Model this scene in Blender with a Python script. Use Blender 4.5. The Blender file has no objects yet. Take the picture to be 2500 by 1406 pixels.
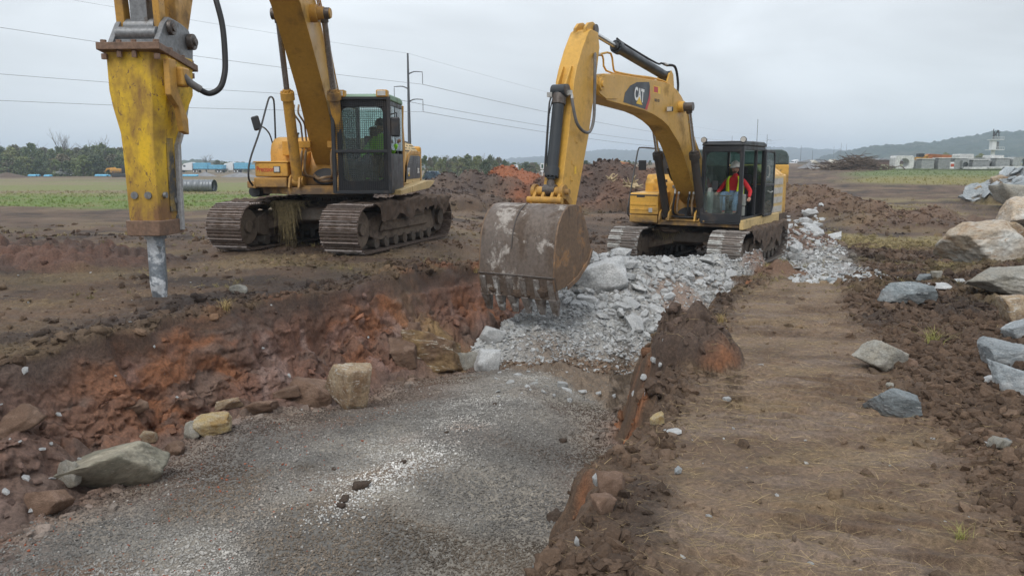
import bpy, bmesh, math, random
import numpy as np
from mathutils import Vector, Matrix
R=math.radians
SC=bpy.context.scene
COL=SC.collection
random.seed(7)
RNG=np.random.default_rng(11)
# ------------------------------------------------------------------ camera
EYE=1.75; PITCH=R(9.06); FPX=1900.0
cd=bpy.data.cameras.new('camera'); cam=bpy.data.objects.new('camera',cd); COL.objects.link(cam)
cam.location=(0,0,EYE); cam.rotation_euler=(R(90)-PITCH,0,0)
cd.sensor_width=36; cd.lens=FPX/2500*36; cd.clip_start=0.05; cd.clip_end=9000
SC.camera=cam
# ------------------------------------------------------------------ world + sun (overcast)
W=bpy.data.worlds.new('World'); SC.world=W; W.use_nodes=True
nt=W.node_tree; nt.nodes.clear()
def wn(t,**k):
    n=nt.nodes.new(t)
    for a,b in k.items(): setattr(n,a,b)
    return n
SUN_EL=R(52); SUN_AZ=R(200)   # high sun behind cloud, slightly behind the camera
sky=wn('ShaderNodeTexSky',sky_type='NISHITA'); sky.sun_disc=False; sky.sun_elevation=SUN_EL; sky.sun_rotation=SUN_AZ
sky.air_density=1.0; sky.dust_density=3.0
bgs=wn('ShaderNodeBackground'); bgs.inputs[1].default_value=0.06; nt.links.new(sky.outputs[0],bgs.inputs[0])
tc=wn('ShaderNodeTexCoord'); sp=wn('ShaderNodeSeparateXYZ'); nt.links.new(tc.outputs['Generated'],sp.inputs[0])
ramp=wn('ShaderNodeValToRGB'); e=ramp.color_ramp.elements
e[0].position=0.0; e[0].color=(0.62,0.67,0.71,1); e[1].position=1.0; e[1].color=(0.80,0.85,0.92,1)
for pos,c in((0.10,(0.68,0.73,0.77,1)),(0.25,(0.79,0.835,0.88,1)),(0.45,(0.89,0.925,0.97,1))):
    q=e.new(pos); q.color=c
nt.links.new(sp.outputs['Z'],ramp.inputs[0])
mp=wn('ShaderNodeMapping'); mp.inputs['Scale'].default_value=(1.0,1.0,3.2); nt.links.new(tc.outputs['Generated'],mp.inputs[0])
nz=wn('ShaderNodeTexNoise'); nz.inputs['Scale'].default_value=2.3; nz.inputs['Detail'].default_value=6; nz.inputs['Distortion'].default_value=.4; nz.inputs['Roughness'].default_value=0.5
nt.links.new(mp.outputs[0],nz.inputs['Vector'])
mr=wn('ShaderNodeMapRange'); mr.inputs['From Min'].default_value=0.3; mr.inputs['From Max'].default_value=0.7
mr.inputs['To Min'].default_value=0.80; mr.inputs['To Max'].default_value=1.22; nt.links.new(nz.outputs['Fac'],mr.inputs['Value'])
mx=wn('ShaderNodeMix',data_type='RGBA',blend_type='MULTIPLY'); mx.inputs[0].default_value=1
nt.links.new(ramp.outputs[0],mx.inputs[6]); nt.links.new(mr.outputs[0],mx.inputs[7])
bgc=wn('ShaderNodeBackground'); bgc.inputs[1].default_value=1.0; nt.links.new(mx.outputs[2],bgc.inputs[0])
ms=wn('ShaderNodeMixShader'); ms.inputs[0].default_value=0.92
nt.links.new(bgs.outputs[0],ms.inputs[1]); nt.links.new(bgc.outputs[0],ms.inputs[2])
wo=wn('ShaderNodeOutputWorld'); nt.links.new(ms.outputs[0],wo.inputs[0])
sd=bpy.data.lights.new('sun','SUN'); sd.energy=1.3; sd.angle=R(24); sd.color=(1,0.96,0.9)
sun=bpy.data.objects.new('sun',sd); COL.objects.link(sun)
sdir=Vector((math.sin(SUN_AZ)*math.cos(SUN_EL),math.cos(SUN_AZ)*math.cos(SUN_EL),math.sin(SUN_EL)))
sun.rotation_euler=sdir.to_track_quat('Z','Y').to_euler(); sun.location=sdir*50
SC.view_settings.view_transform='Standard'; SC.view_settings.look='None'
SC.view_settings.exposure=0.30; SC.view_settings.gamma=1.0; SC.view_settings.use_curve_mapping=False
SC.render.engine='CYCLES'
try:
    SC.cycles.volume_bounces=1; SC.cycles.max_bounces=8; SC.cycles.transparent_max_bounces=12
except Exception: pass
HAZE_D=0.00050
# ------------------------------------------------------------------ numpy noise
_T=np.random.default_rng(5).random((65536,)).astype(np.float32)
_Q=np.random.default_rng(6).random((65536,6)).astype(np.float32); _Q[:,2]=.25+.55*_Q[:,2]
def n2(x,y,s=0):
    x=np.asarray(x,np.float32)+s*13.7; y=np.asarray(y,np.float32)-s*7.3
    fx=np.floor(x); fy=np.floor(y); tx=x-fx; ty=y-fy
    tx=tx*tx*(3-2*tx); ty=ty*ty*(3-2*ty); i=fx.astype(np.int32)&255; j=(fy.astype(np.int32)&255)<<8
    i1=(i+1)&255; j1=(j+256)&65535
    a=_T[i|j]; b=_T[i1|j]; c=_T[i|j1]; d=_T[i1|j1]
    a=a+(b-a)*tx; c=c+(d-c)*tx
    return (a+(c-a)*ty)*2-1
def fb2(x,y,o=4,s=0,g=0.5):
    x=np.asarray(x,np.float32); y=np.asarray(y,np.float32)
    r=0; a=1; t=0
    for k in range(o):
        r=r+a*n2(x+k*17.3,y-k*9.7,s+k); t+=a; a*=g; x=x*2.03; y=y*2.03
    return r/t
def n3(x,y,z,s=0):
    z=np.asarray(z,np.float32); fz=np.floor(z); tz=z-fz; tz=tz*tz*(3-2*tz)
    A=n2(x+fz*37.1,y+fz*91.7,s); f1=fz+1; B=n2(x+f1*37.1,y+f1*91.7,s)
    return A+(B-A)*tz
def fb3(x,y,z,o=4,s=0,g=0.5):
    r=0;a=1;t=0
    for q in range(o):
        r=r+a*n3(x+q*7.1,y-q*3.7,z+q*5.3,s+q); t+=a; a*=g; x=x*2.03;y=y*2.03;z=z*2.03
    return r/t
def lumps(x,y,s=0,fill=0.6):
    """rounded clods: half-ellipsoid domes on a jittered lattice (unit cell), returns height 0..~0.6"""
    x=np.asarray(x,np.float32)+s*5.3; y=np.asarray(y,np.float32)+s*3.1
    i=np.floor(x).astype(np.int32); j=np.floor(y).astype(np.int32); out=np.zeros_like(x)
    for a in(-1,0,1):
        for b in(-1,0,1):
            ci=i+a; cj=j+b
            q=_Q[(ci&255)|((cj&255)<<8)]
            r=q[...,2]; el=0.6+0.7*q[...,5]
            dx=x-ci-q[...,0]; dy=y-cj-q[...,1]
            an=q[...,4]*3.14; c=1-an*an*.405+an**4*.0; c=np.cos(an); k=np.sin(an)
            d=r*r-((dx*c+dy*k)/el)**2-((-dx*k+dy*c)*el)**2
            d=np.where(q[...,3]<fill,d,0)
            out=np.maximum(out,d)
    return np.sqrt(out)*0.75
def sst(a,b,x):
    t=np.clip((x-a)/(b-a),0,1); return t*t*(3-2*t)
# ------------------------------------------------------------------ terrain (metres; z=0 at the photographer's feet)
LIPY=[0,5.5,6.9,7.4,8.1,8.8,9.2,10.5,11.45,12.8,14.6,16.0,16.9,17.6]
LIPX=[-6.2,-5.1,-4.65,-4.41,-4.15,-3.8,-3.35,-3.0,-2.44,-1.75,-1.10,-0.35,0.5,1.4]
BOTY=[0,5.55,7.4,8.57,9.1,10.9,12.0,13.0,14.0,15.5,16.5,18]
BOTX=[-4.4,-3.9,-3.5,-2.96,-2.1,-1.72,-0.50,-0.1,0.35,1.0,1.5,2.4]
RY=[0,3.2,3.9,4.53,5.25,6.0,6.6,7.3,7.9,8.54,10.4,12.6,14.2,15.8,17.2,18.2]
RX=[-1.0,0.11,0.41,0.58,0.92,1.1,1.35,1.62,1.55,1.72,2.52,3.44,4.3,4.9,4.6,4.0]
def polyd(x,y): pass
MR=(5.18,21.1,-0.85,R(31.4)); ML=(-3.86,17.63,-0.03,R(2.6)); MLT=R(17.1)
def mloc(x,y,c,th):
    dx=x-c[0]; dy=y-c[1]; return -dx*math.sin(th)-dy*math.cos(th), dx*math.cos(th)-dy*math.sin(th)
def macro(x,y):
    """smooth terrain height and masks"""
    x=np.asarray(x,np.float32); y=np.asarray(y,np.float32)
    yy=np.maximum(y,0.01)
    zl=np.interp(yy,[0,17,24,40,75,250,1500],[-.04,-.05,-.10,-.35,-.85,-1.5,-4])
    zl=zl-0.25*sst(-2.6,-0.5,x)*sst(11,15,yy)*(1-sst(26,40,yy))
    zr=np.interp(yy,[0,3,6,10,15,18,24,35,60,106,200,400,1500],[0,-.03,-.12,-.3,-.55,-.78,-.8,-.45,.2,1.05,1.5,2,4])
    zr=zr+0.10*sst(2.0,4.5,x-(yy-3)*0.33)*(1-sst(20,40,yy))
    s=x/np.maximum(yy,4.0); w=sst(-0.02,0.16,s)
    base=zl*(1-w)+zr*w
    nx=0.22*fb2(yy*1.3,yy*0+3.1,3,5)+0.10*n2(yy*4.1,yy*0,9)
    lip=np.interp(yy,LIPY,LIPX)+nx
    bot=np.maximum(np.interp(yy,BOTY,BOTX)+0.14*fb2(yy*1.7,yy*0+8.1,3,15),lip+0.3)
    rl=np.interp(yy,RY,RX)+0.26*fb2(yy*1.9,yy*0+1.7,4,25,.6)
    rb=rl-0.35-0.12*n2(yy*1.5,yy*0,31)
    zf=np.interp(yy,[0,5,8.6,10.9,12,16],[-1.05,-1.08,-1.15,-1.4,-1.5,-1.5])
    # gravel heap running along the trench
    cx=np.interp(yy,[3,6,8,10.5,12.5],[-2.4,-1.15,-0.2,0.45,1.0]); d=x-cx
    gz=0.20*np.exp(-(np.where(d>0,d/0.65,d/1.5))**2)*sst(13.0,10.5,yy)*sst(2,5,yy)+0.12*np.exp(-((x+2.6)/0.8)**2-((yy-7.6)/1.2)**2)
    zf=zf+gz+0.05*fb2(x*1.2,yy*1.2,3,41)
    inside=(x>lip)&(x<rl)&(yy<18.4)
    tl=np.clip((x-lip)/(bot-lip),0,1)
    tw=np.clip(tl+.10*fb2(x*1.7,yy*1.7,3,28),0,1); prof=np.where(tl<=0,1,np.interp(tw,[0,.05,.30,.42,.62,.75,1],[1,.93,.46,.40,.16,.12,0])).astype(np.float32)
    hl=zf+(base-zf)*prof
    tr=np.clip((rl-x)/(rl-rb),0,1); hr=zf+(base-zf)*(1-tr*tr*(3-2*tr))
    h=np.where(inside,np.maximum(hl,np.where(x>rb,hr,-9)),base)
    h=np.where(inside&(x<=bot),hl,h)
    # broken rock: steep toe by the bucket, long slope up to a crest in front of the right machine
    foot=np.interp(x,[-2,-0.6,0.4,1.2,2.2,3.2,5],[13.4,12.0,11.9,12.2,12.5,12.9,13.8])+0.25*fb2(x*2.2,yy*0.7,2,52)
    pu=yy-foot
    pA=np.interp(pu,[-.2,0,0.55,1.8,3.6,4.6,6.0],[-1.6,-1.5,-1.12,-0.95,-0.62,-0.58,-0.75])
    pB=np.interp(pu,[-.2,0,0.8,2.2,3.5,3.95,4.3,5.3],[-1.6,-1.5,-1.28,-0.80,-0.29,-0.20,-0.32,-0.88])
    wb=sst(0.5,1.7,x); pile=pA*(1-wb)+pB*wb
    pile=np.where(x>2.6,pile-0.10*(x-2.6)**1.0,pile)
    pile=pile+0.13*fb2(x*1.2,yy*1.2,3,61)
    pm=(inside|((yy>15)&(yy<18.5)&(x>0)&(x<5.6)))&(pu>-0.2)&(yy<19)&(x>np.interp(yy,[12,12.7,14,15.5,16.5,17.5],[-.75,-.5,.10,.75,1.2,1.6])+.12*fb2(x*0+3,yy*2.5,3,66))
    ispile=pm&(pile>h)
    h=np.where(ispile,pile,h)
    # far bench under the right machine
    mxl,myl=mloc(x,y,MR,MR[3]); flat=sst(3.9,2.6,np.abs(mxl))*sst(3.4,2.2,np.abs(myl))*(1-ispile)
    h=h*(1-flat)+(-0.86)*flat
    mxl,myl=mloc(x,y,ML,MLT); flat=sst(3.6,2.5,np.abs(mxl))*sst(3.2,1.9,np.abs(myl))
    h=h*(1-flat)+(-0.05)*flat
    # spoil heaps in the middle distance and the clay bank far left
    def heap(cx,cy,a,b,hh,rot=0,s=0,p=1.0):
        dx=x-cx; dy=yy-cy; c=math.cos(rot); q=math.sin(rot)
        r=np.sqrt(((dx*c+dy*q)/a)**2+((-dx*q+dy*c)/b)**2)
        r=r+0.18*fb2(x*1.1/ (a**.5)+s,yy*1.1/(b**.5),3,s)
        return hh*np.clip(1-r,0,1)**p
    H1=heap(-0.1,41,6.0,3.5,1.75,0.05,71,0.8)
    H0=np.maximum(heap(-5.0,38,5.2,3.2,1.1,0.1,77,0.9),heap(-2.6,36,3,2.6,0.9,0,78,0.9))
    H2=np.maximum(heap(5.9,40,4.4,3.2,1.95,0.0,81,0.7),heap(3.4,38.5,2.6,2.2,1.3,0,83,0.8))
    H3=heap(-9.6,13.8,3.8,1.2,0.42,0.0,91,1.0)
    H4=np.maximum(heap(13.5,38,3.6,6.5,1.1,0.3,95,0.9),heap(15.5,30,3.5,3.0,0.45,0.2,96,0.9))
    H5=heap(5.9,17.2,0.9,0.7,0.42,0.4,97,1.0)
    H6=heap(8.6,24.0,1.7,1.2,0.55,0.4,98,1.0)
    H7=heap(1.85,7.6,0.45,0.6,0.55,0.2,99,0.5)      # overhanging clay block at the right lip
    H7=np.where(x>rl-0.35,H7,0)
    hs=H1+H0+H2+H3+H4+H5+H6+H7
    H8=heap(30.2,41,5.6,5.6,2.9,0,101,0.85); hr0=H8+heap(10.6,15.0,1.8,4.5,0.35,-0.35,102,0.9)+heap(9.5,21,1.6,2.0,0.22,0,103,0.9)
    h=h+hs+hr0
    M=dict(lip=lip,bot=bot,rl=rl,rb=rb,inside=inside,tl=tl,ispile=ispile,pu=pu,w=w,H0=H0,H1=H1,H2=H2,H3=H3,H4=H4,H5=H5,H6=H6,H7=H7,H8=H8,s=s,yy=yy,hr0=hr0)
    return h,M
def roadmask(x,y):
    """bare packed strip the photographer stands on: 0..1"""
    c=np.interp(y,[0,3,7,14.5,20],[0.6,1.38,2.5,5.4,7.4]); w=np.interp(y,[0,3,10,18],[0.72,0.74,0.74,0.55])
    n=0.25*fb2(x*0.9,y*0.6,3,201)
    return sst(w+0.3,w-0.15,np.abs(x-c)+n)*sst(19,15,y)
def detail(x,y,h,M):
    """fine relief added in z; returns dz, albedo rgb"""
    yy=M['yy']; ins=M['inside']; pile=M['ispile']; far=sst(14,45,yy)
    wall=ins&(~pile)&(x<M['bot']+0.05); wallk=np.where(wall,np.sin(np.clip(M['tl'],0,1)*np.pi)**0.5,0)
    rwall=ins&(~pile)&(x>M['rb'])
    floor=ins&(~pile)&(~wall)&(~rwall)
    road=roadmask(x,yy)*(~ins)
    soil=~(ins|pile)
    # masks
    gl=fb2(x*0.5,yy*0.5,3,110)
    clod_zone=soil*(1-road)*(0.45+0.9*sst(-.1,.35,fb2(x*.45,yy*.45,3,120)))
    right=sst(0.0,0.9,x-np.interp(yy,[0,3.1,7,14.5,20],[1.0,1.85,3.0,5.9,8.0]))*(x>0)
    nearlip=soil*np.exp(-np.abs(x-M['lip']+0.15)/0.4)+soil*np.exp(-np.maximum(x-M['rl'],0)/0.32)*(x>M['rl'])*sst(-.35,.2,fb2(x*1.3,yy*1.3,3,112))
    nearlip=nearlip*(yy<18)
    c1=lumps(x*6,yy*6,130,.6)/6; c2=lumps(x*13+3,yy*13,140,.65)/13; c3=lumps(x*27,yy*27+5,150,.7)/27; c0=lumps(x*2.6,yy*2.6,160,.5)/2.6
    nf=1-sst(13,27,yy); amp=np.clip(0.35+1.0*right+0.9*nearlip,0,1.35)*nf
    dz=(0.75*c1+0.8*c2+0.7*c3)*amp*clod_zone+0.45*c0*np.clip(right*sst(0.0,.3,gl)+0.8*nearlip,0,1)*soil*(1-road)*nf
    dz=dz+soil*(0.05*fb2(x*1.3,yy*1.3,4,170)*(1-.6*road)+0.012*nf*fb2(x*14,yy*14,3,175))*(1-.3*far)
    # grouser prints: transverse ridges on the packed strips
    ang=R(24); u=x*math.sin(ang)+yy*math.cos(ang); 
    prints=np.clip(2.2*np.sin(u*2*np.pi/0.19+.9*n2(x*1.1,yy*1.1,181)),-.5,1)*sst(-.30,.15,fb2(x*.8,yy*.8,2,182))*(.6+.8*n2(x*9,yy*9,187))
    dz=dz+road*prints*0.028+road*0.020*fb2(x*4,yy*5.5,4,188)
    ang=R(-8); u2=x*math.sin(ang)+yy*math.cos(ang)
    lft=soil*(x<0)*sst(5,8,yy)*sst(30,22,yy)
    prints2=np.clip(2*np.sin(u2*2*np.pi/0.25+1.2*n2(x*.7,yy*.7,183)),-.6,1)*sst(-.2,.15,fb2(x*.5+4,yy*.9,2,184))
    dz=dz+lft*prints2*0.022*sst(26,18,yy)
    rut=fb2(x*0.25,yy*1.6,3,186); dz=dz+lft*0.05*rut
    # trench wall: slumps, ledges, scraped flutes
    fl=np.abs(fb2(x*1.9+yy*1.1,yy*1.9-x*1.1+h*.8,4,190)); led=fb2(x*1.1,h*5.5+yy*.4,3,192)
    st_=n2((x*.80+yy*.60)*3.2+.5*n2(x*2,h*3,5),h*.7,194); rdg=np.abs(fb2(x*2.6+yy*1.3,yy*2.6-x*1.3+h,3,191)); rd2=np.abs(fb2(x*7,yy*7+h*4,3,193)); dz=dz+wallk*(0.30*(fl-.25)+0.16*led+0.10*st_-0.34*np.maximum(.16-rdg,0)*1.0-.10*np.maximum(.2-rd2,0)+.25*c2*sst(-.1,.3,gl)+.4*c3)
    dz=dz+np.where(rwall,0.5*c1+0.5*c2+.04*led,0)
    # floor gravel
    dz=dz+floor*(0.5*c3+0.02*fb2(x*5,yy*5,3,195))
    toe=floor*np.maximum(np.exp(-np.maximum(x-M['bot'],0)/0.35),.9*np.exp(-np.maximum(M['rb']-x,0)/0.22)); dz=dz+toe*(0.7*c1+0.6*c2)
    # rocky transition below the pile
    tran=floor*sst(-.45,.25,yy-np.interp(x,[-.4,.3,.95,1.3,1.7],[12.0,11.0,9.9,8.7,7.4])+.35*fb2(x*1.5,yy*1.5,3,244)); dz=dz+tran*(0.8*c1+0.8*c2)
    dz=dz+pile*(0.9*c1+0.7*c2+0.7*c3+0.03*fb2(x*6,yy*6,3,197))
    heapm=np.clip((M['H0']+M['H1']+M['H2']+M['H3']+M['H4']+M['H5']+M['H6']+M['H7']+M['hr0'])/0.15,0,1)
    dz=dz+heapm*(0.3*c0*nf+0.14*fb2(x*1.1,yy*1.1,3,198)+1.0*c1*nf)
    dz=dz+heapm*sst(20,34,yy)*(0.55*lumps(x*1.1,yy*1.1,165,.6))
    farbump=sst(20,40,yy)*sst(300,80,yy)*(~ins); dz=dz+farbump*(0.10*fb2(x*.35,yy*.35,4,199)+.25*lumps(x*.8,yy*.8,166,.35)*sst(0,.4,fb2(x*.1,yy*.1,2,177)))
    # ---------------- albedo
    def C(*c): return np.array(c,float)
    n=lambda f,s,o=4: fb2(x*f,yy*f,o,s)[...,None]
    def mix(a,b,t):
        t=np.clip(t,0,1); t=t[...,None] if t.ndim==x.ndim else t
        return a*(1-t)+b*t
    brown=C(.108,.072,.050); dark=C(.052,.037,.029); tan=C(.235,.165,.108); grey=C(.20,.17,.145); red=C(.29,.115,.058); orange=C(.34,.135,.05)
    col=mix(brown+0*x[...,None],dark,sst(-.25,.45,fb2(x*1.1,yy*1.1,4,210)))
    col=mix(col,C(.145,.098,.068),sst(.05,.5,fb2(x*.7,yy*.7+9,3,212))*.8)
    lefttan=sst(0,.4,fb2(x*.35,yy*.9,4,214))*(x<0)
    col=mix(col,C(.165,.12,.08),lefttan*.6)
    darkband=np.exp(-((x-M['lip']+0.75+.3*fb2(x,yy,2,217))/0.5)**2)*(yy<13)*soil
    col=mix(col,C(.062,.047,.040),darkband*.9)
    col=mix(col,mix(C(.218,.155,.108)+0*col,C(.135,.091,.062),sst(-.3,.4,fb2(x*1.7,yy*2.6,4,215))),road*.9)
    col=mix(col,C(.215,.165,.132),road*sst(.05,.45,fb2(x*1.2,yy*3.2,3,216))*.7)
    mat_=road*sst(.02,.3,fb2(x*1.5,yy*2.8,4,220)); col=mix(col,C(.215,.155,.09),mat_*.5)
    lipred=soil*(x<M['lip'])*np.exp(-np.maximum(M['lip']-x,0)/0.25)*sst(-.1,.4,fb2(x*1.2,yy*1.2,3,218))*(yy<17)
    col=mix(col,red,lipred*.6)
    # straw-coloured flattened grass patches
    gz=sst(.1,.5,fb2(x*.5,yy*.8,4,219))*soil*(1-road*.7)*sst(3,9,yy)
    col=mix(col,C(.21,.16,.085),gz*.40)
    rough_=sst(20,32,yy)*soil; col=col*(1+(rough_*.55*fb2(x*.7,yy*1.6,4,267))[...,None])
    # grass fields
    gr_l=sst(34,38,yy+3*fb2(x*.2,yy*.2,3,221))*(1-M['w'])*sst(-.07,-.11,M['s'])
    gcol=mix(mix(C(.125,.18,.04)+0*col,C(.19,.185,.08),sst(0,.4,fb2(x*.35,yy*.5,4,229))),C(.17,.185,.065),sst(54,64,yy+6*fb2(x*.1,yy*.15,3,222)))
    gcol=mix(gcol,C(.21,.165,.105),sst(-.1,.35,fb2(x*.05,yy*.16,4,223))*sst(58,70,yy)*.8)
    col=mix(col,gcol,gr_l)
    gr_r=sst(57,64,yy+5*fb2(x*.08,yy*.1,3,224))*sst(.40,.46,M['s']+.05*fb2(x*.1,yy*.1,2,226))
    g2=mix(C(.21,.19,.07)+0*col,C(.13,.17,.07),sst(68,84,yy+4*fb2(x*.1,yy*.2,2,225)))
    col=mix(col,g2,gr_r*.95)
    patch=sst(.0,.35,fb2(x*.28,yy*.4,4,227))*sst(14,18,yy)*sst(50,40,yy)*sst(.30,.40,M['s']); col=mix(col,C(.25,.205,.10),patch*.75)
    far_=sst(.40,.46,M['s']); col=mix(col,mix(C(.13,.088,.06)+0*col,C(.20,.15,.095),sst(-.2,.3,fb2(x*.05,yy*.05,3,228))),sst(110,160,yy)*.8*(1-far_*.6))
    # trench wall colours
    zt0=np.clip(M['tl'],0,1); wc=mix(C(.185,.10,.072)+0*col,C(.245,.108,.056),sst(-.12,.26,fb3(x*.8+2,yy*.8,h*1.6,3,230)+.25*np.exp(-((zt0-.28)/.2)**2)-.10))
    wc=mix(wc,C(.165,.12,.10),sst(0.0,.3,fb3(x*1.1,yy*1.1,h*4,4,231)+.35*(zt0-.35))*.85); q1=(x*.80+yy*.60); wc=mix(wc,C(.30,.215,.19),sst(.28,.5,fb2(q1*2.6,h*.6+q1*.2,3,237))*.8*sst(.08,.2,zt0)*sst(.9,.6,zt0))
    wc=mix(wc,C(.27,.175,.15),sst(.1,.35,fb3(x*2.2+9,yy*2.2,h*3,4,232))*.7)
    wc=mix(wc,C(.13,.075,.055),sst(.03,.28,fb3(x*3.2,yy*3.2,h*5,4,233))*.75)
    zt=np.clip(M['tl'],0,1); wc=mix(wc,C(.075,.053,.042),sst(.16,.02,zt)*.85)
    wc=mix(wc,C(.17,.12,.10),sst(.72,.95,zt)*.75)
    leftw=sst(8.2,6.9,yy); wc=mix(wc,C(.15,.115,.10),leftw*.45)
    ochre=np.exp(-((x+0.95)/0.55)**2-((yy-12.2)/0.6)**2); wc=mix(wc,C(.33,.225,.10),ochre*.9)
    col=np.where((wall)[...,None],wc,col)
    rc=mix(C(.12,.08,.055)+0*col,C(.27,.12,.06),sst(0,.3,fb2(x*2,yy*2,3,235))); col=np.where(rwall[...,None],rc,col)
    # floor
    fc=mix(C(.27,.25,.22)+0*col,C(.165,.158,.148),sst(-.2,.35,fb2(x*.8,yy*.8,3,240)))
    fc=mix(fc,C(.20,.105,.07),toe*.8)
    fc=mix(fc,C(.16,.11,.08),sst(.0,.4,fb2(x*.55+3,yy*.55,3,241))*sst(-.3,-1.4,x)*.9)
    fc=mix(fc,C(.19,.14,.10),tran*.85)
    col=np.where(floor[...,None],fc,col)
    pc=mix(C(.44,.45,.45)+0*col,C(.34,.34,.335),sst(-.2,.3,fb2(x*3,yy*3,4,250)))
    sand=sst(1.0,.3,np.sqrt(((x-3.3)/.85)**2+((yy-14.9)/1.5)**2)+.5*fb2(x*1.1,yy*1.1,3,251)); pc=mix(pc,C(.27,.205,.17),sand*.95)
    pc=mix(pc,C(.24,.18,.14),sst(.15,.45,fb2(x*.9,yy*.9+4,3,252))*.6*sst(1.0,2.2,x))
    pc=mix(pc,C(.20,.15,.11),sst(.9,.0,M['pu']+.5*fb2(x*2,yy*2,3,253))*sst(-.6,.6,x)*.8)
    col=np.where(pile[...,None],pc,col)
    rd=(soil*sst(17.2,18,yy)*sst(26.5,23,yy)*sst(1.3,.5,np.abs(x-7.9-(yy-20)*.28)+.5*fb2(x*.9,yy*.9,3,255)))
    col=mix(col,C(.38,.38,.38),rd*.85)
    # heaps
    hr1=np.clip(M['H1']/0.35,0,1); col=mix(col,mix(C(.27,.105,.055)+0*col,C(.13,.075,.055),sst(0,.35,fb2(x*.6,yy*.6,3,260))),hr1)
    h2=np.clip(M['H2']/0.3,0,1); col=mix(col,mix(C(.14,.085,.062)+0*col,C(.085,.06,.05),sst(-.2,.3,fb2(x*.7,yy*.7,3,261))),h2)
    h0=np.clip(M['H0']/0.3,0,1); col=mix(col,mix(C(.13,.095,.075)+0*col,C(.08,.06,.052),sst(-.2,.3,fb2(x*.7,yy*.7,3,262))),h0)
    h3=np.clip(M['H3']/0.08,0,1); col=mix(col,mix(C(.15,.085,.065)+0*col,C(.09,.06,.05),sst(-.2,.3,fb2(x*1.5,yy*1.5,3,263))),h3*.9)
    h4=np.clip(M['H4']/0.3,0,1); col=mix(col,C(.16,.105,.075),h4*.7)
    h8=np.clip(M['H8']/.3,0,1); col=mix(col,C(.17,.16,.15),h8)
    h5=np.clip((M['H5']+M['H6'])/0.1,0,1); col=mix(col,C(.17,.10,.07),h5*.8)
    h7=np.clip(M['H7']/0.06,0,1); col=mix(col,mix(C(.10,.07,.055)+0*col,C(.27,.12,.06),sst(-.1,.2,.3*fb2(x*2,yy*2,2,264)+ (7.2-yy))),h7)
    return dz,col,dict(road=road,floor=floor,wall=wall,soil=soil,right=right,nearlip=nearlip,gz=gz,gr_l=gr_l,gr_r=gr_r,pile=pile,tran=tran,toe=toe,patch=patch,rwall=rwall)
def hfun(x,y):
    x=np.atleast_1d(np.asarray(x,float)); y=np.atleast_1d(np.asarray(y,float))
    h,M=macro(x,y); dz,c,K=detail(x,y,h,M); return h+dz
def ray(px,py):
    a=(px-1250)/FPX; b=(703-py)/FPX; c,s=math.cos(PITCH),math.sin(PITCH)
    return np.array([a,c+b*s,-s+b*c])
def ground_at(px,py,ymin=2.5,ymax=400,fine=True):
    """world point where the sight line through a photo pixel meets the terrain (used only to read off real positions)"""
    r=ray(px,py); t=np.geomspace(ymin,ymax,1500); X=r[0]*t; Y=r[1]*t; Z=EYE+r[2]*t
    h=macro(X,Y)[0]; k=np.argmax(Z<h)
    if not (Z<h).any(): k=len(t)-1
    return Vector((X[k],Y[k],float(h[k])))
def newmesh(name,V,Fq,uvcol=None,smooth=True):
    me=bpy.data.meshes.new(name); V=np.asarray(V,np.float32); Fq=np.asarray(Fq,np.int32); k=Fq.shape[1]
    me.vertices.add(len(V)); me.vertices.foreach_set('co',V.ravel())
    me.loops.add(Fq.size); me.loops.foreach_set('vertex_index',Fq.ravel())
    me.polygons.add(len(Fq)); me.polygons.foreach_set('loop_start',np.arange(0,Fq.size,k,dtype=np.int32))
    try: me.polygons.foreach_set('loop_total',np.full(len(Fq),k,np.int32))
    except Exception: pass
    if smooth: me.polygons.foreach_set('use_smooth',np.ones(len(Fq),bool))
    me.update(calc_edges=True)
    if uvcol is not None:
        a=me.attributes.new('tint','FLOAT_COLOR','POINT'); c=np.ones((len(V),4),np.float32); c[:,:3]=uvcol; a.data.foreach_set('color',c.ravel())
    return me
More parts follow.
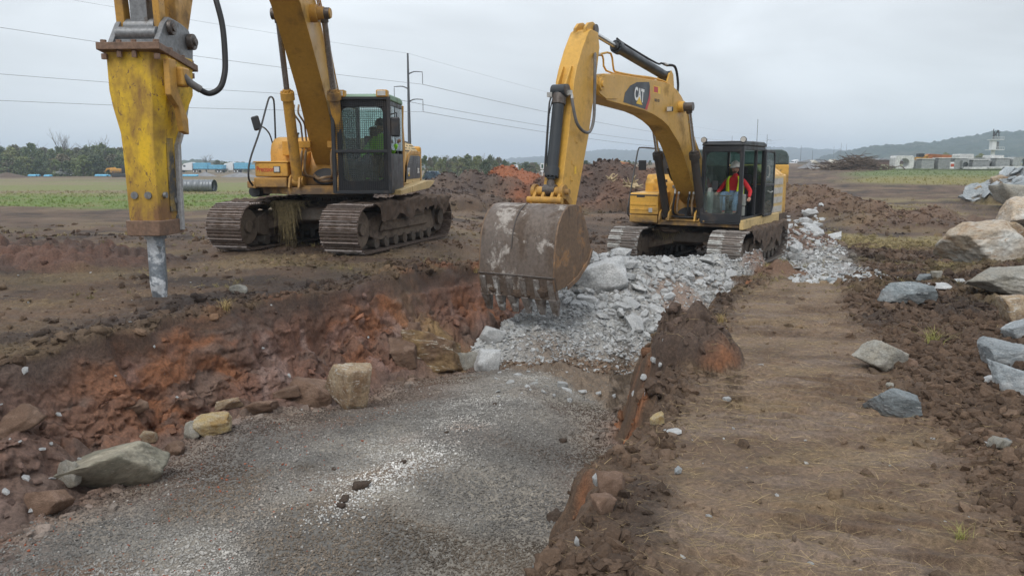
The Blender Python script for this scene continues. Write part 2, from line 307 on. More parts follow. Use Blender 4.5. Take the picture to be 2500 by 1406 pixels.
# ------------------------------------------------------------------ materials
MATS={}
class NB:
    def __init__(s,name):
        s.m=bpy.data.materials.new(name); s.m.use_nodes=True; s.t=s.m.node_tree; s.b=s.t.nodes['Principled BSDF']; s.o=s.t.nodes['Material Output']; MATS[name]=s.m
        s.tc=s.t.nodes.new('ShaderNodeTexCoord')
    def n(s,t,**k):
        x=s.t.nodes.new(t)
        for a,b in k.items(): setattr(x,a,b)
        return x
    def L(s,a,b): s.t.links.new(a,b)
    def noise(s,scale,detail=4,rough=.55,vec=None,stretch=None,dist=0):
        z=s.n('ShaderNodeTexNoise'); z.inputs['Scale'].default_value=scale; z.inputs['Detail'].default_value=detail; z.inputs['Roughness'].default_value=rough; z.inputs['Distortion'].default_value=dist
        v=vec or s.tc.outputs['Object']
        if stretch:
            mp=s.n('ShaderNodeMapping'); mp.inputs['Scale'].default_value=stretch; s.L(v,mp.inputs[0]); v=mp.outputs[0]
        s.L(v,z.inputs['Vector']); return z.outputs['Fac']
    def rng(s,v,a,b,c=0,d=1):
        r=s.n('ShaderNodeMapRange'); r.inputs[1].default_value=a; r.inputs[2].default_value=b; r.inputs[3].default_value=c; r.inputs[4].default_value=d; s.L(v,r.inputs[0]); return r.outputs[0]
    def mix(s,a,b,f,mode='MIX'):
        m=s.n('ShaderNodeMix',data_type='RGBA',blend_type=mode)
        for i,v in((6,a),(7,b)):
            if isinstance(v,(tuple,list)): m.inputs[i].default_value=(*v[:3],1)
            else: s.L(v,m.inputs[i])
        if isinstance(f,(int,float)): m.inputs[0].default_value=f
        else: s.L(f,m.inputs[0])
        return m.outputs[2]
    def bump(s,h,strength=.3,dist=.02):
        b=s.n('ShaderNodeBump'); b.inputs['Strength'].default_value=strength; b.inputs['Distance'].default_value=dist; s.L(h,b.inputs['Height']); s.L(b.outputs[0],s.b.inputs['Normal']); return b
    def col(s,c):
        if isinstance(c,(tuple,list)): s.b.inputs['Base Color'].default_value=(*c[:3],1)
        else: s.L(c,s.b.inputs['Base Color'])
    def rough(s,r):
        if isinstance(r,(int,float)): s.b.inputs['Roughness'].default_value=r
        else: s.L(r,s.b.inputs['Roughness'])
def geo_soil(name,coord='Object'):
    q=NB(name); a=q.n('ShaderNodeAttribute'); a.attribute_name='tint'
    v=q.tc.outputs['Object']
    f1=q.noise(38,5,.65); f2=q.noise(160,3,.6); f3=q.noise(7,4,.6)
    c=q.mix(a.outputs['Color'],q.mix((.62,.62,.62),(1.38,1.36,1.32),q.rng(f1,.3,.7)),1,'MULTIPLY')
    c=q.mix(c,q.mix((.75,.75,.75),(1.25,1.24,1.22),q.rng(f2,.3,.7)),1,'MULTIPLY')
    c=q.mix(c,q.mix((.82,.82,.83),(1.18,1.17,1.15),q.rng(f3,.3,.7)),1,'MULTIPLY')
    q.col(c); q.rough(q.rng(f3,.3,.7,.68,.95)); q.b.inputs['Specular IOR Level'].default_value=.35
    m=q.n('ShaderNodeMath',operation='ADD'); q.L(f1,m.inputs[0]); q.L(f2,m.inputs[1]); q.bump(m.outputs[0],.75,.018)
    return q.m
SOIL=geo_soil('soil')
def inst_mat(name,rough=.9,vary=.35,tintfac=1,spec=.3,stretch=None):
    """material of scattered pieces: colour comes with each piece, plus its own noise"""
    q=NB(name); a=q.n('ShaderNodeAttribute',attribute_type='INSTANCER'); a.attribute_name='tint'
    oi=q.n('ShaderNodeObjectInfo'); f=q.noise(3.5,4,.6,stretch=stretch)
    c=q.mix(a.outputs['Color'],q.mix((1-vary,)*3,(1+vary,)*3,oi.outputs['Random']),1,'MULTIPLY')
    c=q.mix(c,q.mix((.75,.75,.75),(1.25,1.25,1.25),q.rng(f,.3,.7)),1,'MULTIPLY')
    q.col(c); q.rough(rough); q.b.inputs['Specular IOR Level'].default_value=spec; q.bump(f,.4,.1)
    return q.m
def link(o,parent=None):
    COL.objects.link(o)
    if parent is not None: o.parent=parent
    return o
def tag(o,label=None,cat=None,group=None,kind=None):
    if label: o['label']=label
    if cat: o['category']=cat
    if group: o['group']=group
    if kind: o['kind']=kind
    return o
# ------------------------------------------------------------------ ground sheet
def build_ground():
    NC=1020; NR=930
    az=np.radians(np.concatenate([[-56,-50,-46],np.linspace(-41,41,NC-6),[46,50,56]]))
    rf=np.geomspace(2.0,4200,1500); azc=az[::4]
    A,RR=np.meshgrid(azc,rf,indexing='ij'); X=np.sin(A)*RR; Y=np.cos(A)*RR
    h,_=macro(X,Y)
    dr=np.diff(RR,axis=1); dh=np.diff(h,axis=1); rm=.5*(RR[:,1:]+RR[:,:-1])
    wgt=np.sqrt((dr*1.9/rm)**2+(dh)**2*.55)/rm+0.0005*dr/rm
    wgt=wgt*np.where(rm<2.6,.15,1)
    k=np.ones(7)/7.0
    wgt=np.apply_along_axis(lambda v:np.convolve(v,k,'same'),0,wgt)
    cum=np.concatenate([np.zeros((len(azc),1)),np.cumsum(wgt,1)],1); cum/=cum[:,-1:]
    tt=np.linspace(0,1,NR); rc=np.stack([np.interp(tt,cum[i],rf) for i in range(len(azc))])
    rr=np.stack([np.interp(az,azc,rc[:,j]) for j in range(NR)],1)
    AZ=az[:,None]+0*rr; X=np.sin(AZ)*rr; Y=np.cos(AZ)*rr
    h,M=macro(X,Y); dz,col,K=detail(X,Y,h,M)
    # undercut, blocky push of the trench face along its outward (+x,-y) direction
    wl=np.where(K['wall'],np.sin(np.clip(M['tl'],0,1)*np.pi),0)
    Z=h+dz
    q1=X*.80+Y*.60; rid=lambda f,sd:(.33-np.abs(fb3(X*f,Y*f,Z*f*1.25,3,sd)))
    fm=sst(.02,.25,fb3(q1*.8,Z*.8,Z*0+1,2,306)); sw=(q1*4.2+.35*Z+.3*n2(q1*2,Z*2,307))%1.0; flute=(np.abs(sw-.5)*2-.5)*fm
    push=wl*(0.20*fb3(X*1.4,Y*1.4,Z*1.6,4,300)-0.26*np.maximum(rid(1.7,301)-.18,0)-0.14*np.maximum(rid(4.5,303)-.18,0)*2+0.09*fb3(X*5,Y*5,Z*8,4,304,.65)+0.045*fb3(X*18,Y*18,Z*20,3,308,.6)+0.055*flute)
    step=np.floor((Z+.08*fb2(X*1.2,Y*1.2,3,309))*5)/5-Z; push=push+wl*sst(0,.3,fb3(X*.7,Y*.7,Z*.7,2,311))*.25*step
    wr=np.where(K['rwall'],1,0)*np.sin(np.clip((M['rl']-X)/(M['rl']-M['rb']),0,1)*np.pi); 
    X=X+push*.75-wr*.06*fb3(X*4,Y*4,Z*4,3,310); Y=Y-push*.66
    V=np.stack([X,Y,Z],-1).reshape(-1,3)
    i=np.arange(len(az)-1)[:,None]*NR; j=np.arange(NR-1)[None,:]
    a=(i+j).ravel(); F=np.stack([a,a+NR,a+NR+1,a+1],1)
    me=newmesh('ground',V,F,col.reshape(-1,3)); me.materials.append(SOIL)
    o=link(bpy.data.objects.new('ground',me)); tag(o,kind='structure')
    return o
GROUND=build_ground()
# coarse skirt behind the camera so the place goes on beyond the picture
def build_skirt():
    az=np.radians(np.concatenate([np.linspace(56,304,60)])); rr=np.concatenate([[0.02,.5,1,1.5,2.0],np.geomspace(2.6,4200,60)])
    A,RR=np.meshgrid(az,rr,indexing='ij'); X=np.sin(A)*RR; Y=np.cos(A)*RR
    h,M=macro(X,np.abs(Y)*0+np.maximum(Y,0.01)); 
    n=len(rr); V=np.stack([X,Y,h-.0],-1).reshape(-1,3); i=np.arange(len(az)-1)[:,None]*n; j=np.arange(n-1)[None,:]
    a=(i+j).ravel(); F=np.stack([a,a+n,a+n+1,a+1],1)
    me=newmesh('field_behind',V,F,np.tile([.15,.11,.075],(len(V),1))); me.materials.append(SOIL)
    o=link(bpy.data.objects.new('ground',me)); tag(o,kind='structure')
    rr2=np.array([0.0,.5,1,1.5,2.0]); az=np.radians(np.linspace(-56,56,40)); A,RR=np.meshgrid(az,rr2,indexing='ij'); X=np.sin(A)*RR; Y=np.cos(A)*RR
    h,M=macro(X,Y); n=5; V=np.stack([X,Y,h],-1).reshape(-1,3); i=np.arange(39)[:,None]*n; j=np.arange(4)[None,:]; a=(i+j).ravel(); F=np.stack([a,a+n,a+n+1,a+1],1)
    me=newmesh('ground_at_feet',V,F,np.tile([.24,.17,.11],(len(V),1))); me.materials.append(SOIL)
    o=link(bpy.data.objects.new('ground',me)); tag(o,kind='structure')
build_skirt()
# ------------------------------------------------------------------ mesh builder
class MB:
    def __init__(s): s.v=[]; s.f=[]; s.mi=[]; s.cm=0
    def add(s,vs,fs):
        k=len(s.v); s.v+= [tuple(map(float,p)) for p in vs]; s.f+=[tuple(i+k for i in f) for f in fs]; s.mi+=[s.cm]*len(fs); return s
    def box(s,x0,x1,y0,y1,z0,z1):
        v=[(x,y,z) for x in(x0,x1) for y in(y0,y1) for z in(z0,z1)]
        return s.add(v,[(0,1,3,2),(4,6,7,5),(0,4,5,1),(2,3,7,6),(0,2,6,4),(1,5,7,3)])
    def obox(s,c,size,rot=None):
        h=[q/2 for q in size]; M=rot if rot is not None else Matrix.Identity(3); c=Vector(c)
        v=[c+M@Vector((x,y,z)) for x in(-h[0],h[0]) for y in(-h[1],h[1]) for z in(-h[2],h[2])]
        return s.add(v,[(0,1,3,2),(4,6,7,5),(0,4,5,1),(2,3,7,6),(0,2,6,4),(1,5,7,3)])
    def bar(s,a,b,w,h):
        a=Vector(a); b=Vector(b); d=b-a; q=d.to_track_quat('X','Z').to_matrix(); return s.obox((a+b)/2,(d.length,w,h),q)
    def prism(s,prof,y0,y1):
        n=len(prof); ar=sum(prof[i][0]*prof[(i+1)%n][1]-prof[(i+1)%n][0]*prof[i][1] for i in range(n))
        if ar<0: prof=prof[::-1]
        v=[(x,y0,z) for x,z in prof]+[(x,y1,z) for x,z in prof]
        if y0<y1: f=[tuple(range(n)),tuple(range(2*n-1,n-1,-1))]+[(i,i+n,(i+1)%n+n,(i+1)%n) for i in range(n)]
        else: f=[tuple(range(n-1,-1,-1)),tuple(range(n,2*n))]+[(i,(i+1)%n,(i+1)%n+n,i+n) for i in range(n)]
        return s.add(v,f)
    def prismz(s,prof,z0,z1):
        n=len(prof); ar=sum(prof[i][0]*prof[(i+1)%n][1]-prof[(i+1)%n][0]*prof[i][1] for i in range(n))
        if ar<0: prof=prof[::-1]
        v=[(x,y,z0) for x,y in prof]+[(x,y,z1) for x,y in prof]
        return s.add(v,[tuple(range(n-1,-1,-1)),tuple(range(n,2*n))]+[(i,(i+1)%n,(i+1)%n+n,i+n) for i in range(n)])
    def prismx(s,prof,x0,x1):
        n=len(prof); ar=sum(prof[i][0]*prof[(i+1)%n][1]-prof[(i+1)%n][0]*prof[i][1] for i in range(n))
        if ar<0: prof=prof[::-1]
        v=[(x0,y,z) for y,z in prof]+[(x1,y,z) for y,z in prof]
        return s.add(v,[tuple(range(n-1,-1,-1)),tuple(range(n,2*n))]+[(i,(i+1)%n,(i+1)%n+n,i+n) for i in range(n)])
    def cyl(s,p0,p1,r0,r1=None,n=16,cap=True):
        p0=Vector(p0);p1=Vector(p1);r1=r0 if r1 is None else r1; q=(p1-p0).to_track_quat('Z','Y')
        v=[]; 
        for p,r in((p0,r0),(p1,r1)):
            for i in range(n):
                a=2*math.pi*i/n; v.append(p+q@Vector((r*math.cos(a),r*math.sin(a),0)))
        f=[(i,(i+1)%n,(i+1)%n+n,i+n) for i in range(n)]
        if cap: f+=[tuple(range(n-1,-1,-1)),tuple(range(n,2*n))]
        return s.add(v,f)
    def tube(s,pts,r,n=8,sm=4,cap=True):
        P=[Vector(p) for p in pts]
        if sm and len(P)>2:
            Q=[]
            for i in range(len(P)-1):
                a=P[max(i-1,0)];b=P[i];c=P[i+1];d=P[min(i+2,len(P)-1)]
                for k in range(sm):
                    t=k/sm; Q.append(.5*((2*b)+(c-a)*t+(2*a-5*b+4*c-d)*t*t+(3*b-a-3*c+d)*t**3))
            Q.append(P[-1]); P=Q
        rs=r if isinstance(r,(list,tuple)) else None
        T=[(P[min(i+1,len(P)-1)]-P[max(i-1,0)]).normalized() for i in range(len(P))]
        up=Vector((0,0,1)) if abs(T[0].z)<.9 else Vector((1,0,0)); N=T[0].cross(up).normalized(); v=[]
        for i,p in enumerate(P):
            N=(N-T[i]*N.dot(T[i])).normalized(); B=T[i].cross(N)
            rr=r if rs is None else rs[0]+(rs[1]-rs[0])*i/(len(P)-1)
            for k in range(n):
                a=2*math.pi*k/n; v.append(p+(N*math.cos(a)+B*math.sin(a))*rr)
        f=[]
        for i in range(len(P)-1):
            for k in range(n): f.append((i*n+k,i*n+(k+1)%n,(i+1)*n+(k+1)%n,(i+1)*n+k))
        if cap: m=(len(P)-1)*n; f+=[tuple(range(n-1,-1,-1)),tuple(range(m,m+n))]
        return s.add(v,f)
    def ball(s,c,r,n=12,m=8,sc=(1,1,1)):
        c=Vector(c); v=[c+Vector((0,0,r*sc[2]))]
        for j in range(1,m):
            for i in range(n):
                a=math.pi*j/m; b=2*math.pi*i/n; v.append(c+Vector((r*sc[0]*math.sin(a)*math.cos(b),r*sc[1]*math.sin(a)*math.sin(b),r*sc[2]*math.cos(a))))
        v.append(c-Vector((0,0,r*sc[2]))); f=[(0,1+i,1+(i+1)%n) for i in range(n)]
        for j in range(m-2):
            for i in range(n): f.append((1+j*n+i,1+(j+1)*n+i,1+(j+1)*n+(i+1)%n,1+j*n+(i+1)%n))
        k=len(v)-1; b=1+(m-2)*n; f+=[(b+i,k,b+(i+1)%n) for i in range(n)]
        return s.add(v,f)
    def mesh(s,name,mats,sharp=38):
        me=bpy.data.meshes.new(name); me.from_pydata(s.v,[],s.f)
        for m in (mats if isinstance(mats,(list,tuple)) else [mats]): me.materials.append(m)
        if s.cm or any(s.mi): me.polygons.foreach_set('material_index',s.mi)
        me.polygons.foreach_set('use_smooth',[True]*len(s.f)); me.update()
        try: me.set_sharp_from_angle(angle=R(sharp))
        except Exception: pass
        return me
    def build(s,name,mats,parent=None,bevel=0,loc=None,rot=None,label=None,mat=None,kind=None,seg=2):
        o=bpy.data.objects.new(name,s.mesh(name,mats)); link(o,parent)
        if bevel:
            b=o.modifiers.new('bevel','BEVEL'); b.width=bevel; b.segments=seg; b.limit_method='ANGLE'; b.angle_limit=R(32); b.harden_normals=True
        if loc is not None: o.location=loc
        if rot is not None: o.rotation_euler=rot
        if mat is not None: o.matrix_local=mat
        if label: o['label']=label
        if kind: o['kind']=kind
        return o
def empty(name,loc,rz=0,label=None,cat=None,group=None,parent=None):
    o=bpy.data.objects.new(name,None); o.empty_display_size=.3; link(o,parent); o.location=loc; o.rotation_euler=(0,0,rz); tag(o,label,cat,group); return o
def text_part(name,body,size,mat,parent,M,sx=1.0,extr=.002,bold=0.0):
    cu=bpy.data.curves.new(name,'FONT'); cu.body=body; cu.size=size; cu.extrude=extr; cu.offset=bold; cu.align_x='CENTER'; cu.align_y='CENTER'; cu.resolution_u=3
    t=bpy.data.objects.new(name+'_tmp',cu); COL.objects.link(t); bpy.context.view_layer.update()
    me=bpy.data.meshes.new_from_object(t.evaluated_get(bpy.context.evaluated_depsgraph_get())); bpy.data.objects.remove(t)
    me.transform(Matrix.Diagonal((sx,1,1,1))); me.materials.clear(); me.materials.append(mat)
    o=bpy.data.objects.new(name,me); link(o,parent); o.matrix_local=M; return o
def basis(o,x,y,z): 
    m=Matrix((x,y,z)).transposed().to_4x4(); m.translation=Vector(o); return m
SIDE=lambda x,y,z,a=0: basis((x,y,z),(-math.cos(a),0,math.sin(a)),(math.sin(a),0,math.cos(a)),(0,1,0))
FRONT=lambda x,y,z: basis((x,y,z),(0,1,0),(0,0,1),(1,0,0))
# ------------------------------------------------------------------ machine materials
def paint(name,c,dirt=(.13,.09,.06),amt=.5,rough=.42,chips=.0,scale=3,low=None,stretch=None,rust=(.16,.07,.035),spec=.5):
    q=NB(name); f=q.noise(scale,5,.62,stretch=stretch); g=q.noise(scale*9,4,.6); h=q.noise(scale*.35,3,.5)
    base=q.mix(tuple(v*.86 for v in c),tuple(min(1,v*1.08) for v in c),q.rng(h,.35,.65))
    d=q.rng(f,.62-.30*amt,.86-.22*amt)
    if low is not None:
        gm=q.n('ShaderNodeSeparateXYZ'); q.L(q.tc.outputs['Object'],gm.inputs[0]); lo=q.rng(gm.outputs['Z'],low[0],low[1],1,0)
        m=q.n('ShaderNodeMath',operation='MULTIPLY'); q.L(lo,m.inputs[0]); q.L(q.rng(f,.3,.6,.3,1.4),m.inputs[1]); mm=q.n('ShaderNodeMath',operation='MAXIMUM'); q.L(m.outputs[0],mm.inputs[0]); q.L(d,mm.inputs[1]); mm.use_clamp=True; d=mm.outputs[0]
    c1=q.mix(base,dirt,d)
    if chips>0:
        gg=q.noise(scale*7,8,.78,dist=.6,stretch=(1,1,.55)); ch=q.rng(gg,.665-.13*chips,.70-.13*chips); c1=q.mix(c1,rust,ch)
    c1=q.mix(c1,q.mix((.9,.9,.9),(1.08,1.08,1.08),q.rng(g,.3,.7)),1,'MULTIPLY')
    q.col(c1); m=q.n('ShaderNodeMath',operation='ADD'); q.L(q.rng(f,.3,.7,rough-.06,rough+.2),m.inputs[0]); q.L(q.rng(d,0,1,0,.35),m.inputs[1]); m.use_clamp=True; q.rough(m.outputs[0])
    q.b.inputs['Specular IOR Level'].default_value=spec; q.bump(g,.12,.004); return q.m
def steel(name,c,mud=(.105,.07,.05),amt=.6,metal=.7,rough=.42,patch=None,patchamt=.4,scale=5,stretch=None):
    q=NB(name); f=q.noise(scale,6,.65,stretch=stretch); g=q.noise(scale*6,4,.6)
    d=q.rng(f,.72-.4*amt,.84-.4*amt); c1=q.mix(c,mud,d)
    if patch: 
        p=q.noise(scale*.6,6,.7,dist=.3); pm=q.rng(p,.66-.25*patchamt,.71-.25*patchamt); c1=q.mix(c1,patch,pm); m=q.n('ShaderNodeMath',operation='MAXIMUM'); q.L(d,m.inputs[0]); q.L(pm,m.inputs[1]); d=m.outputs[0]
    q.col(q.mix(c1,q.mix((.75,.75,.75),(1.25,1.25,1.25),q.rng(g,.3,.7)),1,'MULTIPLY'))
    q.L(q.rng(d,0,1,metal,0),q.b.inputs['Metallic']); q.rough(q.rng(d,0,1,rough,.85)); q.bump(g,.35,.01); return q.m
def plain(name,c,rough=.5,metal=0,spec=.5,nz=.12,scale=20):
    q=NB(name); f=q.noise(scale,4,.6); q.col(q.mix(tuple(v*(1-nz) for v in c),tuple(v*(1+nz) for v in c),q.rng(f,.3,.7))); q.rough(rough); q.b.inputs['Metallic'].default_value=metal; q.b.inputs['Specular IOR Level'].default_value=spec; return q.m
def glassm(name,tint=(.72,.86,.83),refl=.9):
    q=NB(name); t=q.n('ShaderNodeBsdfTransparent'); t.inputs[0].default_value=(*tint,1); g=q.n('ShaderNodeBsdfGlossy'); g.inputs['Roughness'].default_value=.03; g.inputs[0].default_value=(refl,)*3+(1,)
    fr=q.n('ShaderNodeFresnel'); fr.inputs[0].default_value=1.5; m=q.n('ShaderNodeMixShader'); q.L(fr.outputs[0],m.inputs[0]); q.L(t.outputs[0],m.inputs[1]); q.L(g.outputs[0],m.inputs[2])
    dn=q.noise(4,4,.6); d=q.n('ShaderNodeBsdfDiffuse'); d.inputs[0].default_value=(.36,.42,.40,1); m2=q.n('ShaderNodeMixShader'); q.L(q.rng(dn,.35,.75,.06,.22),m2.inputs[0]); q.L(m.outputs[0],m2.inputs[1]); q.L(d.outputs[0],m2.inputs[2]); q.L(m2.outputs[0],q.o.inputs[0]); return q.m  # pale dusty film, strengthened to brighten the panes in place of light
YEL=(.66,.37,.065); YELO=(.60,.31,.045)
YN=paint('yellow_paint_newer',YEL,amt=.34,rough=.38,chips=.35,low=(1.0,1.45))
YO=paint('yellow_paint_older',YELO,amt=.32,rough=.42,chips=.35,low=(1.1,1.7))
YF=paint('faded_yellow_paint',(.62,.45,.20),amt=.25,rough=.5,chips=.2)
YB=paint('mud_splashed_yellow',(.52,.28,.05),amt=.55,rough=.45,chips=.45)
def boomY(name,c,a): return paint(name,c,amt=a,rough=.38,chips=.30,scale=1.6,dirt=(.10,.065,.035))
BOOML=boomY('boom_paint_older',(.50,.28,.05),.30); BOOMR=boomY('boom_paint_newer',(.60,.34,.06),.24)
BLK=paint('black_paint',(.022,.024,.028),amt=.28,rough=.38,dirt=(.09,.07,.055))
CYLD=paint('dark_cylinder_paint',(.03,.036,.042),amt=.15,rough=.35,dirt=(.09,.07,.055))
CYLM=paint('muddy_cylinder_paint',(.035,.033,.03),amt=.75,rough=.5,dirt=(.075,.052,.038))
CHR=steel('chrome_rod',(.62,.62,.62),mud=(.16,.13,.10),amt=.25,metal=1,rough=.16,scale=9,stretch=(1,1,.3))
RODM=steel('dulled_rod',(.30,.28,.27),mud=(.13,.11,.09),amt=.5,metal=.9,rough=.32,scale=6)
SHOE=steel('muddy_track_steel',(.17,.13,.11),mud=(.085,.058,.042),amt=.75,metal=.5,rough=.45)
SHOEW=steel('worn_grouser_edge',(.27,.225,.20),mud=(.11,.075,.055),amt=.52,metal=.75,rough=.33)
SHOED=steel('dusty_track_steel',(.17,.14,.12),mud=(.10,.075,.058),amt=.6,metal=.3,patch=(.44,.44,.42),patchamt=.62,scale=3)
SHOEDW=steel('dusty_grouser_edge',(.28,.25,.23),mud=(.12,.09,.07),amt=.5,metal=.5,patch=(.46,.46,.44),patchamt=.55,scale=3)
UND=steel('muddy_undercarriage',(.09,.075,.06),mud=(.085,.06,.043),amt=.6,metal=.1,rough=.6,scale=3)
UNDT=steel('tan_mud_on_frame',(.15,.115,.085),mud=(.07,.05,.038),amt=.55,metal=0,rough=.8,scale=2.2)
BUCK=steel('bucket_steel',(.15,.12,.10),mud=(.095,.068,.05),amt=.62,metal=.35,rough=.45,patch=(.33,.30,.27),patchamt=.42,scale=2.8,stretch=(1,1,.55))
BUCKS=steel('bucket_side_steel',(.19,.125,.08),mud=(.11,.072,.05),amt=.45,metal=.3,rough=.4,patch=(.27,.15,.07),patchamt=.4,scale=2.5,stretch=(2.5,1,.5))
TOOTH=steel('dusty_bucket_teeth',(.20,.18,.165),mud=(.10,.075,.058),amt=.6,metal=.2,rough=.6,patch=(.46,.46,.45),patchamt=.42,scale=6)
PINST=steel('greasy_pin_steel',(.12,.105,.095),mud=(.075,.055,.045),amt=.5,metal=.6,rough=.4,scale=8)
GREYST=steel('grey_bracket_steel',(.20,.205,.21),mud=(.12,.095,.075),amt=.35,metal=.45,rough=.42,scale=4)
RUSTST=steel('rusty_plate_steel',(.20,.125,.085),mud=(.13,.085,.06),amt=.5,metal=.3,rough=.55,scale=5)
RUB=plain('black_rubber',(.022,.022,.023),.55,0,.4); HOSEG=plain('grey_hose',(.13,.125,.12),.55,0,.4,.3,8)
HOSET=plain('dusty_tan_hose',(.27,.19,.115),.6,0,.35,.3,9)
FIT=plain('zinc_fitting',(.5,.49,.46),.35,.8); WHT=plain('white_print',(.78,.78,.76),.45,nz=.05)
DKP=paint('charcoal_decal',(.03,.034,.042),amt=.08,rough=.32); REDP=plain('red_print',(.50,.035,.03),.45,nz=.1); YELP=plain('yellow_print',(.80,.50,.03),.45)
BLKP=plain('black_print',(.03,.028,.025),.5); GREYG=paint('grey_weathered_panel',(.16,.17,.175),amt=.25,rough=.45)
GRNR=paint('green_cab_roof',(.20,.33,.21),amt=.25,rough=.5); GLS=glassm('cab_glass',(.84,.94,.91)); GLD=glassm('dark_cab_glass',(.45,.62,.58))
LAMPG=plain('lamp_lens',(.62,.62,.6),.15,.3); SEATM=plain('black_seat_cloth',(.028,.028,.03),.85); PLAST=plain('grey_cab_plastic',(.27,.28,.26),.55); DPL=plain('dark_cab_plastic',(.035,.037,.04),.6)
MIRR=plain('mirror_glass',(.45,.5,.52),.08,1.0)
def mudm():
    q=NB('caked_mud'); f=q.noise(6,6,.65); g=q.noise(45,4,.6); q.col(q.mix((.055,.038,.028),(.14,.095,.066),q.rng(f,.3,.7))); q.rough(.9); m=q.n('ShaderNodeMath',operation='ADD'); q.L(f,m.inputs[0]); q.L(g,m.inputs[1]); q.bump(m.outputs[0],.8,.03); return q.m
MUD=mudm()
STRAWM=inst_mat('dry_straw',.7,.3); 
HAYM=plain('hanging_hay',(.25,.20,.105),.8,nz=.45,scale=14)
# ------------------------------------------------------------------ tracked undercarriage
SHOEME={}
def shoe_mesh(key,m1,m2):
    if key in SHOEME: return SHOEME[key]
    b=MB(); b.box(-.098,.098,-.41,.41,-.012,.010)
    b.cm=1
    for x,h in((-.085,.040),(-.02,.034),(.05,.034)): b.prism([(x-.014,.008),(x+.014,.008),(x+.007,h),(x-.007,h)],-.405,.405)
    b.cm=0; me=b.mesh('track_shoe',[m1,m2],30); b.cm=1; SHOEME[key]=me
    return me
def mud_cap(root,yc,delta,seed,hang=.28,amp=.05,x0=-2.3,x1=1.75,name='caked_mud',hw=.43,out=1,mat=None):
    """lumpy mud lying on the top run of a track and drooping over its outer edge"""
    nx,ny=110,34; xs=np.linspace(x0,x1,nx); X=np.repeat(xs[:,None],ny,1); v=np.linspace(0,1,ny)[None,:]+0*X
    yy=np.where(v<.68,-hw+(v/.68)*2*hw,hw+.03); dn=np.where(v<.68,0,(v-.68)/.32)
    hh=hang*(.75+.8*fb2(X*2.6,X*0,4,seed)); hh=hh*np.clip((X-x0)/.4,0,1)*np.clip((x1-X)/.3,.15,1)
    Z=1.0+.075*np.sqrt(np.clip(fb2(X*2.5,v*4,4,seed+3)+.35,0,2))*np.clip((X-x0)/.3,0,1)*np.clip((x1-X)/.5,0,1)+amp*fb2(X*9,v*12,3,seed+5)-dn*hh-.012
    Y=yy+.05*fb2(X*5,Z*5,3,seed+7)*(v>.6); 
    if out<0: Y=-Y
    V=np.stack([X,Y+yc,Z],-1).reshape(-1,3); i=np.arange(nx-1)[:,None]*ny; j=np.arange(ny-1)[None,:]; a=(i+j).ravel()
    F=np.stack([a,a+ny,a+ny+1,a+1],1) if out>0 else np.stack([a,a+1,a+ny+1,a+ny],1)
    me=newmesh(name,V,F); me.materials.append(mat or MUD); o=bpy.data.objects.new(name,me); link(o,root); o.rotation_euler=(0,0,delta); return o
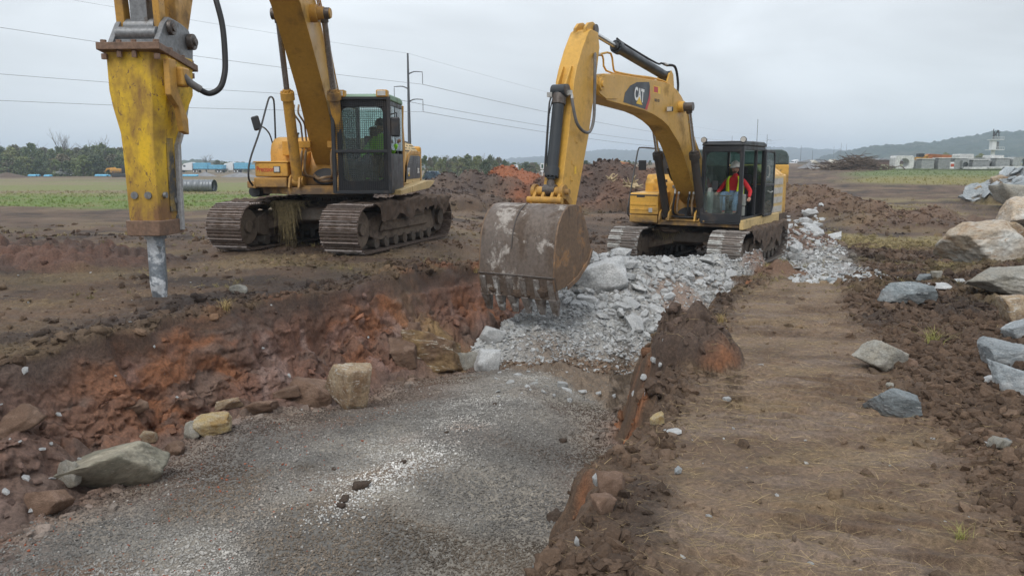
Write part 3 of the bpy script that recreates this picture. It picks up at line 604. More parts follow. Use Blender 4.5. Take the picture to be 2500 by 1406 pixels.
def undercarriage(root,delta,key,m1,m2,mudseed,mudhang=.3):
    rot=(0,0,delta); yc=1.30; r=.455; cx=1.98; zc=.50
    per=4*cx+2*math.pi*r; n=int(round(per/.203)); sm=shoe_mesh(key,m1,m2)
    for sgn in(1,-1):
        b=MB()
        # chain band just under the shoes
        for k in range(48):
            pass
        P=[]
        for k in range(17): a=math.pi/2-math.pi*k/16; P.append((cx+(r-.03)*math.cos(a),zc+(r-.03)*math.sin(a)))
        for k in range(17): a=-math.pi/2-math.pi*k/16; P.append((-cx+(r-.03)*math.cos(a),zc+(r-.03)*math.sin(a)))
        Q=[(x*.985,zc+(z-zc)*.84) for x,z in P]; m=len(P)
        for y0,y1 in((-.10,.10),):
            vs=[(x,y0+sgn*yc,z) for x,z in P]+[(x,y1+sgn*yc,z) for x,z in P]+[(x,y0+sgn*yc,z) for x,z in Q]+[(x,y1+sgn*yc,z) for x,z in Q]; fs=[]
            for i in range(m):
                j=(i+1)%m; fs+=[(i,j,j+m,i+m),(i+2*m,i+3*m,j+3*m,j+2*m),(i,i+2*m,j+2*m,j),(i+m,j+m,j+3*m,i+3*m)]
            b.add(vs,fs)
        chain=b.build('track_chain',UND,root,rot=rot)
        for k in range(n):
            s=k/n*per
            if s<2*cx: p=(cx-s,zc+r); t=math.pi
            elif s<2*cx+math.pi*r: a=math.pi/2+(s-2*cx)/r; p=(-cx+r*math.cos(a),zc+r*math.sin(a)); t=a+math.pi/2
            elif s<4*cx+math.pi*r: q=s-2*cx-math.pi*r; p=(-cx+q,zc-r); t=2*math.pi
            else: a=-math.pi/2+(s-4*cx-math.pi*r)/r; p=(cx+r*math.cos(a),zc+r*math.sin(a)); t=a+math.pi/2
            o=bpy.data.objects.new('track_shoe',sm); COL.objects.link(o); o.parent=chain
            o.location=(p[0],sgn*yc,p[1]); o.rotation_euler=(0,-(t)+math.pi,0)
            jig=random.uniform(-.02,.02); o.rotation_euler[1]+=jig
            o.rotation_euler=(0,math.pi-t+jig,0)
            # outward normal must be local +z
        f=MB(); yo=sgn*(yc+.0)
        prof=[(-1.75,.30),(-1.55,.72),(1.3,.78),(1.62,.66),(1.62,.34),(1.3,.22),(-1.5,.22)]
        f.prism(prof,yo-.22,yo+.24); f.prism([(-1.2,.40),(-1.1,.62),(1.1,.62),(1.25,.40)],yo+sgn*.24,yo+sgn*.30)
        f.build('track_frame',UNDT,root,bevel=.03,rot=rot)
        w=MB(); w.cyl((cx,yo-.24,zc),(cx,yo+.24,zc),.37,n=28); w.cyl((cx,yo-.30,zc),(cx,yo+.30,zc),.13,n=16); w.build('idler_wheel',UNDT,root,bevel=.02,rot=rot)
        w=MB(); w.cyl((-cx,yo-.20,zc),(-cx,yo+.22,zc),.33,n=24); w.cyl((-cx,yo-.3,zc),(-cx,yo+.30,zc),.18,n=16)
        for k in range(18):
            a=2*math.pi*k/18; w.obox((-cx+.36*math.cos(a),yo,zc+.36*math.sin(a)),(.07,.10,.05),Matrix.Rotation(-a,3,'Y'))
        w.build('drive_sprocket',UND,root,rot=rot)
        for k in range(7):
            x=-1.35+k*.45; w=MB(); w.cyl((x,yo-.25,.17),(x,yo+.27,.17),.115,n=14); w.build('track_roller',UND,root,rot=rot,bevel=.01)
        mud_cap(root,sgn*yc,delta,mudseed+sgn,mudhang,out=sgn)
    c=MB(); c.prism([(-1.15,.62),(-1.0,.93),(.95,.93),(1.25,.86),(1.25,.60),(.8,.48),(-.8,.48)],-.95,.95)
    c.build('carbody',UND,root,bevel=.04,rot=rot)
    for sgn in(1,-1):
        for xs in(-.85,.95): t=MB(); t.prismx([(sgn*.4,.90),(sgn*1.1,.70),(sgn*1.1,.38),(sgn*.4,.55)],xs-.30,xs+.30); t.build('carbody_leg',UNDT,root,bevel=.03,rot=rot)
    g=MB(); g.cyl((0,0,.9),(0,0,1.03),.66,n=40); g.cyl((0,0,1.06),(0,0,1.15),.74,n=40)
    for k in range(72):
        a=2*math.pi*k/72; g.obox((.70*math.cos(a),.70*math.sin(a),1.02),(.05,.03,.08),Matrix.Rotation(a,3,'Z'))
    g.build('slewing_ring',UND,root)
def hyd(root,foot,pin,rb,rr,frac,mb,mrod,collar=1.22,name='hydraulic_cylinder',neck=True,port=None):
    foot=Vector(foot); pin=Vector(pin); d=(pin-foot); g=foot+d*frac; u=d.normalized()
    b=MB(); b.cyl(foot,g,rb,n=20); b.cyl(g-u*.16,g,rb*collar,n=20); b.cyl(g-u*.02,g+u*.05,rb*.8,n=16)
    for k in range(10):
        a=2*math.pi*k/10; q=u.to_track_quat('Z','Y'); p=g-u*.03+q@Vector((rb*1.02*math.cos(a),rb*1.02*math.sin(a),0)); b.cyl(p,p+u*.05,.018,n=6)
    b.cyl(foot-Vector((0,rb*1.25,0)),foot+Vector((0,rb*1.25,0)),rb*1.05,n=18)
    c=b.build(name,mb,root,bevel=.006)
    r=MB(); r.cyl(g,pin,rr,n=18); r.build('piston_rod',mrod,c)
    e=MB(); e.cyl(pin-Vector((0,rb*1.1,0)),pin+Vector((0,rb*1.1,0)),rr*1.9,n=18); e.cyl(pin-u*rr*3,pin-u*rr*.5,rr*1.35,n=16); e.build('rod_eye',PINST,c,bevel=.006)
    return c
def skin_body(name,joints,edges,mats,parent=None,sub=2,root=0):
    bm=bmesh.new(); L=bm.verts.layers.skin.verify(); vs=[]
    for i,(p,r) in enumerate(joints):
        v=bm.verts.new(p); d=v[L]; d.radius=(r,r) if not isinstance(r,tuple) else r; d.use_root=(i==root); vs.append(v)
    for a,b in edges: bm.edges.new((vs[a],vs[b]))
    me=bpy.data.meshes.new(name); bm.to_mesh(me); bm.free()
    for m in (mats if isinstance(mats,list) else [mats]): me.materials.append(m)
    o=bpy.data.objects.new(name,me); link(o,parent)
    k=o.modifiers.new('skin','SKIN'); k.use_smooth_shade=True; k.branch_smoothing=.4
    s=o.modifiers.new('sub','SUBSURF'); s.levels=sub; s.render_levels=sub
    return o
# ------------------------------------------------------------------ cab
def cab(root,x0,x1,y0,y1,z0,z1,fr,guard=False,bare=False,door_open=False,lean=0.0):
    w=.075; f=MB()
    def fx(z): return x1+lean*(z-z0)
    # front posts with rounded window corners
    for y in(y0,y1): f.bar((fx(z0)-w/2,y+(w/2 if y==y0 else -w/2),z0),(fx(z1)-w/2,y+(w/2 if y==y0 else -w/2),z1),w*1.2,w*1.25)
    f.box(x1-w,x1+.01,y0,y1,z0-.02,z0+.20); f.box(fx(z1)-.10,fx(z1)+.012,y0,y1,z1-.14,z1)
    for y,s in((y0,1),(y1,-1)):
        for z,t in((z1-.14,-1),(z0+.20,1)):
            f.prismx([(y+s*w,z),(y+s*(w+.13),z),(y+s*(w+.04),z+t*.04),(y+s*w,z+t*.13)],fx(z)-w+.01,fx(z)-.01)
    # rear posts, sills
    for y in(y0+w/2,y1-w/2):
        f.box(x0,x0+w,y-w/2,y+w/2,z0,z1); f.box(x0,x1-w,y-w/2,y+w/2,z0,z0+.10); f.box(x0,x1-w,y-w/2,y+w/2,z1-.09,z1)
    f.box((x0+x1)/2-.30,(x0+x1)/2-.22,y1-w,y1,z0+.1,z1-.09)
    f.box(x0,x0+.04,y0+w,y1-w,z0,z0+.85); f.box(x0,x1,y0+.01,y1-.01,z0-.06,z0+.02)
    f.box(x0+w,x1-w,y0+.005,y0+.03,z0+.1,z0+.62)
    f.build('cab_frame',fr,root,bevel=.014)
    r=MB(); r.prism([(x0-.05,z1+.005),(x0-.02,z1+.09),(x0+.2,z1+.13),(x1-.15,z1+.12),(fx(z1)+.03,z1+.06),(fx(z1)+.03,z1+.005)],y0-.015,y1+.015)
    r.build('cab_roof',GRNR if guard else fr,root,bevel=.03,seg=3)
    g=MB(); g.box(fx(z0)-.045,fx(z0)-.037,y0+w+.005,y1-w-.005,z0+.205,(z1-.145) if guard else z0+.72); g.build('windscreen',GLS,root)
    g=MB(); g.box(x0+w+.01,x1-w-.01,y0+.035,y0+.042,z0+.63,z1-.10); g.build('right_window',GLS,root)
    g=MB(); g.box(x0+.012,x0+.02,y0+w+.01,y1-w-.01,z0+.87,z1-.10); g.build('rear_window',GLS if guard else GLD,root)
    s=MB(); sx=x0+.62; s.box(sx-.25,sx+.27,(y0+y1)/2-.26,(y0+y1)/2+.26,z0+.36,z0+.50); s.box(sx-.36,sx-.20,(y0+y1)/2-.25,(y0+y1)/2+.25,z0+.48,z0+1.12); s.box(sx-.34,sx-.22,(y0+y1)/2-.14,(y0+y1)/2+.14,z0+1.12,z0+1.32); s.box(sx-.2,sx+.2,(y0+y1)/2-.2,(y0+y1)/2+.2,z0+.02,z0+.36)
    s.build('seat',SEATM,root,bevel=.035)
    c=MB()
    for y in((y0+y1)/2-.36,(y0+y1)/2+.34):
        c.box(sx-.15,sx+.42,y-.07,y+.07,z0+.45,z0+.62)
    c.build('arm_console',DPL,root,bevel=.02)
    for y in((y0+y1)/2-.36,(y0+y1)/2+.34):
        j=MB(); j.cyl((sx+.33,y,z0+.6),(sx+.37,y,z0+.78),.014,n=8); j.ball((sx+.375,y,z0+.81),.032,sc=(1,1,1.5)); j.build('joystick',DPL,root)
    m=MB()
    for y in(-.08,.08): m.bar((x1-.35,(y0+y1)/2+y,z0+.02),(x1-.42,(y0+y1)/2+y,z0+.62),.02,.02); m.box(x1-.44,x1-.28,(y0+y1)/2+y-.05,(y0+y1)/2+y+.05,z0+.05,z0+.08)
    m.box(x1-.46,x1-.38,(y0+y1)/2-.15,(y0+y1)/2+.15,z0+.60,z0+.63); m.build('travel_lever',DPL,root)
    return sx
# ------------------------------------------------------------------ LEFT MACHINE
L=empty('excavator',(ML[0],ML[1],ML[2]),-(R(90)+ML[3]),'large yellow tracked excavator carrying a rock breaker, with a wire mesh guard over the cab','excavator')
undercarriage(L,-(MLT-ML[3]),'L',SHOE,SHOEW,400,.44)
b=MB(); b.prismz([(1.62,-.62),(1.62,.62),(1.2,1.3),(-2.7,1.34),(-2.7,-1.34),(1.2,-1.32)],1.16,1.30); b.build('platform',YO,L,bevel=.012)
# boom foot housing with hose recess
b=MB(); b.prism([(.5,1.30),(1.50,1.30),(1.36,1.66),(.95,2.02),(.5,2.05)],-.44,-.40); b.prism([(.5,1.30),(1.50,1.30),(1.36,1.66),(.95,2.02),(.5,2.05)],.40,.44)
b.prism([(1.10,1.31),(1.14,1.31),(.78,2.02),(.74,2.02)],-.40,.40); b.box(1.10,1.55,-.44,.44,1.30,1.33); b.build('boom_foot_housing',YO,L,bevel=.01)
b=MB(); n=20; b.add([(1.155-.5*(.18*math.sin(2*math.pi*k/n)),.27*math.cos(2*math.pi*k/n),1.52+.17*math.sin(2*math.pi*k/n)) for k in range(n)],[tuple(range(n))]); b.build('hose_opening',DPL,L)
for y in(-.60,-.40,.40,.60):
    b=MB(); b.prism([(1.30,1.30),(1.72,1.30),(1.64,1.50),(1.52,1.56),(1.42,1.50)],y-.022,y+.022); b.build('cylinder_lug',YO,L,bevel=.008)
# toolbox + tank
b=MB(); b.box(.75,1.66,-1.34,-.66,1.30,1.50); b.build('lower_step_box',YO,L,bevel=.025)
b=MB(); b.box(.75,1.62,-1.32,-.64,1.515,1.80); b.build('toolbox',YO,L,bevel=.03,seg=3)
b=MB(); b.box(1.60,1.635,-1.34,-.62,1.80,1.83); b.box(.75,1.60,-1.335,-.625,1.80,1.825); b.build('toolbox_lid',YO,L,bevel=.008)
b=MB(); b.box(1.62,1.632,-.93,-.79,1.60,1.73); h=b.build('headlight',BLK,L,bevel=.01); b=MB(); b.box(1.632,1.640,-.915,-.805,1.615,1.715); b.build('lens',LAMPG,h,bevel=.004)
text_part('lettering','Precision',.15,REDP,L,FRONT(1.624,-1.10,1.665),.66,.0015,.001)
b=MB(); b.box(1.24,1.28,-.98,-.96,1.70,1.72)
b=MB(); b.prism([(-1.2,1.31),(.74,1.31),(.74,2.02),(.66,2.2),(.48,2.31),(.2,2.36),(-1.2,2.36)],-1.30,-.50); b.build('fuel_tank',YO,L,bevel=.03,seg=3)
b=MB(); b.box(.76,.90,-.98,-.50,1.95,2.26); b.build('hydraulic_tank_cover',YO,L,bevel=.02)
b=MB(); b.cyl((.35,-.86,2.33),(.35,-.86,2.42),.07,n=14); b.cyl((.35,-.86,2.41),(.35,-.86,2.45),.09,n=14); b.build('filler_cap',BLK,L,bevel=.006)
b=MB(); b.prismz([(.95,-1.36),(1.5,-1.36),(1.35,-1.60),(.6,-1.60)],1.28,1.42); b.build('side_fender',YO,L,bevel=.015)
b=MB(); b.cyl((1.1,-1.55,1.2),(.4,-1.55,1.2),.12,n=16); b.build('fender_roller',DPL,L)
hood=[(-1.32,1.31),(-1.34,1.9),(-1.22,2.22),(-.95,2.34),(.95,2.34),(1.17,2.27),(1.30,2.13),(1.37,1.95),(1.37,1.31)]
b=MB(); b.prismx(hood,-2.72,.22); EH=b.build('engine_hood',YF,L,bevel=.02)
b=MB(); b.prismz([(-2.73,-1.36),(-3.1,-1.34),(-3.38,-1.05),(-3.52,-.5),(-3.55,0),(-3.52,.5),(-3.38,1.05),(-3.1,1.35),(-2.73,1.385)],1.18,2.22); b.build('counterweight',YO,L,bevel=.06,seg=3)
b=MB(); b.prism([(-.62,1.42),(-2.70,1.42),(-2.70,1.97),(-1.2,1.97),(-.86,1.90),(-.66,1.72)],1.372,1.382); b.build('dark_side_panel',DKP,L)
b=MB(); b.prism([(-.10,1.36),(-.55,1.36),(-.60,1.75),(-.85,2.00),(-1.25,2.08),(-2.7,2.08),(-2.7,2.0),(-1.25,2.0)],1.372,1.392); b.build('curved_trim',YO,L,bevel=.006)
for c,(xa,xb) in enumerate(((-.85,-1.35),(-1.62,-1.76),(-2.0,-2.6))):
    for k in range(8):
        t=k/7; y=.99+.30*t; z=2.345-.155*t**1.6
        if t>.6: y=1.18+.16*(t-.6)/.4; z=2.268-.19*(t-.6)/.4
        s=MB(); s.obox(((xa+xb)/2,y,z+.004),(abs(xb-xa),.018,.012),Matrix.Rotation(-.3-1.0*t,3,'X')); s.build('louver',DPL,EH)
for c,(xa,xb) in enumerate(((-.95,-1.5),(-1.66,-1.78),(-1.95,-2.55))):
    for k in range(4):
        s=MB(); s.box(xb,xa,1.382,1.388,1.79+k*.042,1.812+k*.042); s.build('louver',GREYG,EH)
text_part('lettering','CAT',.20,WHT,L,SIDE(-.98,1.386,1.60),.75,.002,.008)
b=MB(); b.prism([(-.98,1.60),(-.90,1.49),(-1.06,1.49)],1.388,1.392); b.build('yellow_triangle',YELP,L)
text_part('lettering','330C',.17,WHT,L,SIDE(-2.35,1.386,1.60),.70,.002,.007)
b=MB(); b.prism([(1.30,1.14),(1.30,1.24),(-2.3,1.36),(-3.6,1.34),(-3.4,1.26),(-2.6,1.16)],1.37,1.62); b.build('catwalk',YF,L,bevel=.012)
b=MB(); b.prism([(.32,1.30),(.12,2.05),(.28,2.6),(.20,3.02),(.30,3.02),(.38,2.6),(.36,1.30)],1.44,1.515); b.build('cab_rear_trim',YO,L,bevel=.01)
sx=cab(L,.36,1.95,.5,1.5,1.24,3.02,BLK,guard=True)
b=MB(); 
for y in(.44,1.55): b.box(1.985,2.045,y-.04,y+.03,1.20,3.06)
for z in(1.22,2.02,3.04): b.box(1.985,2.04,.43,1.58,z-.03,z+.03)
b.box(1.985,2.03,.47,.66,1.25,3.0)if False else None
G=b.build('mesh_guard',BLK,L,bevel=.008)
b=MB()
for k in range(26): y=.475+k*.0415; b.box(2.010,2.017,y-.0035,y+.0035,1.25,3.01)
for k in range(42): z=1.27+k*.0418; b.box(2.004,2.010,.47,1.52,z-.0035,z+.0035)
b.build('wire_mesh',BLK,G)
for y in(.58,1.42):
    b=MB(); b.box(1.86,2.06,y-.11,y+.11,3.06,3.20); h=b.build('roof_lamp',YO,L,bevel=.02); s=MB(); s.box(2.062,2.07,y-.08,y+.08,3.085,3.175); s.build('lens',LAMPG,h,bevel=.01)
b=MB(); b.box(1.30,1.86,1.503,1.511,2.05,2.92); b.build('side_window',GLS,L)
b=MB(); b.box(.45,1.22,1.503,1.511,2.05,2.92); b.build('door_window',GLS,L)
b=MB(); b.box(.42,1.88,1.498,1.515,1.27,1.98); b.build('cab_door',BLK,L,bevel=.006)
b=MB(); b.bar((1.98,1.52,2.72),(2.02,1.70,2.76),.02,.02); b.bar((2.02,1.70,2.76),(2.02,1.70,2.45),.02,.02); mm=b.build('mirror_arm',BLK,L)
b=MB(); b.box(1.98,2.05,1.58,1.76,2.30,2.68); m=b.build('wing_mirror',BLK,L,bevel=.04,seg=3)
P=[(1.66,-1.36,1.34),(1.84,-1.37,1.50),(1.72,-1.37,1.85),(1.1,-1.37,2.45),(.62,-1.37,3.00),(.42,-1.37,3.19),(.22,-1.37,3.20),(.14,-1.37,3.05),(.16,-1.37,2.30)]
b=MB(); b.tube(P,.020,8,5); b.tube([(.98,-1.37,2.55),(.80,-1.36,2.52),(.62,-1.33,2.40),(.55,-1.30,2.20)],.016,8,4); b.build('handrail',BLK,L)
b=MB(); b.obox((1.0,-1.47,2.62),(.07,.17,.30),Matrix.Rotation(.25,3,'X')); b.build('wing_mirror',BLK,L,bevel=.04,seg=3)
# boom
bp=[(.30,1.60),(.75,1.62),(1.12,1.92),(1.42,2.40),(1.75,2.88),(2.05,3.28),(2.40,3.68),(2.80,4.12),(3.24,4.56),(3.75,4.92),(4.35,5.16),(5.6,5.40),(6.9,5.36),(7.12,5.55),(7.05,5.80),(5.6,6.0),(4.4,5.98),(3.6,5.80),(2.95,5.45),(2.50,5.05),(2.1,4.6),(1.78,4.15),(1.46,3.66),(1.12,3.12),(.80,2.66),(.40,2.25),(.12,1.98),(.10,1.72)]
b=MB(); b.prism(bp,-.27,.27); BO=b.build('boom',BOOML,L,bevel=.012)
b=MB(); b.box(2.02,2.04,-.24,.24,3.24,3.25)
b=MB(); b.cyl((2.62,-.40,4.52),(2.62,.52,4.52),.12,n=24); b.cyl((2.62,-.34,4.52),(2.62,.40,4.52),.16,n=24); b.cyl((2.62,-.46,4.52),(2.62,.64,4.52),.09,n=20); b.build('boom_boss',YB,L,bevel=.012)
for y,y2 in((-.48,-.36),(.5,.5)):
    hyd(L,(1.50,y,1.42),(2.62,y2,4.52),.105,.055,.56,YB,RODM,1.28)
b=MB()
for k in range(3):
    o=.30+.03*k; b.tube([(1.05-.05*k,o,2.9),(1.45,o,3.55),(1.95,o,4.35),(2.5,o,5.0),(3.3,o,5.7)],.014,6,3)
b.build('boom_pipe',YO,L)
for i,(y0,y1,s) in enumerate(((-.40,-.30,1),(-.32,-.22,1),(.22,.14,-1),(.32,.26,-1))):
    b=MB(); b.tube([(1.08,y1*.4,1.50),(1.42,y0,1.56),(1.46,y0,1.9),(1.32,y0,2.12),(1.30,y0,2.25)],.023,8,4); b.build('hydraulic_hose',HOSET,L)
    b=MB(); b.cyl((1.44,y0,1.86),(1.36,y0,2.06),.032,n=10); b.build('hose_fitting',YO,L)
    b=MB(); b.tube([(1.31,y0,2.2),(1.36,y0*1.0,2.42),(1.50,y0*1.05+.04*s,2.6),(1.62,y0*1.15,2.78),(1.52,y0*1.2,2.95)] if y0<0 else [(1.31,y0,2.2),(1.38,y0,2.5),(1.5,y0+.06,2.72),(1.55,y0+.14,2.80)],.020,8,4); b.build('hydraulic_hose',HOSET,L)
for y in(-.36,.27):
    b=MB(); b.box(1.28,1.40,y-.14,y+.14,2.10,2.24); b.build('hose_clamp',YO,L,bevel=.01)
b=MB(); b.tube([(1.1,-.25,1.55),(1.35,-.1,1.47),(1.4,.05,1.5),(1.15,.22,1.52)],.03,8,4); b.tube([(1.1,-.2,1.45),(1.3,0,1.42),(1.15,.25,1.45)],.028,8,4); b.build('hydraulic_hose',HOSET,L)
# stick, links
b=MB(); b.prism([(6.75,6.55),(7.15,6.6),(7.55,5.7),(8.0,4.0),(8.02,3.30),(7.86,3.12),(7.66,3.15),(7.50,3.50),(6.75,5.2),(6.45,5.9)],-.17,.17); b.build('stick',YB,L,bevel=.012)
b=MB(); b.box(7.55,7.62,-.12,.12,3.4,5.0); b.prism([(8.02,4.2),(8.12,4.15),(8.03,3.42),(7.92,3.42)],.18,.26); b.prism([(8.30,4.25),(8.42,4.2),(8.36,3.30),(8.20,3.30)],-.30,-.20); b.prism([(8.30,4.25),(8.42,4.2),(8.36,3.30),(8.20,3.30)],.14,.22); b.build('bucket_link',YB,L,bevel=.01)
b=MB(); b.cyl((8.28,-.22,3.33),(8.28,.14,3.33),.10,n=20); b.prism([(8.14,3.95),(8.38,3.9),(8.36,3.36),(8.2,3.36)],-.13,.07); b.build('power_link',GREYST,L,bevel=.01)
# breaker
HB=empty('breaker_root',(0,0,0),parent=None); bpy.data.objects.remove(HB)
def loft(b,secs):
    n=len(secs[0]); k=len(b.v)
    v=[p for s in secs for p in s]; f=[]
    for i in range(len(secs)-1):
        for j in range(n): f.append((i*n+j,i*n+(j+1)%n,(i+1)*n+(j+1)%n,(i+1)*n+j))
    f+=[tuple(range(n-1,-1,-1)),tuple(range((len(secs)-1)*n,len(secs)*n))]; b.add(v,f)
def sec(z,yl,yr,yo,xf,xb): return [(xf,yl,z),(xf,yr,z),(xf-.13,yo,z),(xb,yo,z),(xb,-yo-.02,z),(xf-.13,-yo-.03,z)]
b=MB(); loft(b,[sec(.98,-.185,.165,.195,8.60,8.16),sec(1.9,-.195,.165,.20,8.62,8.13),sec(2.12,-.205,.17,.215,8.62,8.05),sec(2.42,-.275,.185,.27,8.62,7.93),sec(2.60,-.30,.19,.32,8.62,7.86),sec(3.03,-.30,.19,.335,8.62,7.84)])
BRK=paint('breaker_yellow_worn',(.72,.46,.02),dirt=(.20,.105,.045),amt=.62,rough=.36,chips=.75,scale=2.6,low=(1.0,1.9),stretch=(1,1.6,.8),rust=(.16,.085,.04))
HBK=b.build('hydraulic_breaker',BRK,L,bevel=.012)
TP=Matrix.Rotation(-.13,4,'Y')
b=MB(); b.prism([(8.72,3.03),(8.72,3.11),(7.76,2.97),(7.76,2.89)],-.36,.36); b.build('top_plate',RUSTST,HBK,bevel=.008)
b=MB()
for x in(8.66,8.35,8.05,7.82):
    for y in(-.30,.30) : 
        z=3.10-(8.72-x)*.146; b.cyl((x,y,z-.0),(x,y,z+.05),.033,n=6); b.cyl((x,y,z-.16),(x,y,z-.10),.033,n=6)
for y in(-.12,.05): b.cyl((8.67,y,3.09),(8.67,y,3.14),.03,n=6); b.cyl((8.67,y,2.95),(8.67,y,3.02),.03,n=6)
b.build('bolt',RUSTST,HBK)
for y in(-.27,.25):
    b=MB(); b.prism([(8.60,3.10),(8.40,3.36),(8.28,3.45),(8.12,3.44),(7.95,3.42),(7.78,3.38),(7.68,3.26),(7.72,2.98)],y-.03,y+.03); b.build('bracket_plate',GREYST,HBK,bevel=.008)
b=MB(); b.cyl((8.28,-.34,3.33),(8.28,.35,3.33),.045,n=18); b.cyl((8.28,.28,3.33),(8.28,.33,3.33),.085,n=18); b.build('pin',PINST,HBK,bevel=.006)
b=MB(); b.cyl((7.80,-.34,3.24),(7.80,.38,3.24),.045,n=18); b.cyl((7.80,.28,3.24),(7.80,.35,3.24),.095,n=18); b.build('pin',PINST,HBK,bevel=.006)
b=MB(); b.cyl((8.45,-.24,3.24),(8.45,.22,3.24),.075,n=18); b.build('cross_tube',GREYST,HBK)
b=MB(); b.box(8.38,8.52,-.25,.23,3.10,3.17); b.build('cross_plate',GREYST,HBK)
b=MB(); loft(b,[sec(.955,-.195,.185,.225,8.66,8.12),sec(1.13,-.205,.195,.23,8.66,8.12)]); b.build('wear_shoe',RUSTST,HBK,bevel=.01)
b=MB(); b.prism([(8.40,1.22),(8.40,2.0),(8.36,2.35),(8.22,2.35),(8.24,2.0),(8.24,1.22)],.200,.212); 
STRP=paint('worn_black_strip',(.035,.037,.04),dirt=(.42,.28,.06),amt=.8,rough=.45,chips=.5,scale=7,rust=(.35,.34,.33)); b.build('black_strip',STRP,HBK)
b=MB(); b.prism([(8.60,2.95),(8.60,2.55),(8.42,2.42),(8.34,2.15),(8.20,2.12),(8.20,2.30),(8.42,2.62),(8.42,2.95)],.33,.40); b.build('side_gusset',YB,HBK,bevel=.012)
b=MB(); b.prism([(8.17,.99),(8.13,2.0),(7.98,2.2),(7.82,2.55),(7.78,2.92),(7.86,2.92),(7.93,2.55),(8.08,2.2),(8.20,2.0),(8.24,.99)],.20,.26); b.build('side_flange',steel('grey_worn_flange',(.34,.34,.34),mud=(.40,.27,.08),amt=.35,metal=.2,rough=.5,scale=4),HBK,bevel=.008)
b=MB(); b.box(8.22,8.42,.33,.47,2.66,2.88); b.build('hose_port',YB,HBK,bevel=.03)
for (y,z) in((-.10,1.42),(.06,1.42)):
    b=MB(); b.cyl((8.600,y,z),(8.627,y,z),.042,n=18); b.build('cap_bolt',GREYST,HBK)
for (x,z) in((8.50,1.42),(8.27,1.35),(8.22,1.14)):
    b=MB(); b.cyl((x,.19,z),(x,.222,z),.036,n=16); b.build('cap_bolt',GREYST,HBK)
b=MB(); b.cyl((8.40,0,.98),(8.40,0,.90),.13,.12,n=20); b.cyl((8.40,0,.96),(8.40,0,.36),.098,n=24)
n=24; b.add([(8.40+.098*math.cos(2*math.pi*k/n),.098*math.sin(2*math.pi*k/n),.36) for k in range(n)]+[(8.40+.05*math.cos(2*math.pi*k/n),.09*math.sin(2*math.pi*k/n),.20) for k in range(n)],[(k,(k+1)%n,(k+1)%n+n,k+n) for k in range(n)]+[tuple(range(n,2*n))])
b.build('chisel',steel('chisel_steel',(.24,.27,.30),mud=(.13,.12,.11),amt=.3,metal=.55,rough=.38,patch=(.52,.54,.56),patchamt=.62,scale=5),HBK)
b=MB(); b.tube([(8.32,.45,2.76),(8.25,.55,2.66),(8.15,.64,2.60),(8.1,.75,2.66),(8.05,.795,2.80),(8.0,.80,3.0),(7.95,.77,3.4),(7.9,.68,3.75),(7.6,.5,4.1)],.034,10,6); b.build('breaker_hose',HOSEG if False else RUB,HBK)
b=MB(); b.tube([(8.36,.44,2.78),(8.29,.50,2.70),(8.22,.575,2.64)],.043,10,4); b.build('hose_sleeve',HOSEG,HBK)
# hanging hay on the carbody
def hay(root,rot,x,y,z,n,hang,spread):
    b=MB(); rr=random.Random(5)
    for k in range(n):
        px=x+rr.uniform(-.06,.10); py=y+rr.gauss(0,spread); l=hang*rr.random()**1.6*math.exp(-((py-y)/spread/1.6)**2)+.05; q=rr.uniform(-.12,.12); w=.004
        p=[(px-.1,py,z+.02),(px+.02,py+q*.2,z+.03*rr.random()),(px+.06,py+q*.6,z-l*.45),(px+.05+rr.uniform(-.05,.05),py+q,z-l)]
        b.tube(p,[w,w*.6],3,2,cap=False)
    return b.build('hanging_hay',HAYM,root,rot=rot,kind='stuff')
hay(L,(0,0,-(MLT-ML[3])),1.32,-.50,.98,600,.95,.17)
b=MB()
def mud_blob(root,name,c,r,seed,rot=(0,0,0)):
    q=bmesh.new(); bmesh.ops.create_icosphere(q,subdivisions=4,radius=1)
    co=np.array([v.co[:] for v in q.verts]); d=1+.35*fb3(co[:,0]*1.5,co[:,1]*1.5,co[:,2]*1.5,4,seed)+.12*fb3(co[:,0]*7,co[:,1]*7,co[:,2]*7,3,seed+3)
    for v,k in zip(q.verts,d): v.co=Vector((v.co.x*r[0]*k,v.co.y*r[1]*k,v.co.z*r[2]*k))
    me=bpy.data.meshes.new(name); q.to_mesh(me); q.free(); me.polygons.foreach_set('use_smooth',[True]*len(me.polygons)); me.materials.append(MUD); o=bpy.data.objects.new(name,me); link(o,root)
    M=Matrix.Rotation(rot[2],3,'Z'); o.location=M@Vector(c); return o
mud_blob(L,'caked_mud',(1.0,-.62,.93),(.45,.35,.10),31,(0,0,-(MLT-ML[3])))
# ------------------------------------------------------------------ RIGHT MACHINE
Q=empty('excavator',(MR[0],MR[1],MR[2]),-(R(90)+MR[3]),'yellow tracked excavator with a wide digging bucket, parked behind the heap of broken grey rock','excavator')
undercarriage(Q,0.0,'R',SHOED,SHOEDW,500,.55)
b=MB(); b.prismz([(1.70,-.62),(1.72,.55),(1.75,1.45),(-2.8,1.45),(-2.8,-1.40),(1.5,-1.38)],1.06,1.18); b.build('platform',YN,Q,bevel=.012)
b=MB(); b.prism([(.3,1.18),(1.75,1.18),(1.5,1.45),(.95,2.0),(.5,2.05)],-.44,-.40); b.prism([(.3,1.18),(1.75,1.18),(1.5,1.45),(.95,2.0),(.5,2.05)],.40,.44)
b.prism([(1.20,1.19),(1.24,1.19),(.70,1.95),(.66,1.95)],-.40,.40); b.box(1.15,1.75,-.44,.44,1.18,1.205); b.build('boom_foot_housing',YN,Q,bevel=.01)
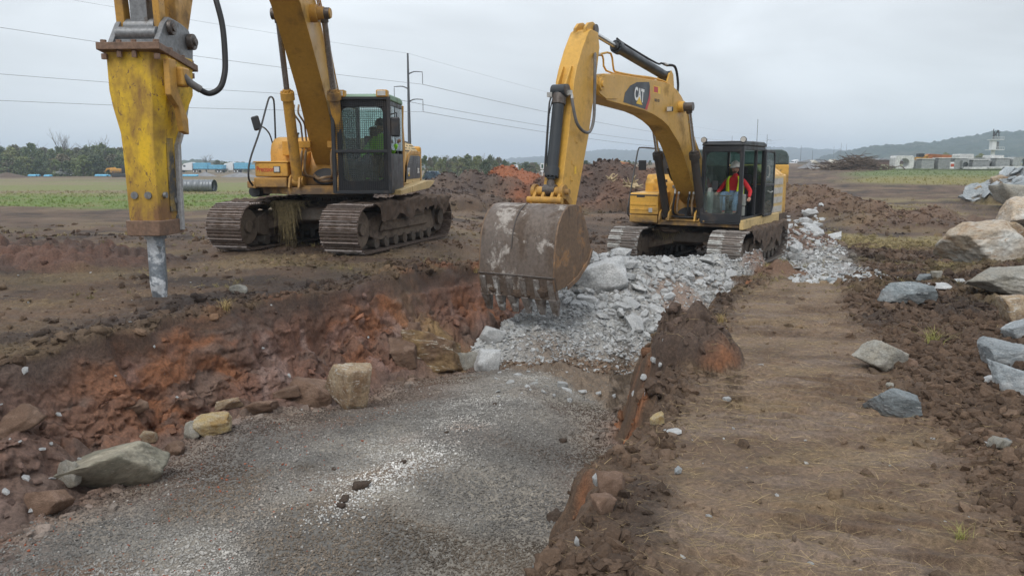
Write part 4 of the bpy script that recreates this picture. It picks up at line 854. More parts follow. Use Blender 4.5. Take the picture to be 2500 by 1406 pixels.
b=MB(); n=20; b.add([(1.20-.75*(.20*math.sin(2*math.pi*k/n)),.30*math.cos(2*math.pi*k/n),1.36+.14*math.sin(2*math.pi*k/n)) for k in range(n)],[tuple(range(n))]); b.build('hose_opening',DPL,Q)
for y in(-.58,-.34,.34,.58):
    b=MB(); b.prism([(1.35,1.18),(1.82,1.18),(1.76,1.38),(1.62,1.46),(1.48,1.38)],y-.022,y+.022); b.build('cylinder_lug',YN,Q,bevel=.008)
b=MB(); b.box(.9,1.78,-1.40,-.64,1.10,1.30); b.build('lower_step_box',YN,Q,bevel=.025)
b=MB(); b.prism([(.8,1.315),(1.80,1.315),(1.80,1.80),(1.76,1.86),(.8,1.88)],-1.39,-.62); T=b.build('toolbox',YN,Q,bevel=.02,seg=3)
b=MB(); b.prism([(1.796,1.82),(1.806,1.82),(1.806,1.79),(1.796,1.79)],-1.38,-.63); b.box(1.79,1.805,-1.20,-.98,1.75,1.79); b.build('latch_recess',DPL,T)
b=MB(); b.box(1.80,1.815,-1.36,-.66,1.545,1.60); b.box(1.80,1.812,-1.36,-.66,1.42,1.455); b.build('pressed_rib',YN,T,bevel=.006)
b=MB(); b.box(1.80,1.818,-.88,-.74,1.36,1.50); h=b.build('headlight',YN,T,bevel=.01); b=MB(); b.box(1.818,1.824,-.86,-.76,1.375,1.485); b.build('lens',LAMPG,h)
b=MB(); b.prism([(-.6,1.2),(.95,1.2),(.95,2.10),(.80,2.32),(-.6,2.34)],-1.32,-.50); b.build('fuel_tank',YN,Q,bevel=.03,seg=3)
for z in(2.16,2.0):
    b=MB(); b.cyl((.94,-1.02,z),(.965,-1.02,z),.05,n=16); b.build('round_boss',YN,Q,bevel=.006)
    b=MB(); b.box(.945,.958,-.90,-.70,z-.03,z+.03); b.build('step_slot',DPL,Q,bevel=.01)
b=MB(); b.box(.2,.62,-1.0,-.78,2.3,2.95); b.cyl((.35,-.62,2.3),(.35,-.62,3.0),.05,n=12); b.build('air_precleaner',BLK,Q,bevel=.03)
hoodR=[(-1.42,1.18),(-1.42,2.25),(-1.25,2.5),(.95,2.56),(1.15,2.56),(1.46,2.30),(1.46,1.18)]
b=MB(); b.prismx(hoodR,-2.62,-.38); EH=b.build('engine_hood',YF if False else YN,Q,bevel=.02)
b=MB(); b.prismz([(-2.63,-1.42),(-3.0,-1.40),(-3.26,-1.1),(-3.38,-.5),(-3.4,0),(-3.38,.5),(-3.26,1.12),(-3.05,1.47),(-2.63,1.49)],1.02,2.30); b.build('counterweight',YN,Q,bevel=.06,seg=3)
b=MB(); b.prism([(-.95,1.20),(-2.55,1.20),(-2.55,2.26),(-1.1,2.26)],1.462,1.50); DP=b.build('side_door',YF,Q,bevel=.015)
GRIL=paint('pale_perforated_grille',(.50,.47,.42),amt=.2,rough=.6,scale=8)
for k in range(4):
    z=2.03-k*.255; b=MB(); b.box(-2.40,-1.25,1.50,1.508,z,z+.17); b.build('grille_patch',GRIL,DP,bevel=.004)
b=MB(); b.prism([(1.80,1.02),(1.80,1.25),(-1.9,1.25),(-1.9,1.02)],1.462,1.56); b.build('side_sill',YF,Q,bevel=.01)
b=MB(); b.prism([(-1.91,1.02),(-1.91,1.2),(-2.9,1.2),(-3.1,1.04)],1.47,1.53); b.build('side_sill',MUD,Q,bevel=.01)
sx=cab(Q,-.35,1.80,.48,1.48,1.20,3.02,BLK,lean=-.02)
for y in(.50,1.46):
    b=MB(); b.cyl((1.66,y,3.17),(1.78,y,3.17),.055,.075,n=16); b.bar((1.70,y,3.02),(1.70,y,3.14),.02,.02); h=b.build('roof_lamp',BLK,Q,bevel=.008); s=MB(); s.cyl((1.782,y,3.17),(1.788,y,3.17),.062,n=16); s.build('lens',LAMPG,h)
b=MB(); b.tube([(1.70,.5,3.12),(1.72,1.0,3.12),(1.70,1.46,3.12)],.012,6,2); b.build('lamp_rail',BLK,Q)
# open cab door folded back along the side
b=MB(); yd=1.60
for a,c in(((.10,1.28),(.10,2.92)),((-.86,1.45),(-.86,2.85)),((.10,2.92),(-.78,2.92)),((.10,1.28),(-.70,1.28)),((-.70,1.28),(-.86,1.5)),((-.78,2.92),(-.86,2.8)),((.10,2.05),(-.86,2.05))):
    b.bar((a[0],yd,a[1]),(c[0],yd,c[1]),.05,.07)
DR=b.build('cab_door',BLK,Q,bevel=.012)
b=MB(); b.box(-.84,.08,yd-.004,yd+.004,2.08,2.90); b.build('door_window',GLD,DR); b=MB(); b.box(-.82,.08,yd-.004,yd+.004,1.32,2.02); b.build('door_window',GLD,DR)
b=MB(); b.tube([(-.02,yd+.03,2.55),(-.05,yd+.07,2.5),(-.05,yd+.07,2.3),(-.02,yd+.03,2.25)],.016,6,3); b.build('door_handle',PLAST,DR)
b=MB(); b.tube([(-.1,yd+.05,1.9),(-.3,yd+.06,1.86),(-.6,yd+.05,1.88)],.018,6,3); b.build('grab_bar',PLAST,DR)
# pale side console seen through the windscreen
b=MB(); b.prism([(1.45,1.22),(1.62,1.22),(1.66,1.8),(1.60,2.0),(1.50,2.02),(1.36,1.85),(1.40,1.55)],.58,.68); b.build('pillar_trim',PLAST,Q,bevel=.03)
b=MB(); b.box(1.46,1.50,.66,.80,1.95,2.18); b.build('monitor',DPL,Q,bevel=.015)
b=MB(); b.box(.95,1.10,1.28,1.38,1.55,1.85); b.box(.98,1.08,1.29,1.37,1.3,1.55); b.build('side_console',PLAST,Q,bevel=.03)
P=[(1.70,-1.43,1.24),(1.80,-1.44,1.40),(1.60,-1.44,2.0),(1.30,-1.44,2.75),(1.20,-1.43,2.98),(1.05,-1.42,3.02),(.5,-1.40,3.02),(-.2,-1.38,3.0)]
b=MB(); b.tube(P,.020,8,4); b.tube([(1.20,-1.43,2.55),(.6,-1.41,2.56)],.014,6,1); b.build('handrail',BLK,Q)
b=MB(); b.obox((1.22,-1.30,2.56),(.06,.20,.26),Matrix.Rotation(.3,3,'Z')); b.bar((1.26,-1.43,2.66),(1.22,-1.2,2.66),.02,.02); b.build('wing_mirror',BLK,Q,bevel=.03)
b=MB(); b.cyl((-.5,1.2,3.05),(-.5,1.2,3.75),.006,n=5); b.build('radio_aerial',BLK,Q)
# boom
bp=[(.10,1.50),(.6,1.45),(1.2,1.66),(1.8,2.12),(2.15,2.50),(2.45,2.80),(2.8,3.07),(3.2,3.27),(3.55,3.44),(3.95,3.55),(4.45,3.64),(5.0,3.70),(6.0,3.745),(6.87,3.78),(7.25,3.85),(7.38,4.02),(7.30,4.20),(7.05,4.26),(6.57,4.30),(5.6,4.33),(4.7,4.36),(3.95,4.38),(3.45,4.355),(3.05,4.27),(2.75,4.16),(2.45,3.99),(2.2,3.77),(1.95,3.52),(1.6,3.18),(1.1,2.80),(.75,2.55),(.2,2.12),(.0,1.85),(.0,1.62)]
b=MB(); b.prism(bp,-.24,.24); b.build('boom',BOOMR,Q,bevel=.012)
b=MB(); b.prism([(6.45,3.84),(6.6,4.27),(7.0,4.25),(7.28,4.17),(7.36,4.04),(7.26,3.88),(6.95,3.80)],.24,.262); b.build('boom_tip_plate',BOOMR,Q,bevel=.008)
b=MB(); b.cyl((7.22,-.30,4.05),(7.22,.30,4.05),.115,n=24); b.cyl((7.22,-.33,4.05),(7.22,.33,4.05),.06,n=18); b.build('stick_pivot_pin',BOOMR,Q,bevel=.01)
b=MB(); b.cyl((2.86,-.50,3.90),(2.86,.50,3.90),.075,n=20); b.cyl((2.86,-.36,3.90),(2.86,.36,3.90),.13,n=24); b.build('boom_boss',BOOMR,Q,bevel=.01)
for y in(-.46,.46): hyd(Q,(1.60,y,1.30),(2.86,y,3.90),.10,.052,.60,CYLM,CHR,1.28)
hyd(Q,(3.18,0,4.58),(7.20,0,5.03),.105,.052,.70,CYLD,CHR,1.25)
b=MB(); 
for y in(-.12,.12): b.prism([(2.95,4.22),(3.5,4.34),(3.30,4.62),(3.18,4.70),(3.05,4.62)],y-.02,y+.02)
b.build('cylinder_bracket',BOOMR,Q,bevel=.008)
b=MB(); b.tube([(5.95,.0,5.05),(5.6,.02,4.98),(3.9,.03,4.80),(3.6,.05,4.82),(3.35,.08,4.80)],.022,8,4); b.tube([(3.35,.08,4.80),(3.0,.12,4.82),(2.85,.14,4.70),(2.75,.15,4.40),(2.8,.15,4.2)],.030,8,5); b.build('hydraulic_hose',RUB,Q)
b=MB(); b.cyl((3.48,.06,4.82),(3.32,.08,4.81),.036,n=10); b.build('hose_fitting',FIT,Q)
# boom top pipes
b=MB(); b.tube([(6.98,.10,4.62),(6.45,.10,4.70),(6.30,.10,4.42),(6.1,.10,4.38),(5.2,.10,4.40),(4.3,.10,4.44),(3.5,.12,4.42),(3.0,.13,4.30),(2.4,.15,4.02),(1.8,.16,3.5)],.020,8,3); b.tube([(6.98,-.05,4.60),(6.5,-.05,4.66),(6.32,-.05,4.40),(5.2,-.02,4.39),(3.5,-.02,4.42),(2.4,0,4.02)],.020,8,3); b.build('boom_pipe',BOOMR,Q)
b=MB(); b.cyl((6.98,.10,4.62),(7.15,.10,4.60),.036,n=10); b.cyl((6.98,-.05,4.60),(7.15,-.05,4.58),.036,n=10); b.build('hose_fitting',FIT,Q)
b=MB(); b.tube([(7.15,.10,4.60),(7.40,.22,4.55),(7.52,.28,4.25),(7.56,.30,3.75),(7.62,.32,3.40),(7.80,.34,3.18),(8.05,.34,3.16),(8.25,.30,3.30),(8.33,.26,3.58),(8.30,.22,3.72)],.028,10,6); b.build('hydraulic_hose',HOSEG,Q)
b=MB(); b.tube([(8.30,.22,3.72),(8.30,.20,3.80),(8.34,.14,3.82)],.030,8,3); b.box(8.28,8.36,.06,.22,3.78,3.86); b.build('hose_fitting',FIT,Q)
# decal
b=MB(); b.prism([(6.12,3.80),(6.05,3.98),(5.80,4.14),(5.45,4.24),(4.80,4.30),(4.74,4.22),(4.78,3.98),(4.98,3.73),(5.55,3.765)],.2405,.2445); b.build('decal_panel',DKP,Q)
b=MB(); b.prism([(4.745,4.16),(4.70,3.96),(4.87,3.72),(4.98,3.73),(4.79,3.98)],.2445,.2465); b.build('decal_red_stripe',REDP,Q)
text_part('lettering','CAT',.36,WHT,Q,SIDE(5.32,.2470,3.985,-.05),.72,.001,.012)
b=MB(); b.prism([(5.32,3.965),(5.14,3.80),(5.48,3.815)],.2475,.2490); b.build('yellow_triangle',YELP,Q)
b=MB(); b.box(4.12,4.52,.2405,.243,4.10,4.25); k=b.build('rental_sticker',YELP,Q); b=MB(); b.box(4.27,4.505,.2435,.2445,4.115,4.235); b.build('red_patch',REDP,k)
text_part('lettering','RKR1433',.085,BLKP,Q,SIDE(4.30,.2415,3.95),.9,.001,.002)
b=MB(); b.obox((3.72,.33,3.80),(.09,.13,.11)); h=b.build('work_lamp',BLK,Q,bevel=.025); b=MB(); b.box(3.765,3.772,.275,.385,3.755,3.845); b.build('lens',LAMPG,h)
b=MB(); b.cyl((3.65,.24,3.78),(3.68,.30,3.79),.02,n=8); b.build('lamp_bracket',BOOMR,Q)
# hoses at the boom foot
for i,(y0,z1) in enumerate(((-.28,2.05),(-.18,2.08),(.10,2.02),(.20,2.05))):
    b=MB(); b.tube([(1.15,y0*.5,1.28),(1.55,y0,1.34),(1.60,y0,1.6),(1.50,y0,1.86)],.026,8,4); b.build('hydraulic_hose',HOSET if i%2 else RUB,Q)
    b=MB(); b.cyl((1.50,y0,1.84),(1.46,y0,2.0),.034,n=10); b.cyl((1.555,y0,1.70),(1.53,y0,1.76),.034,n=8); b.build('hose_fitting',FIT,Q)
    b=MB(); b.tube([(1.46,y0,2.0),(1.44,y0-.02,2.12),(1.5,y0*1.2-.06,2.22),(1.62,y0*1.3-.1,2.5)] if y0<0 else [(1.46,y0,2.0),(1.48,y0+.06,2.12),(1.62,y0+.14,2.2),(1.7,y0+.2,2.3)],.024,8,4); b.build('hydraulic_hose',RUB,Q)
b=MB(); b.box(1.38,1.52,-.36,-.10,1.98,2.06); b.box(1.38,1.52,.03,.28,1.96,2.04); b.build('hose_clamp',FIT,Q,bevel=.01)
b=MB(); b.tube([(1.62,-.3,1.28),(1.68,0,1.27),(1.62,.3,1.28)],.024,8,3); b.cyl((1.66,-.1,1.27),(1.66,.1,1.27),.032,n=8); b.build('hydraulic_hose',RUB,Q)
# stick
sp_=[(7.20,4.98),(7.50,5.00),(7.60,4.95),(7.85,4.62),(8.05,4.28),(8.15,4.05),(8.18,3.87),(8.34,3.10),(8.60,2.10),(8.66,1.70),(8.50,1.52),(8.25,1.52),(8.06,1.70),(8.02,1.85),(7.53,3.12),(7.26,4.15),(7.20,4.40),(7.13,4.72)]
b=MB(); b.prism(sp_,-.185,.185); b.build('stick',BOOMR,Q,bevel=.014)
for y in(-.10,.10): b=MB(); b.prism([(7.62,4.86),(7.60,5.02),(7.48,5.12),(7.30,5.16),(7.14,5.12),(7.06,5.0),(7.10,4.85),(7.3,4.75)],y-.025,y+.025); b.build('stick_ear',BOOMR,Q,bevel=.008)
for y in(-.08,.08): b=MB(); b.prism([(8.04,4.30),(8.10,4.30),(8.32,3.95),(8.34,3.78),(8.17,3.80)],y-.02,y+.02); b.build('stick_ear',BOOMR,Q,bevel=.008)

b=MB(); b.cyl((7.22,-.14,5.03),(7.22,.14,5.03),.07,n=18); b.cyl((7.22,.13,5.03),(7.22,.16,5.03),.095,n=18); b.build('pin',PINST,Q)
for i,(x,z) in enumerate(((8.05,3.02),(8.16,2.62),(8.22,2.35))):
    b=MB(); b.box(x-.05,x+.05,.186,.192,z-.04,z+.04); b.cyl((x-.03,.19,z-.05),(x-.03,.20,z-.05),.015,n=6); b.build('weld_plate',BOOMR,Q,bevel=.004)
b=MB(); b.box(8.03,8.10,.1862,.188,2.42,2.55); b.build('safety_sticker',YELP,Q)
hyd(Q,(8.34,0,3.86),(8.66,0,2.14),.105,.055,.86,CYLD,PINST,1.22)
b=MB(); b.cyl((8.32,-.15,3.86),(8.32,.15,3.86),.11,n=20); b.cyl((8.34,0,3.80),(8.38,0,3.62),.125,n=20); b.build('cylinder_head',PINST,Q,bevel=.01)
b=MB(); b.tube([(8.42,-.10,3.78),(8.45,-.13,3.70),(8.50,-.13,3.5),(8.62,-.13,2.6),(8.66,-.12,2.45)],.016,6,3); b.tube([(8.42,-.06,3.78),(8.50,-.12,3.45),(8.62,-.10,2.6)],.012,6,2); b.build('cylinder_pipe',BLK,Q)
b=MB(); b.box(8.38,8.46,-.19,-.09,3.75,3.83); b.build('hose_fitting',FIT,Q)
# linkage and bucket
b=MB(); b.cyl((8.66,-.33,2.12),(8.66,.30,2.12),.085,n=20); b.cyl((8.66,-.36,2.12),(8.66,.38,2.12),.05,n=16)
for y in(-.30,.26): b.cyl((8.66,y-.035,2.12),(8.66,y+.035,2.12),.125,n=20)
b.build('linkage_pin',YB,Q,bevel=.008)
b=MB()
for y in(-.25,-.08,.10,.24): b.prism([(8.74,2.14),(8.60,2.14),(8.78,1.60),(9.05,1.55),(9.02,1.75)],y-.028,y+.028)
b.prism([(8.80,1.95),(8.86,1.95),(9.05,1.62),(8.98,1.58)],-.22,.22); b.build('bucket_link',YB,Q,bevel=.01)
b=MB()
for y in(-.24,.24): b.prism([(8.74,2.18),(8.58,2.18),(8.30,1.95),(8.32,1.82),(8.62,2.02)],y-.025,y+.025)
b.build('guide_link',YB,Q,bevel=.01)
# bucket : outer shell along a curve, side plates, lip, teeth
hw=.70
sh=[(8.92,1.90),(9.15,1.935),(9.36,1.92),(9.55,1.82),(9.69,1.66),(9.77,1.46),(9.81,1.22),(9.83,.98),(9.845,.76)]
inn=[(x-.045*(1 if i>3 else .4),z-.045*(1 if i<6 else .2)) for i,(x,z) in enumerate(sh)]
b=MB(); n=len(sh)
vs=[(x,-hw,z) for x,z in sh]+[(x,hw,z) for x,z in sh]+[(x,-hw,z) for x,z in inn]+[(x,hw,z) for x,z in inn]; fs=[]
for i in range(n-1): fs+=[(i,i+n,i+n+1,i+1),(i+2*n,i+2*n+1,i+3*n+1,i+3*n)]
fs+=[(0,2*n,3*n,n),(n-1,2*n-1,4*n-1,3*n-1)]
for i in range(n-1): fs+=[(i,i+1,i+1+2*n,i+2*n),(i+n,i+3*n,i+3*n+1,i+n+1)]
b.add(vs,fs); BK=b.build('bucket',BUCK,Q)
side=[(8.92,1.90),(9.15,1.935),(9.36,1.92),(9.55,1.82),(9.69,1.66),(9.77,1.46),(9.81,1.22),(9.83,.98),(9.845,.72),(9.80,.56),(9.40,.60),(9.02,.72),(8.62,.96),(8.50,1.14),(8.60,1.38),(8.72,1.62)]
for y in(-hw-.03,hw):
    b=MB(); b.prism(side,y,y+.03); b.build('side_plate',BUCKS,BK,bevel=.006)
b=MB(); b.prism([(9.40,.62),(9.02,.74),(8.62,.98),(8.50,1.16),(8.47,1.10),(8.60,.90),(9.0,.66),(9.38,.54)],hw+.03,hw+.055); b.prism([(9.40,.62),(9.02,.74),(8.62,.98),(8.50,1.16),(8.47,1.10),(8.60,.90),(9.0,.66),(9.38,.54)],-hw-.055,-hw-.03); b.build('side_cutter',BUCKS,BK,bevel=.006)
b=MB(); b.prism([(9.855,.80),(9.80,.80),(9.66,.42),(9.74,.40)],-hw-.03,hw+.03); b.build('cutting_lip',BUCK,BK,bevel=.008)
b=MB(); b.tube([(9.30,-.09,1.935),(9.52,-.09,1.85),(9.68,-.09,1.68),(9.77,-.09,1.47),(9.815,-.09,1.22)],.012,6,3); b.tube([(9.85,-hw,.79),(9.852,hw,.79)],.014,6,1); b.build('weld_seam',PINST,BK)
b=MB()
for y in(-.28,.28): b.prism([(8.72,1.62),(8.60,1.60),(8.22,1.80),(8.18,1.66),(8.30,1.52),(8.62,1.38)],y-.035,y+.035); b.prism([(8.9,1.9),(9.12,1.93),(8.96,1.72),(8.78,1.70)],y-.03,y+.03)
b.cyl((8.86,-.34,1.98),(8.86,.34,1.98),.06,n=14); b.build('hinge_lug',YB,BK,bevel=.008)
for y,z,r_,sd in((-.45,.52,(.10,.22,.10),61),(.05,.50,(.10,.30,.12),62),(.50,.56,(.12,.16,.14),63)): mud_blob(Q,'caked_mud',(9.70,y,z),r_,sd)
for k in range(6):
    y=-hw+.05+k*(2*hw-.10)/5; b=MB(); b.prism([(9.86,.74),(9.79,.74),(9.66,.44),(9.60,.22),(9.66,.20),(9.76,.40)],y-.055,y+.055)
    a=b.build('tooth_adapter',TOOTH,BK,bevel=.012)
    b=MB(); v=[(9.78,y-.075,.42),(9.78,y+.075,.42),(9.60,y-.075,.42),(9.60,y+.075,.42),(9.62,y-.05,.12),(9.62,y+.05,.12),(9.57,y-.045,.12),(9.57,y+.045,.12)]
    b.add(v,[(0,1,3,2),(4,6,7,5),(0,4,5,1),(2,3,7,6),(0,2,6,4),(1,5,7,3)]); b.build('tooth_tip',TOOTH,a,bevel=.016)
mud_blob(Q,'caked_mud',(1.1,-.5,.92),(.45,.45,.10),41)
hay(Q,(0,0,0),1.25,-.55,.92,160,.32,.2)
# ------------------------------------------------------------------ operators
SKIN=plain('skin',(.46,.26,.18),.55,nz=.1); SKINB=plain('beard',(.10,.055,.035),.9,nz=.3); JEAN=plain('blue_denim',(.13,.20,.34),.85,nz=.35,scale=6); REDC=plain('red_hoodie',(.55,.02,.025),.85,nz=.18,scale=5)
VEST=plain('hi_vis_yellow',(.72,.85,.02),.6,nz=.06); VESTG=plain('hi_vis_green',(.32,.80,.04),.6,nz=.1); REFL=plain('reflective_tape',(.55,.57,.56),.35,.3); HATM=plain('worn_white_hard_hat',(.62,.61,.55),.4,nz=.30,scale=9); BOOT=plain('tan_work_boot',(.20,.15,.11),.8,nz=.3)
def head(par,c,turn,hatm,beard=True,hat=True):
    """head with brow, nose, ears, beard; local +x is the facing direction, turned about z"""
    b=bmesh.new(); bmesh.ops.create_icosphere(b,subdivisions=4,radius=1)
    for v in b.verts:
        x,y,z=v.co; X=x*.098; Y=y*.077; Z=z*.120
        if z<-.2: k=1-.30*min(1,(-.2-z)/.8); X*=.5+.5*k if x<0 else 1; Y*=k
        if x>.5: X=.098*(.5+(x-.5)*.80)
        d=math.exp(-((y/.16)**2))*math.exp(-(((z+.10)/.20)**2)) if x>.3 else 0; X+=.026*d
        e=(math.exp(-(((abs(y)-.36)/.16)**2))*math.exp(-(((z-.10)/.12)**2))) if x>.3 else 0; X-=.012*e
        m=math.exp(-((y/.30)**2))*math.exp(-(((z+.48)/.06)**2)) if x>.3 else 0; X-=.006*m
        v.co=(X,Y,Z)
    me=bpy.data.meshes.new('head'); b.to_mesh(me); b.free(); me.polygons.foreach_set('use_smooth',[True]*len(me.polygons)); me.materials.append(SKIN); me.materials.append(SKINB)
    for p in me.polygons:
        q=p.center
        if beard and (q.z<-.045 and q.x>.0 and not(abs(q.y)<.022 and -.066<q.z<-.050)): p.material_index=1
        if q.x<-.0 and q.z>.0: p.material_index=1
    M=Matrix.Rotation(turn,3,'Z')
    o=bpy.data.objects.new('head',me); link(o,par); o.location=c; o.rotation_euler=(0,0,turn)
    b=MB()
    for s in(1,-1): b.ball((-.005,s*.080,-.005),.03,8,6,sc=(.7,.35,1.1))
    b.build('ear',SKIN,o)
    if hat:
        b=MB(); n=24; vs=[]; 
        prof=[(1.0,.02),(1.0,.05),(.93,.095),(.74,.135),(.42,.158),(.001,.165)]
        for r,z in prof:
            for k in range(n): a=2*math.pi*k/n; vs.append((.132*r*math.cos(a)*1.06,.112*r*math.sin(a),z+.025))
        fs=[(j*n+k,j*n+(k+1)%n,(j+1)*n+(k+1)%n,(j+1)*n+k) for j in range(len(prof)-1) for k in range(n)]; b.add(vs,fs)
        vs=[]; 
        for k in range(n): a=2*math.pi*k/n; vs.append((.140*math.cos(a),.118*math.sin(a),.048))
        for k in range(n): a=2*math.pi*k/n; br=.165+.045*max(0,math.cos(a)); vs.append((br*math.cos(a),.142*math.sin(a),.036-.012*max(0,math.cos(a))))
        b.add(vs,[(k,k+n,(k+1)%n+n,(k+1)%n) for k in range(n)]+[((k+1)%n,(k+1)%n+n,k+n,k) for k in range(n)])
        b.tube([(-.13,0,.05),(-.07,0,.17),(0,0,.195),(.09,0,.165),(.13,0,.06)],.012,6,3)
        b.build('hard_hat',hatm,o)
    return o
def hand(par,wrist,dirv,grip,side,mat):
    """palm and five separate curled fingers, rooted at the wrist"""
    d=Vector(dirv).normalized(); up=Vector(grip).normalized(); lat=d.cross(up).normalized()*side; W_=Vector(wrist)
    J=[(W_,.024),(W_+d*.05,.032),(W_+d*.085,.028)]; E=[(0,1),(1,2)]
    for i,(o,l) in enumerate(((-.030,.85),(-.010,1.0),(.010,.95),(.030,.75))):
        k=len(J); a=W_+d*.088+lat*o; bb=a+d*.030*l-up*.008; c=bb-up*.028*l+d*.008; e=c-up*.012-d*.018*l
        J+=[(a,.0095),(bb,.009),(c,.0085),(e,.0075)]; E+=[(2,k),(k,k+1),(k+1,k+2),(k+2,k+3)]
    k=len(J); a=W_+d*.03-lat*.034; bb=a+d*.03-lat*.012-up*.014; c=bb+d*.022-up*.014+lat*.008
    J+=[(a,.012),(bb,.010),(c,.009)]; E+=[(1,k),(k,k+1),(k+1,k+2)]
    return skin_body('hand',J,E,mat,par,1,root=1)
def operator(machine,x,y,z,turn,label,hoodmat,pantmat,vestmat,left_arm,right_arm,lean=(0,0),beard=True,hat=True,hatm=None):
    M=machine.matrix_world if False else Matrix.Translation(machine.location)@Matrix.Rotation(machine.rotation_euler[2],4,'Z')
    p=empty('person',M@Vector((x,y,z)),machine.rotation_euler[2],label,'person')
    lx,ly=lean; ch=Vector((lx,ly,.40)); nk=Vector((lx*1.2,ly*1.2,.58))
    def arm(s,el,wr): return [(nk+Vector((-.01,s*.19,-.10)),.072),(Vector(el),.056),(Vector(wr),.040)]
    # one continuous clothed figure: pelvis, spine, neck, arms, legs
    J=[(Vector((0,0,.08)),(.155,.14)),(Vector((lx*.3,ly*.3,.22)),(.165,.150)),(ch,(.165,.125)),(nk,.066),(nk+Vector((.01,0,.07)),.058)]
    E=[(0,1),(1,2),(2,3),(3,4)]
    for s,(el,wr) in((1,left_arm),(-1,right_arm)):
        k=len(J); J+=arm(s,el,wr); E+=[(2,k),(k,k+1),(k+1,k+2)]
    for s in(1,-1):
        k=len(J); J+=[(Vector((.05,s*.11,.07)),.095),(Vector((.44,s*.19,.13)),.072),(Vector((.52,s*.15,-.12)),.056),(Vector((.50,s*.14,-.34)),.046)]; E+=[(0,k),(k,k+1),(k+1,k+2),(k+2,k+3)]
    body=skin_body('body',J,E,[hoodmat],p,2)
    Jl=[(Vector((0,0,.07)),(.165,.15))]; El=[]
    for s in(1,-1):
        k=len(Jl); Jl+=[(Vector((.05,s*.11,.07)),.103),(Vector((.44,s*.19,.13)),.082),(Vector((.52,s*.15,-.12)),.068),(Vector((.50,s*.14,-.31)),.064)]; El+=[(0,k),(k,k+1),(k+1,k+2),(k+2,k+3)]
    skin_body('trousers',Jl,El,pantmat,p,2)
    for s in(1,-1):
        skin_body('boot',[(Vector((.48,s*.14,-.28)),.062),(Vector((.50,s*.145,-.37)),.056),(Vector((.58,s*.155,-.385)),.050),(Vector((.68,s*.165,-.395)),.042)],[(0,1),(1,2),(2,3)],BOOT,p,2)
    # vest: open shell in two front panels and a back
    def vestpan(s,name):
        vs=[]; fs=[]; nu=8; nv=12
        for j in range(nv):
            t=j/(nv-1); zz=.07+.50*t; w=1-.30*max(0,(t-.7)/.3)**1.5; cx=lx*(zz/.4)+.0; cy=ly*(zz/.4)
            for i in range(nu):
                u=i/(nu-1); a=R(20+(16*t)+u*(118-16*t)); rx=.222-.035*t; ry=.232*w
                vs.append((cx+rx*math.cos(a),cy+s*ry*math.sin(a)*1.0,zz))
        for j in range(nv-1):
            for i in range(nu-1):
                q=(j*nu+i,j*nu+i+1,(j+1)*nu+i+1,(j+1)*nu+i); fs.append(q if s<0 else q[::-1])
        b=MB(); b.add(vs,fs); o=b.build(name,[vestmat],p); m=o.modifiers.new('solid','SOLIDIFY'); m.thickness=.012; m.offset=1
        b=MB(); 
        for j in range(nv-1):
            q=[Vector(vs[j*nu+2]),Vector(vs[j*nu+3]),Vector(vs[(j+1)*nu+3]),Vector(vs[(j+1)*nu+2])]
            c=Vector((0,0,0)); off=[Vector((v.x,v.y,0)).normalized()*.016 for v in q]; b.add([a+d for a,d in zip(q,off)],[(0,1,2,3),(3,2,1,0)])
        b.build('reflective_stripe',REFL,o)
    vestpan(1,'vest'); vestpan(-1,'vest')
    head(p,nk+Vector((.03,0,.17)),turn,hatm or HATM,beard,hat)
    for s,(el,wr) in((1,left_arm),(-1,right_arm)):
        el=Vector(el); wr=Vector(wr); hand(p,wr+(wr-el).normalized()*.02,(wr-el),(0,0,1),s,SKIN)
    return p
operator(Q,.62,.99,1.72,-.62,'bearded man in red hoodie and yellow safety vest, seated in the bucket excavator cab',REDC,JEAN,VEST,((.10,.42,.20),(.36,.46,.06)),((.08,-.36,.22),(.36,-.34,.16)))
operator(L,.92,1.10,1.78,.5,'operator in a bright green shirt behind the wire mesh guard, hand at the side window',VESTG,DPL,VESTG,((.18,.32,.22),(.30,.44,.40)),((.12,-.30,.22),(.36,-.30,.14)),lean=(0,.04),hatm=DPL)
# ------------------------------------------------------------------ rocks
def rock_mesh(name,mat,seed,facets=11,sub=2,dims=(1,1,1),rnd=.0,nz=.03,smooth=False,top=None):
    """angular stone: intersection of half-spaces on a sphere of directions, then weathered"""
    rr=np.random.default_rng(seed); q=bmesh.new(); bmesh.ops.create_icosphere(q,subdivisions=sub,radius=1)
    D=np.array([v.co[:] for v in q.verts]); D/=np.linalg.norm(D,axis=1)[:,None]
    Nn=rr.normal(size=(facets,3)); Nn=np.concatenate([Nn,[[1,0,0],[-1,0,0],[0,1,0],[0,-1,0],[0,0,1],[0,0,-1]]+rr.normal(size=(6,3))*.25]); Nn/=np.linalg.norm(Nn,axis=1)[:,None]
    d=rr.uniform(.72,1.0,len(Nn)); d[-6:]=rr.uniform(.62,.8,6)
    dot=D@Nn.T; r=np.where(dot>.05,d/np.maximum(dot,.05),9)
    r=r.min(1) if rnd==0 else -np.log(np.exp(-r/rnd).sum(1))*rnd
    P=D*r[:,None]
    n=nz*(fb3(P[:,0]*2.2,P[:,1]*2.2,P[:,2]*2.2,5,seed%97,.6)+.4*fb3(P[:,0]*9,P[:,1]*9,P[:,2]*9,3,seed%83))
    P=P*(1+n*2.0)[:,None]*np.array(dims)
    for v,p in zip(q.verts,P): v.co=p
    me=bpy.data.meshes.new(name); q.to_mesh(me); q.free(); me.materials.append(mat)
    me.polygons.foreach_set('use_smooth',[True]*len(me.polygons)); me.update()
    try: me.set_sharp_from_angle(angle=R(60 if smooth else 24))
    except Exception: pass
    return me
